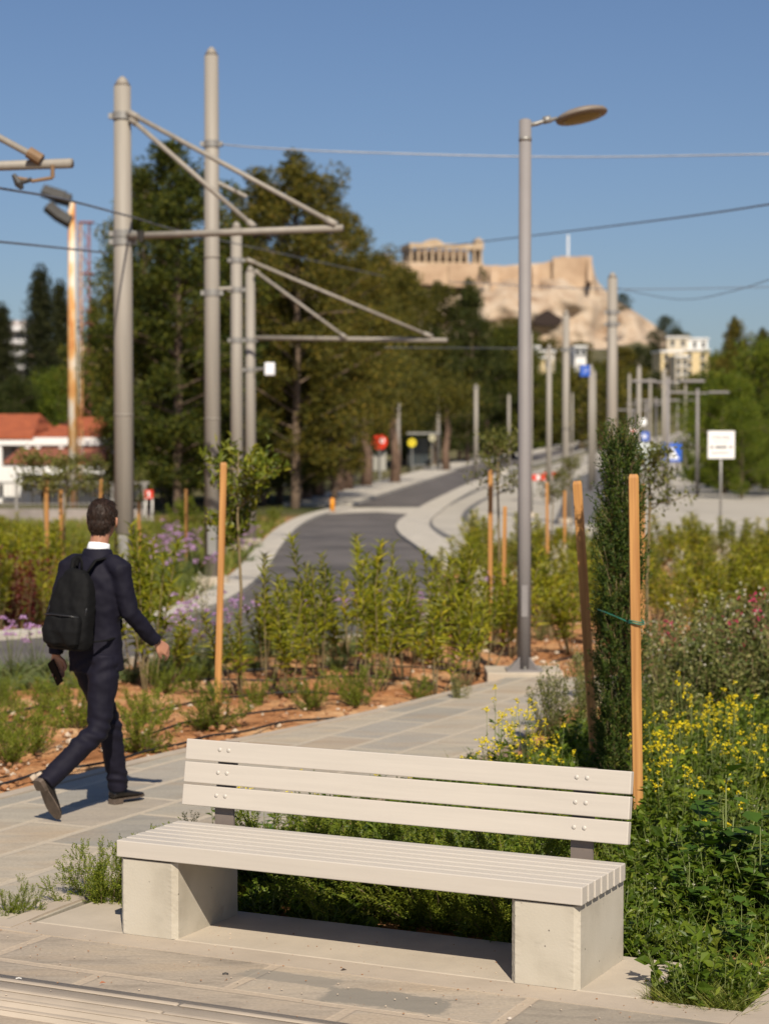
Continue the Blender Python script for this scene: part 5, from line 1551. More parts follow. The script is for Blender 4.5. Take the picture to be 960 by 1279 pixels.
# poles on the right and far down the line
GP_ = 'tall beige catenary poles'
for px, yt, w, d, lab, bands in [(763.5, 341, .12, 46, 'broad beige pole rising behind the narrow conifer', (390, 405)), (706, 388, .10, 57, 'slender beige pole second to the right of the lamp post', (437,)),
                             (685, 430, .10, 76, 'beige pole next to the lamp post on its right', ()), (661, 412, .085, 62, 'thin pole almost hidden behind the grey lamp post', ()),
                             (594, 480, .13, 126, 'short far pole at the top of the curving road', (484,)), (635, 492, .11, 150, 'faint far pole among the trees left of the lamp post', ()),
                             (737, 455, .11, 98, 'pole carrying a small blue panel at its top', ()), (741.5, 462, .09, 112, 'thin pole just behind the one with the blue panel', ()), (797, 456, .11, 96, 'pale pole immediately right of the upright stake', ()),
                             (785, 466, .10, 150, 'far pale pole seen above the upright stake', ()), (811, 472, .10, 150, 'far pale pole left of the twin lamp columns', ()), (828, 462, .12, 118, 'pale pole standing with the twin lamp columns', ()), (714, 490, .08, 160, 'faint distant pole left of the blue panel', ()),
                             (855, 480, .10, 160, 'far pale pole below the yellow buildings', ())]:
    t_ = cat_pole(px, d, yt, w, lab, bands, base=d < 70)
b = MB(); c = P(730, 463, 97.5); b.box(-.24, .24, -.04, .04, -.27, .27); m_blue = mat('blue_enamel', (.015, .09, .45), .4, var=.03)
bp = b.build('blue_panel', m_blue, loc=tuple(c)); bp.rotation_euler = (0, 0, R(12)); tag(bp, 'small blue panel hung on a pole top left of the broad pole', 'sign')
b = MB(); b.tube([(.24, 0, .2), (.42, 0, .2)], .02, 6); b.build('bracket', m_metal, bp)
b = MB(); b.tube([(-.04, -.045, -.14), (-.04, -.045, .14)], .014, 6); b.tube([(.08, -.045, -.1), (.08, -.045, .14)], .014, 6); b.build('symbol', mat('white_sign_paint', (.75, .75, .75), .5, var=.03), bp)
m_white = MATS['white_sign_paint']
# twisted-bark old posts by the pine row
for px, yt, yb, lab in [(443, 466, 600, 'old grey post left of the round red sign'), (497, 488, 598, 'old grey post between the red and yellow signs'), (547, 486, 586, 'old grey post at the right end of the shelter')]:
    p = G(px, yb); d = p.y
    t = thing('utility_post', lab, 'post', (p.x, d, p.z), 0, 'old posts along the footway')
    b = MB(); H_ = ztop(yt, d) - p.z; b.tube([(0, 0, -.2), (0, 0, H_)], [.16, .12], 10); b.build('pole', mat('weathered_post', (.30, .27, .24), .9, var=.25, scale=8), t, smooth=True)
    b = MB(); b.box(-.5, .4, -.04, .04, H_ - .15, H_ - .05); b.box(-.4, .5, -.04, .04, H_ - .9, H_ - .82); b.build('crossbar', m_metal, t)

# twin-arm street lights of the promenade
def tlamp_proto():
    t = thing('promenade_lamp', 'lamp', 'street lamp')
    b = MB(); b.tube([(0, 0, -.2), (0, 0, 6.0)], [.085, .06], 12); b.build('pole', m_lamp, t, smooth=True)
    b = MB(); b.box(-.9, .9, -.03, .03, 5.72, 5.80); b.build('crossarm', m_lamp, t)
    for s_ in (-1, 1):
        b = MB(); b.box(s_ * .9 - .45, s_ * .9 + .45, -.16, .16, 5.74, 5.86); b.build('lamp_head', m_lamp, t, bevel=.03)
    return t
TL = Kind([tlamp_proto()])
for px, d, yt, sc, lab in [(833, 74, 476, 1, 'nearest of the twin-armed lamp columns, in front of the blue crossing sign'), (870, 86, 490, 1, 'twin-armed lamp column farthest right, by the white text sign'), (818, 120, 500, 1, 'twin-armed lamp column behind the white board'),
                      (806, 135, 505, 1, 'distant twin-armed lamp column just left of the white board post'), (790, 150, 512, 1, 'most distant twin-armed lamp column above the upright stake'), (845, 150, 500, 1, 'small distant twin-armed lamp column on the promenade')]:
    H_ = ztop(yt, d) - rise(d)
    TL.put((X(px, d), d, rise(d)), R(rnd.uniform(-8, 8)), (1, 1, H_ / 5.8), lab, 'twin-armed promenade lamps')

# ------------------------------------------------------------------ signs
def sign_post(name, lab, px, py_base, w, top_px, size, board_m, cat='sign', r=.03):
    p = G(px, py_base); d = p.y
    t = thing(name, lab, cat, tuple(p))
    b = MB(); b.tube([(0, 0, -.1), (0, 0, ztop(top_px, d) - p.z)], r, 10); b.build('post', m_metal, t, smooth=True)
    return t, d, p
t, d, p = sign_post('text_sign', 'white rectangular sign with rows of dark writing on a thin grey post', 899, 672, 0, 540, 0, None)
zc = ztop(555.5, d) - p.z; sw_ = 33.5 / FPX * d / 2; sh_ = 34.5 / FPX * d / 2
b = MB(); b.box(-sw_, sw_, -.06, -.03, zc - sh_, zc + sh_); pan = b.build('panel', m_white, t, bevel=.005)
b = MB(); rq = random.Random(4); m_ink = mat('sign_ink', (.05, .05, .055), .6)
yF = -.0625
def glyphs(x0, x1, z, h, n):
    w = (x1 - x0) / n
    for k in range(n):
        x = x0 + w * k; c = rq.random()
        b.box(x, x + w * .2, yF, yF + .003, z, z + h)
        if c < .7: b.box(x + w * .2, x + w * .62, yF, yF + .003, z + h * .8, z + h)
        if c > .3: b.box(x + w * .55, x + w * .75, yF, yF + .003, z, z + h * .78)
glyphs(-sw_ * .72, sw_ * .72, zc + sh_ * .42, sh_ * .2, 9)
glyphs(-sw_ * .55, sw_ * .55, zc + sh_ * .16, sh_ * .09, 12)
b.box(-sw_ * .45, sw_ * .42, yF, yF + .003, zc - sh_ * .25, zc - sh_ * .10)
for s_ in (-1, 1):
    b.add([(s_ * sw_ * .86, yF, zc - sh_ * .17), (s_ * sw_ * .62, yF, zc - sh_ * .03), (s_ * sw_ * .62, yF, zc - sh_ * .31)], [(0, 1, 2)])
glyphs(-sw_ * .72, sw_ * .66, zc - sh_ * .68, sh_ * .18, 11)
b.build('lettering', m_ink, pan)
# blue pedestrian crossing sign
d = 82; t = thing('crossing_sign', 'square blue pedestrian crossing sign behind the nearest twin lamp column', 'sign', (X(838, d), d, rise(d)))
b = MB(); b.tube([(0, 0, -.1), (0, 0, 2.6)], .03, 8); b.build('post', m_metal, t)
zc = ztop(565, d) - rise(d)
M_ = Matrix.Rotation(0, 4, 'Z')
b = MB(); b.box(-.40, .40, -.06, -.035, zc - .38, zc + .38); pan = b.build('panel', m_blue, t)
b = MB(); b.add([(-.30, -.062, zc - .28), (.30, -.062, zc - .28), (0, -.062, zc + .26)], [(0, 1, 2)]); b.build('white_triangle', m_white, pan)
b = MB(); b.ell((.0, -.066, zc + .08), (.035, .003, .035), 8, 6); b.tube([(0, -.068, zc + .04), (-.01, -.068, zc - .08), (-.07, -.068, zc - .22)], .014, 6); b.tube([(-.01, -.068, zc - .08), (.05, -.068, zc - .22)], .014, 6); b.tube([(-.06, -.068, zc - .05), (0, -.068, zc), (.06, -.068, zc - .06)], .01, 6)
b.build('walking_figure', m_ink, pan)
# pale board and small blue sign further left
d = 90; t = thing('information_board', 'pale grey-green information board on legs between conifer and blue sign', 'board', (X(806, d), d, rise(d)))
b = MB(); z0, z1 = ztop(586, d) - rise(d), ztop(553, d) - rise(d); b.box(-.48, .48, -.03, .03, z0, z1); b.build('panel', mat('pale_board', (.50, .54, .53), .5), t)
b = MB(); b.tube([(-.4, 0, -.1), (-.4, 0, z1 - .1)], .03, 6); b.build('leg', m_metal, t)
b = MB(); b.tube([(.4, 0, -.1), (.4, 0, z1 - .1)], .03, 6); b.build('leg', m_metal, t)
d = 120; t = thing('road_sign', 'small dark blue square road sign above the pale board', 'sign', (X(804, d), d, rise(d)))
b = MB(); b.tube([(0, 0, -.1), (0, 0, ztop(540, d) - rise(d))], .03, 6); b.build('post', m_metal, t)
b = MB(); zc = ztop(545, d) - rise(d); b.box(-.28, .28, -.05, -.03, zc - .28, zc + .28); pan = b.build('panel', m_blue, t)
b = MB(); b.ell((0, -.053, zc), (.13, .004, .13), 10, 6); b.build('symbol', m_white, pan)
for px, py, d, m, lab in [(802, 527, 125, m_white, 'round white mirror-like sign high on a post right of the conifer'), (790, 539, 130, m_white, 'round white and red road sign right of the conifer tip')]:
    t = thing('round_sign', lab, 'sign', (X(px, d), d, rise(d)))
    b = MB(); b.tube([(0, 0, -.1), (0, 0, ztop(py, d) - rise(d))], .03, 6); b.build('post', m_metal, t)
    b = MB(); zc = ztop(py, d) - rise(d); b.tube([(0, -.06, zc), (0, -.03, zc)], .24, 16); pan = b.build('disc', m, t)
    if px == 790: b = MB(); b.tube([(0, -.066, zc), (0, -.0605, zc)], .15, 16); b.build('red_centre', mat('sign_red', (.5, .04, .03), .5), pan)
# round red and yellow sign plates near the shelter
m_red = mat('orange_red_enamel', (.65, .035, .012), .4, var=.05)
p = G(474, 598); t = thing('stop_sign', 'round red sign with pale mark above a grey cabinet by the footway', 'sign', tuple(p)); d = p.y
zc = ztop(552, d) - p.z; rr = 9.5 / FPX * d
b = MB(); b.tube([(0, 0, -.1), (0, 0, zc)], .05, 8); b.build('post', m_metal, t)
b = MB(); b.tube([(0, -.1, zc), (0, -.06, zc)], rr, 24); pan = b.build('disc', m_red, t)
b = MB(); q = rr * .24
pts = [(rr * .35 + q * math.cos(a), -.108, zc + rr * .15 + q * math.sin(a)) for a in [2 * PI * k / 16 for k in range(17)]]
b.tube(pts, .05, 6); b.build('ring_mark', m_white, pan)
t2 = thing('utility_cabinet', 'pale grey cabinet standing under the round red sign', 'cabinet', (p.x + .0, d + .6, p.z))
b = MB(); w_ = 8 / FPX * d; b.box(-w_, w_, -.2, .2, (ztop(588, d) - p.z), ztop(563, d) - p.z); b.build('cabinet_body', mat('cabinet_grey', (.33, .32, .29), .6), t2)
b = MB(); b.box(-w_ * .25, w_ * .25, -.15, .15, -.1, ztop(588, d) - p.z); b.build('cabinet_foot', m_metal, t2)
b = MB(); b.box(-.03, -.01, -.215, -.20, ztop(584, d) - p.z, ztop(566, d) - p.z); b.build('door_seam', m_dark, t2)
d = 150; zb = rise(d)
for px, py, rp, m, lab, nm in [(514, 553, 5.2, mat('yellow_enamel', (.75, .6, .02), .4), 'round yellow sign hanging at the left side of the shelter', 'round_sign'), (539, 547, 4.2, mat('cream_enamel', (.45, .42, .28), .4), 'pale round sign at the right side of the shelter', 'round_sign')]:
    t = thing(nm, lab, 'sign', (X(px, d), d - 1, zb)); zc = ztop(py, d - 1) - zb; rr = rp / FPX * d
    b = MB(); b.tube([(0, 0, -.1), (0, 0, zc)], .05, 8); b.build('post', m_metal, t)
    b = MB(); b.tube([(0, -.1, zc), (0, -.05, zc)], rr, 20); pan = b.build('disc', m, t)
    b = MB(); b.tube([(-rr * .4, -.11, zc - rr * .2), (0, -.11, zc + rr * .4), (rr * .4, -.11, zc - rr * .2)], rr * .12, 6); b.build('symbol', m_ink, pan)
# shelter
sh = thing('bus_shelter', 'dark framed stop shelter under the trees at the far footway', 'bus shelter', (X(529, d), d, zb))
w_ = 19 / FPX * d; zt_ = ztop(540, d) - zb
b = MB(); b.box(-w_ * 1.1, w_ * 1.1, -.6, 1.2, zt_ - .15, zt_); b.build('roof', m_metal, sh)
for s_ in (-1, -.35, .35, 1):
    b = MB(); b.box(s_ * w_ - .05, s_ * w_ + .05, 1.0, 1.1, -.1, zt_ - .15); b.build('post', m_dark, sh)
b = MB(); b.box(-w_ * .95, w_ * .3, 1.02, 1.05, .3, zt_ - .4); b.build('glass_panel', mat('dim_glass', (.04, .05, .055), .15), sh)
b = MB(); b.box(-w_ * .7, w_ * .2, .5, .9, .42, .48); b.box(-w_ * .65, -w_ * .6, .55, .85, -.1, .42); b.box(w_ * .1, w_ * .15, .55, .85, -.1, .42); b.build('bench_seat', m_metal, sh)
# orange bollard stump
p = G(415, 640); t = thing('marker_post', 'short orange-yellow marker post at the bend of the road', 'marker post', tuple(p))
b = MB(); b.tube([(0, 0, -.05), (0, 0, .44), (0, 0, .48)], [.08, .075, .04], 12); b.build('post', mat('orange_plastic', (.75, .28, .01), .5), t, smooth=True)
# red-white works barriers behind the lamp post
def barrier(px, d, w, lab):
    t = thing('works_barrier', lab, 'barrier', (X(px, d), d, rise(d)), 0, 'red and white barriers')
    b = MB(); b.box(-w, w, -.03, .03, .70, .95); b.build('board', m_red, t)
    b = MB(); b.box(-w * .3, w * .25, -.036, .036, .74, .91); b.build('white_stripe', m_white, t)
    for s_ in (-1, 1):
        b = MB(); b.tube([(s_ * w * .8, -.25, -.05), (s_ * w * .8, 0, .7), (s_ * w * .8, .25, -.05)], .03, 6); b.build('leg', m_metal, t)
barrier(687, 95, .35, 'red and white barrier behind the plants right of the lamp post')
barrier(672, 88, .3, 'smaller red and white barrier close behind the lamp post')
barrier(186, 57.5, .12, 'low red barrier at the foot of the big trees right of the nearest pole')

# ------------------------------------------------------------------ house, wall, mast on the left
m_wall = mat('white_render', (.72, .71, .70), .8, var=.06, scale=.6)
m_wallg = mat('recess_shade_grey', (.36, .34, .32), .85, var=.12, scale=.6)
m_roof = bpy.data.materials.new('orange_roof_tiles')
ns, lk, bs = nodes(m_roof)
tc = ns.new('ShaderNodeTexCoord'); wv = ns.new('ShaderNodeTexWave'); wv.inputs['Scale'].default_value = 1.6; wv.inputs['Distortion'].default_value = .4
lk.new(tc.outputs['Object'], wv.inputs['Vector']); nz = ns.new('ShaderNodeTexNoise'); nz.inputs['Scale'].default_value = 2.5; nz.inputs['Detail'].default_value = 6
lk.new(tc.outputs['Object'], nz.inputs['Vector']); rr_ = ramp(ns, [(.3, (.27, .065, .025)), (.7, (.42, .11, .038))]); lk.new(nz.outputs['Fac'], rr_.inputs['Fac'])
lk.new(rr_.outputs['Color'], bs.inputs['Base Color']); bs.inputs['Roughness'].default_value = .8
bp_ = ns.new('ShaderNodeBump'); bp_.inputs['Distance'].default_value = .05; lk.new(wv.outputs['Fac'], bp_.inputs['Height']); lk.new(bp_.outputs['Normal'], bs.inputs['Normal'])
m_roofd = mat('brown_roof_tiles', (.27, .09, .05), .85, var=.2, scale=1.5)
m_glass = mat('dark_window_glass', (.03, .035, .04), .15, var=.05)
HD = 80.0
def hx(px, d=HD): return X(px, d)
def hz(py, d=HD): return ztop(py, d)
house = thing('house', 'low white house with orange tiled roofs behind the grey wall on the left', 'house', (0, 0, 0))
b = MB()
b.box(hx(-70), hx(150), HD, HD + 9, -.2, hz(547)); 
b.build('wall', m_wall, house)
def hip(name, x0, x1, y0, y1, ze, zr_, inset, m):
    b = MB(); xm0, xm1 = x0 + inset, x1 - inset; ym = (y0 + y1) / 2
    b.add([(x0, y0, ze), (x1, y0, ze), (x1, y1, ze), (x0, y1, ze), (xm0, ym, zr_), (xm1, ym, zr_), (x0, y0, ze - .1), (x1, y0, ze - .1), (x1, y1, ze - .1), (x0, y1, ze - .1)],
          [(0, 1, 5, 4), (1, 2, 5), (2, 3, 4, 5), (3, 0, 4), (0, 6, 7, 1), (1, 7, 8, 2), (2, 8, 9, 3), (3, 9, 6, 0), (9, 8, 7, 6)])
    return b.build(name, m, house)
hip('roof', hx(-90), hx(47), HD - .9, HD + 7, hz(545.5), hz(517, HD + 3), .4, m_roof)
hip('roof', hx(48.5), hx(152), HD - .7, HD + 7, hz(545), hz(521, HD + 3), 1.0, m_roof)
hip('porch_roof', hx(32), hx(150), HD - 4.6, HD - .05, hz(576, HD - 4.5), hz(560, HD - 2.3), .2, m_roofd)
b = MB(); b.box(hx(-90), hx(150), HD - .85, HD - .80, hz(556), hz(546.5)); b.build('fascia', m_wall, house)
for px in (1, 36, 49, 78):
    b = MB(); b.box(hx(px - 3, HD - .6), hx(px + 3, HD - .6), HD - .79, HD - .5, .0, hz(556.5)); b.build('pillar', m_wall, house)
b = MB(); b.box(hx(2), hx(30), HD - .003 - .12, HD - .003, hz(585), hz(558)); b.build('recess_shade_panel', m_wallg, house)  # slab on the wall; the recess's shade is painted as its grey
for px, py0, py1, w in [(18, 560, 572, 2.2), (120, 606, 622, 6), (60, 592, 606, 4), (135, 606, 622, 4), (84, 606, 620, 5)]:
    b = MB(); b.box(hx(px - w), hx(px + w), HD - .17, HD - .125, hz(py1), hz(py0)); w_o = b.build('window', m_glass, house)
    b = MB(); b.box(hx(px - w - 1), hx(px + w + 1), HD - .175, HD - .12, hz(py1 + 1.2), hz(py1)); b.build('sill', m_wall, w_o)
b = MB(); b.box(hx(-60), hx(31), HD - 1.4, HD - 1.3, hz(604), hz(582)); b.build('balcony_parapet', m_wall, house)
b = MB(); b.box(hx(32), hx(150), HD - 4.5, HD - 4.4, hz(592, HD - 4.5), hz(577, HD - 4.5)); b.build('porch_parapet', m_wall, house)
# garden wall with railing
WD = 58.0
wl = thing('garden_wall', 'long low grey wall with a railing in front of the white house', 'wall', (0, 0, 0))
b = MB(); b.box(X(-80, WD), X(186, WD), WD, WD + .25, -.1, ztop(636, WD)); b.build('wall_base', mat('grey_wall', (.30, .27, .25), .9, var=.2, scale=1.2), wl)
b = MB(); b.box(X(-80, WD), X(186, WD), WD + .1, WD + .15, ztop(603, WD) - .03, ztop(603, WD) + .03); b.box(X(-80, WD), X(186, WD), WD + .1, WD + .15, ztop(630, WD), ztop(630, WD) + .03); 
x = X(-80, WD)
while x < X(186, WD):
    b.box(x - .008, x + .008, WD + .11, WD + .13, ztop(636, WD), ztop(603, WD)); x += .13
b.build('railing', m_metal, wl)
for px in (-40, 20, 80, 140, 180):
    b = MB(); b.box(X(px, WD) - .04, X(px, WD) + .04, WD + .09, WD + .17, ztop(636, WD), ztop(601, WD)); b.build('railing_post', m_metal, wl)
# pale sign cloth on the wall
# floodlight mast
MD = 74.0
m_rust = bpy.data.materials.new('rust_stained_white_steel')
ns, lk, bs = nodes(m_rust)
tc = ns.new('ShaderNodeTexCoord'); mp_ = ns.new('ShaderNodeMapping'); mp_.inputs['Scale'].default_value = (3, 3, .8); lk.new(tc.outputs['Object'], mp_.inputs['Vector'])
nz = ns.new('ShaderNodeTexNoise'); nz.inputs['Scale'].default_value = 1.0; nz.inputs['Detail'].default_value = 6; lk.new(mp_.outputs[0], nz.inputs['Vector'])
rr_ = ramp(ns, [(.42, (.62, .57, .50)), (.52, (.58, .33, .12)), (.66, (.42, .15, .04))]); lk.new(nz.outputs['Fac'], rr_.inputs['Fac']); lk.new(rr_.outputs['Color'], bs.inputs['Base Color']); bs.inputs['Roughness'].default_value = .8
mast = thing('floodlight_mast', 'rust-stained white mast with dark floodlights at its top', 'floodlight mast', (X(91.5, MD), MD, 0))
zt_ = ztop(252, MD)
b = MB(); b.tube([(0, 0, -.1), (0, 0, zt_ * .5), (0, 0, zt_)], [.19, .165, .13], 16); b.build('pole', m_rust, mast, smooth=True)
b = MB(); b.tube([(.24, 0, 1), (.24, 0, zt_ - .8)], .02, 5); b.tube([(.36, 0, 1), (.36, 0, zt_ - .8)], .02, 5)
z = 1.0
while z < zt_ - .9: b.tube([(.24, 0, z), (.36, 0, z)], .015, 4); z += .3
b.build('ladder', m_rust, mast)
b = MB(); b.tube([(0, 0, zt_ - .1), (-.5, 0, zt_ + .15), (-.95, 0, zt_ + .3)], .04, 6); b.tube([(0, 0, zt_ - .8), (-.4, 0, zt_ - .6), (-.8, 0, zt_ - .35)], .04, 6); b.build('bracket', m_rust, mast)
for (x0, z0, a) in [(-.78, .30, 20), (-.30, .10, 15), (-.66, -.35, 40), (-.28, -.62, 30), (-.5, .22, 18)]:
    b = MB(); M_ = Matrix.Translation((x0, -.12, zt_ + z0)) @ Matrix.Rotation(R(a), 4, 'Y') @ Matrix.Rotation(R(-35), 4, 'X')
    b.box(-.30, .30, -.16, .16, -.2, .2, M_); b.build('floodlight', m_dark, mast, bevel=.03)
# red lattice tower behind
TD = 96.0
tw = thing('lattice_tower', 'thin reddish lattice tower just right of the rusty mast', 'lattice tower', (X(108, TD), TD, rise(TD)))
zt_ = ztop(278, TD) - rise(TD); m_redl = mat('faded_red_steel', (.32, .10, .08), .7, var=.2, scale=2)
b = MB()
for sx in (-.2, .2):
    for sy in (-.2, .2): b.tube([(sx, sy, -.1), (sx, sy, zt_)], .025, 5)
z = 0; k = 0
while z < zt_ - .6:
    s_ = .2 if k % 2 else -.2
    b.tube([(-s_, -.2, z), (s_, -.2, z + .6)], .015, 4); b.tube([(-s_, .2, z), (s_, .2, z + .6)], .015, 4); z += .6; k += 1
b.build('lattice', m_redl, tw)
for py in (278, 342, 405, 438):
    z = ztop(py, TD) - rise(TD); b = MB(); b.box(-.3, .42, -.3, .3, z - .03, z + .03); b.build('platform', m_redl, tw)
# apartment block far left
AD = 170.0; zb = rise(AD)
ap = thing('apartment_block', 'pale apartment block with balconies seen between dark cypresses', 'apartment block', (0, 0, 0))
b = MB(); b.box(X(-60, AD), X(34, AD), AD, AD + 12, zb - .5, ztop(400, AD)); b.build('wall', mat('faded_plaster', (.38, .34, .33), .85, var=.15, scale=.4), ap)
for py in (408, 424, 440, 456, 472):
    b = MB(); b.box(X(-60, AD), X(36, AD), AD - 1.3, AD - .003, ztop(py + 6, AD), ztop(py, AD)); b.build('balcony', mat('balcony_white_%d' % py, (.62, .60, .60), .8), ap)
for px in (12, 24, 30):
    for py in (416, 432, 448):
        b = MB(); b.box(X(px - 2, AD), X(px + 2, AD), AD - .05, AD - .002, ztop(py + 7, AD), ztop(py + .5, AD)); b.build('window', m_glass, ap)

# ------------------------------------------------------------------ trees
def big_tree(seed, H, rx, z0, m, nm='tree', nlimb=26, nleaf=16000, leaf=.16, clr=.62, shape='oval', trunk=.22, tm=None, flat=.75, gap=.9):
    rs = np.random.RandomState(seed); st = MB(); lf = MB()
    st.tube([(0, 0, -.4), (rs.uniform(-.15, .15), 0, z0 * .6), (rs.uniform(-.3, .3), 0, (z0 + H) * .5), (0, 0, H * .93)], [trunk, trunk * .82, trunk * .5, .04], 8)
    ends = []
    for k in range(nlimb):
        t = (k + rs.rand()) / nlimb; z = z0 + (H - z0) * t * .93
        if shape == 'oval': env = math.sin(PI * min(1, .18 + t * .80)) ** .7
        elif shape == 'cone': env = (1 - t) ** .75 + .08
        elif shape == 'column': env = (1 - t ** 3) * (.75 + .25 * min(1, t * 5))
        elif shape == 'dome': env = math.sqrt(max(0.02, 1 - t * t))
        L = rx * env * rs.uniform(.55, 1.12); a = k * 2.4 + rs.uniform(-.5, .5)
        e = np.array([math.cos(a) * L, math.sin(a) * L, z + L * rs.uniform(.05, .45)])
        s_ = np.array([0, 0, z - L * .12])
        st.tube([tuple(s_), tuple((s_ + e) / 2 + np.array([0, 0, .15])), tuple(e)], [trunk * .28, trunk * .18, .02], 4)
        for tt_ in ((.55, .85, 1.0) if shape != 'column' else (.4, .7, .95)):
            ends.append((s_ * (1 - tt_) + e * tt_ + rs.normal(size=3) * .25 * rx / 3, clr * rs.uniform(.6, 1.25)))
    ends.append((np.array([0, 0, H * .97]), clr * .6))
    per = nleaf // len(ends)
    for c, r in ends:
        q = rs.normal(size=(per, 3)); q /= np.linalg.norm(q, axis=1, keepdims=True)
        q *= (rs.uniform(0, 1, (per, 1)) ** (1 / 2.2)) * r
        # ragged: drop some sectors
        lo = np.array([noise.noise(Vector((c[0] * 3 + v[0] * 2.5 / r, c[1] * 3 + v[1] * 2.5 / r, c[2] * 3 + v[2] * 2.5 / r))) for v in q])
        q = q[lo > -.12 * gap]
        q[:, 2] *= flat
        d = q / r * .9 + rs.normal(size=q.shape) * .6 + np.array([0, 0, .15])
        lf.quads(c + q, d, rs.uniform(.6, 1.3, len(q)) * leaf, rs.uniform(.35, .6, len(q)) * leaf, rs)
    o = thing(nm, nm, 'tree')
    st.build('trunk', tm or m_bark, o, smooth=True); lf.build('crown', m, o)
    return o
def place(o, px, d, label, sc=1.0, rz=0, z=None, group=None):
    o.location = (X(px, d), d, (rise(d) if z is None else z) - .05); o.rotation_euler = (0, 0, rz)
    o.scale = sc if isinstance(sc, tuple) else (sc, sc, sc); o['label'] = label
    if group: o['group'] = group
    return o
def hgt(py, d): return ztop(py, d) - rise(d)
TA = big_tree(101, hgt(170, 66), 2.9, 1.0, lf_pine, 'pine_tree', 50, 60000, .15, .66, 'oval', .20, flat=.8, gap=1.2)
place(TA, 222, 66, 'tall ragged pine directly behind the two nearest poles')
TB = big_tree(102, hgt(182, 72), 3.2, 1.0, lf_olv, 'pine_tree', 50, 60000, .15, .64, 'oval', .20, flat=.8, gap=1.3)
place(TB, 368, 72, 'tall olive-brown pine above the lower bracket arm')
TC = big_tree(103, 9.0, 2.7, 1.2, lf_pine, 'pine_tree', 30, 30000, .17, .75, 'oval', .2, gap=.8)
place(TC, 172, 93, 'mid-height pine beside the nearest pole, left of the tallest tree', hgt(350, 93) / 9)
G_T = 'trees behind the road on the left'
def cp(src, px, py, d, label, wid=1.0, grp=G_T, Hs=9.0):
    s_ = hgt(py, d) / Hs
    o = dup(src, (X(px, d), d, rise(d) - .05), rnd.uniform(0, 6), (s_ * wid, s_ * wid, s_), label, grp); return o
TD_ = big_tree(104, 9.0, 2.5, .6, lf_dark, 'dark_tree', 30, 30000, .18, .85, 'oval', .22, gap=.6)
place(TD_, 352, 79, 'dark evergreen filling the shade behind the white equipment box', hgt(395, 79) / 9)
TE = big_tree(105, 9.0, 2.6, 1.5, lf_olv, 'olive_toned_tree', 30, 30000, .18, .7, 'oval', .22, gap=1.0)
place(TE, 452, 150, 'olive-toned tree with hanging foliage left of the rock', (hgt(318, 150) / 9 * .7, hgt(318, 150) / 9 * .7, hgt(318, 150) / 9))
TF = big_tree(106, 9.0, 2.4, .8, lf_dark, 'dark_pine', 30, 28000, .18, .7, 'cone', .22, gap=.8)
place(TF, 585, 185, 'dark pointed pine standing in front of the rock', (hgt(348, 185) / 9 * .7, hgt(348, 185) / 9 * .7, hgt(348, 185) / 9))
for src, px, py, d, w, lab in [(TC, 205, 330, 76, 1.0, 'green pine filling the gap behind the two nearest poles'), (TC, 268, 300, 78, 1.0, 'green pine low behind the conical-topped pole'), (TE, 305, 290, 76, .8, 'olive-toned tree between the two tall pines'),
                              (TC, 135, 440, 100, .8, 'low pine above the right end of the orange roof'), (TC, 330, 330, 82, 1.0, 'green pine behind the lower bracket arm stays'), (TD_, 410, 380, 122, .9, 'dark evergreen behind the old grey posts'), (TE, 425, 330, 125, .7, 'olive-toned tree right of the olive-brown pine'),
                              (TE, 505, 330, 180, .65, 'olive-toned tree at the left foot of the temple rock'), (TE, 545, 352, 186, .65, 'ochre-tinted tree left of the dark pointed pine'), (TD_, 480, 400, 175, 1.0, 'dark evergreen above the round red sign'), (TD_, 540, 410, 182, 1.0, 'dark evergreen above the shelter'),
                              (TD_, 610, 430, 200, 1.0, 'dark evergreen behind the short far pole'), (TC, 640, 405, 205, 1.0, 'green tree behind the grey lamp post'), (TD_, 300, 470, 84, 1.4, 'dark low evergreen behind the pair of thin poles'), (TD_, 235, 480, 82, 1.3, 'dark low evergreen at the foot of the tallest pine'),
                              (TD_, 385, 490, 112, 1.2, 'dark low evergreen left of the round red sign'), (TC, 382, 400, 104, .8, 'green pine hanging over the bend of the road'), (TD_, 440, 470, 170, 1.3, 'dark shaded evergreen behind the utility posts'), (TD_, 575, 470, 200, 1.4, 'dark shaded evergreen right of the shelter'),
                              (TD_, 330, 500, 96, 1.5, 'dark shaded thicket tree behind the curve of the road'), (TD_, 505, 480, 178, 1.4, 'dark shaded evergreen behind the shelter roof'), (TC, 660, 440, 200, 1.0, 'green tree right behind the thin pole by the lamp post'), (TD_, 212, 520, 84, 1.2, 'dark evergreen touching the porch roof of the house'), (TD_, 640, 480, 210, 1.3, 'dark evergreen low behind the lamp post')]:
    cp(src, px, py, d, lab, w)
cp(TC, 374, 430, 76, 'bushy pine low in front of the tallest olive-brown trunk', .8); cp(TD_, 318, 455, 75, 'dark bushy evergreen low behind the white equipment box', .8)
cp(TE, 468, 314, 155, 'olive-toned tree hiding the left end of the rock', .6); cp(TE, 497, 334, 165, 'olive-toned tree just below the left corner of the temple', .6)
cp(TB, 418, 240, 80, 'olive-brown pine leaning out right of the tallest one', .8, Hs=hgt(182, 72)); cp(TB, 328, 212, 76, 'olive-brown pine between the tallest pole and the tallest olive-brown pine', .75, Hs=hgt(182, 72)); cp(TA, 182, 205, 71, 'ragged green pine just right of the nearest pole', .8, Hs=hgt(170, 66))
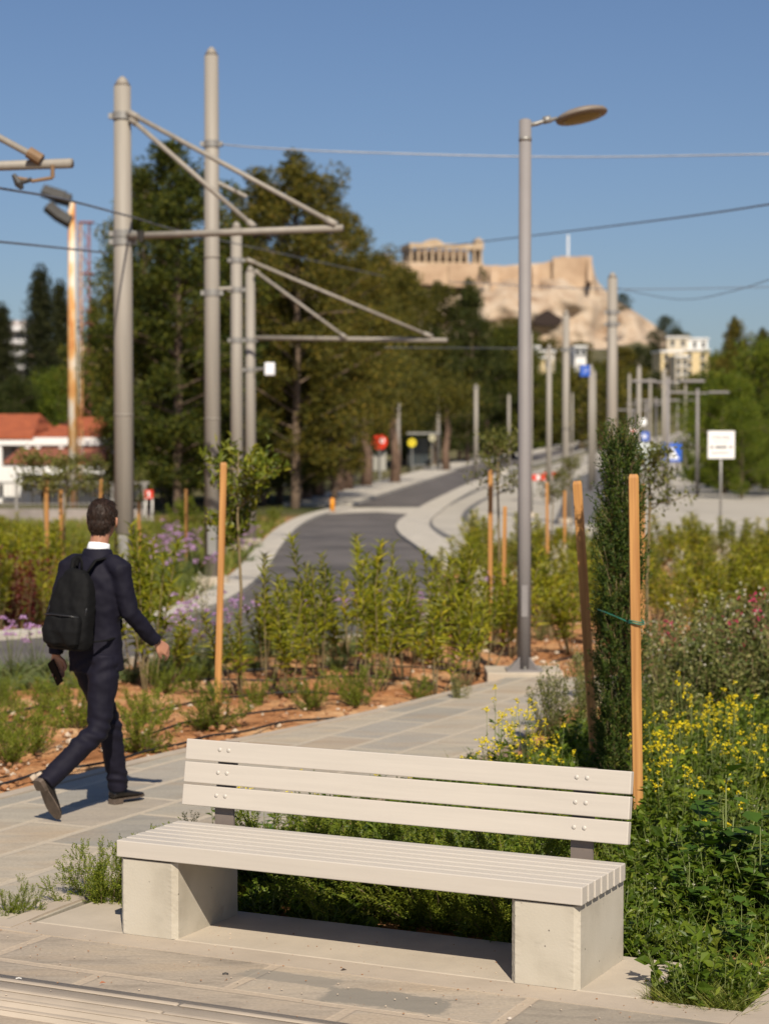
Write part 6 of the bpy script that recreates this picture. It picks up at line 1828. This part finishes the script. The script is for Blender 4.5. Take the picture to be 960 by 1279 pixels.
# trunks along the footway
tr = thing('bare_trunk_tree', 'tree', 'tree')
b = MB(); b.tube([(0, 0, -.2), (.1, 0, 1.5), (-.1, .1, 3.2), (.1, 0, 5.0)], [.34, .26, .22, .12], 9); b.build('trunk', mat('reddish_bark', (.17, .105, .07), .9, var=.25, scale=8), tr, smooth=True)
rs = np.random.RandomState(8); b = MB()
q = rs.normal(size=(4500, 3)) * np.array([1.2, 1.2, .8]) + np.array([0, 0, 5.6]); b.quads(q, rs.normal(size=q.shape), .22, .1, rs); b.build('crown', lf_olv, tr)
TT = Kind([tr])
for px, d, lab in [(457, 104, 'leaning reddish trunk left of the round red sign'), (493, 112, 'reddish trunk just right of the round red sign'), (420, 92, 'reddish trunk at the inner bend of the road'), (397, 84, 'reddish trunk near the orange marker post'), (557, 150, 'reddish trunk right of the shelter'), (380, 80, 'reddish trunk left of the orange marker post'), (433, 96, 'pale trunk beside the first old post')]:
    TT.put((X(px, d), d, rise(d)), rnd.uniform(0, 6), (1, 1, rnd.uniform(.9, 1.2)), lab, 'tree trunks along the footway')
# cypresses and round trees on the left
CY = big_tree(107, 10.0, 1.15, .4, lf_cypd, 'cypress', 70, 34000, .17, .5, 'column', .2, flat=1.2, gap=.2)
place(CY, 52, 112, 'tall dark cypress left of the rusty mast', (1.1, 1.1, hgt(330, 112) / 10), group='dark cypresses')
for px, py, d, w, lab in [(76, 350, 116, .95, 'dark cypress close behind the tallest cypress, slightly shorter'), (3, 378, 118, 1.1, 'dark cypress cut by the left edge'), (118, 372, 124, .6, 'slim cypress behind the lattice tower')]:
    dup(CY, (X(px, d), d, rise(d)), rnd.uniform(0, 6), (w, w, hgt(py, d) / 10), lab, 'dark cypresses')
TG = big_tree(108, 7.0, 3.0, .4, lf_brt, 'round_tree', 26, 26000, .17, .85, 'dome', .2, gap=.5)
place(TG, 905, 92, 'broad bright green tree at the right edge', hgt(470, 92) / 7 * 1.0, group='broad trees by the promenade')
for px, py, d, w, src, lab in [(955, 428, 100, 1.1, TG, 'taller bright green tree cut by the right edge'), (925, 500, 84, .8, TG, 'lower green tree behind the white text sign'), (985, 470, 88, 1.0, TG, 'green tree just outside the right edge'), (893, 445, 130, .7, TG, 'green tree behind the broad one at the right edge')]:
    s_ = hgt(py, d) / 7; dup(src, (X(px, d), d, rise(d)), rnd.uniform(0, 6), (s_ * w, s_ * w, s_), lab, 'broad trees by the promenade')
cp(TE, 915, 396, 125, 'brownish tree with a bare tilted top right of the yellow buildings', .45, 'broad trees by the promenade')
cp(TE, 950, 410, 128, 'dusky tree at the right edge rising above the green ones', .5, 'broad trees by the promenade')
cp(TD_, 925, 520, 92, 'dark shaded low tree under the broad green tree', .9, 'broad trees by the promenade')
cp(TD_, 965, 515, 94, 'dark shaded low tree at the right edge under the green crown', 1.0, 'broad trees by the promenade')
cp(TD_, 895, 530, 110, 'dark shaded low tree behind the text sign post', .8, 'broad trees by the promenade')
for px, py, d, w, src, lab in [(20, 470, 104, 1.0, TD_, 'dark green round tree behind the orange roof, leftmost'), (72, 462, 106, .9, TG, 'round tree behind the orange roof near the mast'), (110, 470, 108, .8, TD_, 'round tree behind the roof right of the mast'), (-15, 480, 100, 1.0, TD_, 'round tree at the left edge above the roof')]:
    s_ = hgt(py, d) / (9 if src is TD_ else 7); dup(src, (X(px, d), d, rise(d)), rnd.uniform(0, 6), (s_ * w, s_ * w, s_), lab, 'round trees behind the house')
for px, py, d in [(30, 480, 112), (95, 470, 113), (60, 490, 109)]: row(cp(TD_, px, py, d, '', 1.3, 'round trees behind the house'), 'dark evergreen between cypresses and orange roof')
# hedge plants along the raised road
HB = Kind([small_bush(69, 1.1, .9, lf_brt, 'hedge_bush', 'bush', .13, 1400, .5)])
for px, py in [(640, 567), (655, 565), (668, 562), (682, 560), (697, 557), (712, 555), (727, 552), (742, 549), (755, 546)]:
    p = G(px, py); row(HB.put((p.x, p.y + 4, p.z), rnd.uniform(0, 6), (2.2, 2.2, 1.6), None, 'hedge along the raised road'), 'rounded green hedge bush above the raised road')
for px, d in [(868, 118), (880, 112), (892, 105), (905, 100), (918, 97), (850, 190), (858, 170), (840, 230), (846, 210)]:
    row(HB.put((X(px, d), d, rise(d)), rnd.uniform(0, 6), (1.3, 1.3, 1.1), None, 'bushes along the promenade'), 'low bush at the right side of the promenade')
# ------------------------------------------------------------------ far slopes: tree belts, houses, the rock and its temple
FAR = [big_tree(111, 9.0, 3.6, .3, lf_pine, 'distant_tree', 20, 7000, .42, 1.5, 'dome', .25, gap=.6), big_tree(112, 9.0, 3.2, .3, lf_dark, 'distant_tree', 20, 6000, .42, 1.5, 'oval', .25, gap=.6),
       big_tree(113, 9.0, 3.8, .3, lf_olv, 'distant_tree', 20, 7000, .42, 1.5, 'dome', .25, gap=.6)]
FK = Kind(FAR)
fr = random.Random(9)
bands = [(240, 290, 9), (310, 370, 10), (400, 470, 12), (510, 600, 14)]
for d0, d1, n in bands:
    for k in range(n):
        px = 585 + (930 - 585) * (k + fr.uniform(.1, .9)) / n
        d = fr.uniform(d0, d1)
        if 765 < px < 875 and d < 380: continue      # the promenade runs up here
        s_ = fr.uniform(.8, 1.35)
        o = FK.put((X(px, d), d, rise(d) - .3), fr.uniform(0, 6), (s_ * 1.1, s_ * 1.1, s_), None, 'trees on the far slope')
        row(o, 'distant tree on the slope ' + ('left of the lamp post' if px < 640 else 'between lamp post and broad pole' if px < 765 else 'right of the broad pole'))
# the hill: talus, cliff and plateau
DT, DB = 1090.0, 760.0
def top_y(px):
    pts = [(-300, 470), (200, 420), (380, 350), (440, 332), (500, 328), (600, 333), (620, 334), (690, 326), (738, 324), (744, 350), (765, 372), (790, 388), (812, 402), (840, 424), (880, 445), (960, 465), (1300, 492)]
    for (a, ya), (c, yc) in zip(pts, pts[1:]):
        if px <= c: return ya + (yc - ya) * (px - a) / (c - a)
    return 492
def foot_y(px):   # where bare rock gives way to scrub
    pts = [(-300, 480), (380, 440), (500, 430), (650, 415), (700, 432), (745, 438), (800, 425), (830, 435), (1300, 495)]
    for (a, ya), (c, yc) in zip(pts, pts[1:]):
        if px <= c: return ya + (yc - ya) * (px - a) / (c - a)
    return 495
m_rock = bpy.data.materials.new('limestone_cliff'); ns, lk, bs = nodes(m_rock)
tc = ns.new('ShaderNodeTexCoord')
n1 = ns.new('ShaderNodeTexNoise'); n1.inputs['Scale'].default_value = .07; n1.inputs['Detail'].default_value = 12; n1.inputs['Roughness'].default_value = .7; lk.new(tc.outputs['Object'], n1.inputs['Vector'])
rk = ramp(ns, [(.36, (.20, .13, .08)), (.44, (.33, .24, .165)), (.56, (.39, .305, .225)), (.70, (.42, .35, .28))]); lk.new(n1.outputs['Fac'], rk.inputs['Fac'])
lk.new(rk.outputs['Color'], bs.inputs['Base Color']); bs.inputs['Roughness'].default_value = .95
m_scrub = mat('hill_scrub', (.12, .10, .045), .95, var=.3, scale=.03, col2=(.045, .05, .018))
Vh, Fh, mi_ = [], [], []
PXS = list(np.arange(-300, 380, 20)) + list(np.arange(380, 900, 3.0)) + list(np.arange(900, 1301, 20))
prof_t = np.concatenate([np.linspace(0, 1, 36), np.linspace(1.06, 2, 14), [2.3]])
for px in PXS:
    ty, fy = top_y(px), foot_y(px); fy = max(fy, ty + 2)
    for t in prof_t:
        if t <= 1: py = ty + (fy - ty) * t; d = DT - 55 * t ** 1.3
        elif t <= 2: py = fy + (500 - fy) * (t - 1) if fy < 500 else fy + 3 * (t - 1); d = (DT - 55) + (DB - DT + 55) * (t - 1)
        else: py = 512; d = 690
        p = P(px, py, d)
        if t <= 1.3:
            q = noise.fractal(Vector((p.x * .02, p.z * .03, 1)), 1, 2, 5) * 24 * min(1, t * 4) + noise.noise(Vector((p.x * .09, p.z * .05, 7))) * 10 * min(1, t * 4)
            p.y += q
            p.z += noise.noise(Vector((p.x * .05, 0, 3))) * 1.0
        if t > 2: p.z = rise(d) - 3
        Vh.append(tuple(p))
nt = len(prof_t)
for i in range(len(PXS) - 1):
    for k in range(nt - 1):
        Fh.append((i * nt + k, i * nt + k + 1, (i + 1) * nt + k + 1, (i + 1) * nt + k)); mi_.append(0 if prof_t[k] < 1 else 1)
o0_ = len(Vh)
for px in PXS:      # plateau and back slope
    p = P(px, top_y(px), DT); Vh += [(p.x, DT + 160, p.z - 1), (p.x, DT + 420, 30)]
for i in range(len(PXS) - 1):
    Fh.append((i * nt, (i + 1) * nt, o0_ + (i + 1) * 2, o0_ + i * 2)); mi_.append(1)
    Fh.append((o0_ + i * 2, o0_ + (i + 1) * 2, o0_ + (i + 1) * 2 + 1, o0_ + i * 2 + 1)); mi_.append(1)
b = MB(); b.add(Vh, Fh); b.m = mi_
hill = struct(b.build('hill', [m_rock, m_scrub], smooth=True))
# cave in the cliff
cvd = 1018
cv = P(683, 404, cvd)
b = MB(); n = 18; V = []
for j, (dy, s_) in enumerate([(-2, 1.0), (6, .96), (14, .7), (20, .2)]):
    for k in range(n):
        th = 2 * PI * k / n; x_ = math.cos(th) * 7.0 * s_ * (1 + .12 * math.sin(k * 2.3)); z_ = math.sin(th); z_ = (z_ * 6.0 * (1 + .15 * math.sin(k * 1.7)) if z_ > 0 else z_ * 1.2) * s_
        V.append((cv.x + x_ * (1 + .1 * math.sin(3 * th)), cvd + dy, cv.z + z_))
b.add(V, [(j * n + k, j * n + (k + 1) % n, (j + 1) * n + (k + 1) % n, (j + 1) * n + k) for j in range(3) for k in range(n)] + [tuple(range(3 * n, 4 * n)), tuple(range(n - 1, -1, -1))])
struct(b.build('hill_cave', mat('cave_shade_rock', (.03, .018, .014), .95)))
# fortification wall on the rim
cw = thing('citadel_wall', 'long sandstone fortification wall crowning the rock', 'fortification', (0, 0, 0))
m_ash = mat('sandstone_wall', (.40, .285, .19), .9, var=.16, scale=.09, col2=(.28, .185, .115))
def wall_run(pxa, pxb, ya, yb, za, zb_, d=1078, m=m_ash, nm='wall', thick=10):
    b = MB(); n = max(2, int(abs(pxb - pxa) / 6)); V = []
    for k in range(n + 1):
        t = k / n; px = pxa + (pxb - pxa) * t; yt = ya + (yb - ya) * t; yb_ = za + (zb_ - za) * t
        a = P(px, yt, d); c = P(px, yb_, d - 4); j = noise.noise(Vector((px * .15, yt, 0))) * .9
        V += [(a.x, d + thick, a.z + j), (a.x, d, a.z + j), (c.x, d - 4, c.z)]
    b.add(V, [(i * 3 + q, (i + 1) * 3 + q, (i + 1) * 3 + q + 1, i * 3 + q + 1) for i in range(n) for q in range(2)])
    b.build(nm, m, cw)
wall_run(430, 560, 330, 331, 352, 356); wall_run(560, 601, 329, 329, 358, 360, 1076); wall_run(601, 668, 331, 334, 362, 366, 1079); wall_run(668, 690, 333, 324, 368, 370, 1077); wall_run(690, 739, 321, 320, 368, 356, 1072)
for px, w_, yt, yb_ in [(617, 5, 335, 366), (668, 4, 332, 373), (736, 3, 320, 352)]:
    b = MB(); a = P(px, yt, 1070); c = P(px, yb_, 1062); hw = w_ / FPX * 1070
    b.add([(a.x - hw, 1071, a.z), (a.x + hw, 1071, a.z), (a.x + hw, 1080, a.z), (a.x - hw, 1080, a.z), (c.x - hw, 1060, c.z), (c.x + hw, 1060, c.z), (c.x + hw, 1080, c.z), (c.x - hw, 1080, c.z)], [(0, 1, 2, 3), (0, 4, 5, 1), (1, 5, 6, 2), (3, 7, 4, 0)])
    b.build('buttress', m_ash, cw)
fp = thing('flagpole', 'thin white flagpole at the high corner of the fortification wall', 'flagpole', tuple(P(709, 321, 1085)))
b = MB(); b.tube([(0, 0, -3), (0, 0, 12)], .55, 6); b.build('pole', m_white, fp)
# temple
TPD = 1115.0; zt0 = P(550, 331, TPD).z
tp = thing('temple', 'ancient columned marble temple ruin on top of the rock', 'temple', (X(552, TPD), TPD, zt0 - 2), 0)
m_mar = mat('weathered_marble', (.46, .35, .24), .85, var=.14, scale=.15, col2=(.33, .235, .15))
mpp = TPD / FPX
tp.rotation_euler = (0, 0, R(14))
b = MB(); b.box(-22, 22, -10, 12, 0, 1.6); b.box(-21, 21, -9, 11, 1.6, 2.6); b.build('stylobate', m_mar, tp)
for k in range(11):
    x_ = -20 + k * 4.0
    b = MB(); b.tube([(x_, -8, 2.6), (x_, -8, 9.6)], [.85, .66], 10); b.box(x_ - .95, x_ + .95, -8.95, -7.05, 9.6, 10.3); b.build('column', m_mar, tp)
for k in range(5):
    y_ = -4.5 + k * 3.4
    for xs_ in (-20, 20):
        b = MB(); b.tube([(xs_, y_, 2.6), (xs_, y_, 9.6)], [.85, .66], 8); b.box(xs_ - .95, xs_ + .95, y_ - .95, y_ + .95, 9.6, 10.3); b.build('column', m_mar, tp)
b = MB(); b.box(-21.2, 21.2, -9.2, -6.8, 10.3, 12.9); b.box(-21.2, -18.8, -6.8, 11, 10.3, 12.9); b.box(18.8, 21.2, -6.8, 11, 10.3, 12.9); b.build('entablature', m_mar, tp)
b = MB(); b.add([(-14, -9, 12.95), (-2, -9, 12.95), (-3, -9, 14.2), (-6, -9, 15.4), (-9, -9, 15.2), (-12, -9, 14.2), (-14, -7, 12.95), (-2, -7, 12.95), (-3, -7, 14.2), (-6, -7, 15.4), (-9, -7, 15.2), (-12, -7, 14.2)],
              [(0, 1, 2, 3, 4, 5), (11, 10, 9, 8, 7, 6)] + [(i, (i + 1) % 6, 6 + (i + 1) % 6, 6 + i) for i in range(6)]); b.build('pediment', m_mar, tp)
b = MB(); b.box(16, 21.1, -9.1, -5, 12.95, 15.5); b.box(17.5, 19.5, -8.8, -5.5, 15.5, 16.6); b.build('corner_block', m_mar, tp)
b = MB(); b.box(-15, 15, 0, 8, 2.6, 10.2); b.build('inner_wall', mat('shade_toned_marble', (.17, .11, .07), .9, var=.2, scale=.2), tp)  # dark colour stands in for the shadow inside the temple
m_cre0 = mat('hut_plaster', (.42, .36, .29), .85); hutd = 1110; p_ = P(482, 322, hutd)
t = thing('site_hut', 'pale low hut left of the temple on the rock', 'hut', (p_.x, hutd, p_.z - 3)); b = MB(); b.box(-4, 4, -3, 3, 0, 4); b.box(-4.5, 4.5, -3.5, 3.5, 4, 4.4); b.build('walls', m_cre0, t)
b = MB(); b.box(-3, -1, -3.06, -3.005, 1.5, 3.8); b.build('window', m_glass, t)
# houses on the slope
def flat_house(px, py_top, py_bot, w, d, m, lab, zf=None):
    z0 = min(ztop(py_bot, d), rise(d)) - 1; z1 = ztop(py_top, d); hw = w / 2 / FPX * d
    t = thing('house', lab, 'house', (X(px, d), d, z0)); t.rotation_euler = (0, 0, R(rnd.uniform(-12, 12)))
    H_ = z1 - z0; b = MB(); b.box(-hw, hw, 0, 9, 0, H_); b.build('wall', m, t)
    b = MB(); b.box(-hw - .4, hw + .4, -.5, 9.4, H_, H_ + .6); b.build('roof', m_wall, t)
    rows_ = max(1, int((py_bot - py_top) / 15)) if m is not m_wall else 1; cols = max(2, int(w / 11))
    for r_ in range(rows_):
        for c_ in range(cols):
            x_ = -hw + (c_ + .5) * 2 * hw / cols; zz = H_ - (6 + r_ * 11) / FPX * d
            b = MB(); b.box(x_ - .7, x_ + .7, -.06, -.004, zz - 1.1, zz + 1.0); wv_ = b.build('window', m_glass, t)
            b = MB(); b.box(x_ - .9, x_ + .9, -.35, -.004, zz - 1.4, zz - 1.15); b.build('sill', m_wall, wv_)
    return t
m_yel = mat('pale_yellow_plaster', (.62, .49, .28), .85, var=.08, scale=.2); m_cre = mat('cream_plaster', (.60, .52, .40), .85, var=.08, scale=.2)
flat_house(837, 440, 474, 27, 690, m_yel, 'pale yellow house with flat roof, left one of the hillside cluster')
flat_house(868, 438, 488, 32, 700, m_yel, 'yellow house with balconies, right one of the hillside cluster')
flat_house(850, 446, 495, 16, 680, m_cre, 'narrow cream house squeezed between the two yellow houses')
flat_house(845, 422, 442, 26, 760, m_cre, 'cream stepped house above the pale yellow house')
flat_house(866, 424, 440, 34, 765, m_wall, 'white terrace house above the yellow house with balconies')
flat_house(662, 434, 450, 22, 640, m_wall, 'white cottage on the slope under the cave')
flat_house(682, 440, 456, 18, 650, m_cre, 'cream cottage on the slope right of the white cottage')
flat_house(676, 448, 470, 26, 600, m_yel, 'low sandy house below the cave, left of the blue panel')
flat_house(724, 434, 446, 14, 650, m_wall, 'tiny pale house near the broad pole')
# trees on the hill's skirts
fr = random.Random(19)
for k in range(46):
    px = 560 + 360 * (k + fr.uniform(0, 1)) / 46
    t = fr.uniform(1.03, 1.9)
    fy = foot_y(px); py = fy + (500 - fy) * (t - 1); d = (DT - 55) + (DB - DT + 55) * (t - 1)
    if 818 < px < 888 and d < 960: continue
    if 650 < px < 735 and t < 1.25: continue
    p = P(px, py, d); s_ = fr.uniform(.9, 1.5) * (1 if d > 850 else .9)
    o = FK.put((p.x, p.y, p.z - .8), fr.uniform(0, 6), (s_ * 1.5, s_ * 1.5, s_ * 1.05), None, 'trees on the hill skirts', which=0)
    row(o, 'tree on the hill skirt ' + ('left of the lamp post' if px < 645 else 'below the cave' if px < 765 else 'under the steep right end of the rock' if px < 840 else 'by the yellow houses'))
for px, py, d, s_, w, lab in [(777, 386, 1040, 1.0, 1.3, 'lone dark bush on the bare right shoulder of the rock'), (830, 424, 900, 1.25, 1.4, 'dark tree on the ridge right of the rock'), (845, 430, 905, .9, 1.3, 'smaller dark tree on the ridge above the white house'), (868, 442, 900, .8, 1.2, 'low tree on the ridge above the terrace house'), (905, 452, 880, 1.0, .8, 'slim tree on the right ridge'), (815, 428, 930, .7, 1.6, 'brownish bush on the ridge left of the dark tree')]:
    p = P(px, py, d); dup(FAR[1], (p.x, p.y, p.z - 1), fr.uniform(0, 6), (s_ * w, s_ * w, s_), lab, 'trees on the ridge')
for px, py, d, s_ in [(605, 349, 1060, .75), (600, 340, 1070, .6)]:
    p = P(px, py, d); row(dup(FAR[1], (p.x, p.y, p.z - 2), 1, (s_ * .6, s_ * .6, s_), None, 'trees on the ridge'), 'small dark tree at the right end of the temple')
number_rows_pending = True
compress_rows()
number_rows()
dg = bpy.context.evaluated_depsgraph_get()
print('objects', len(bpy.data.objects))
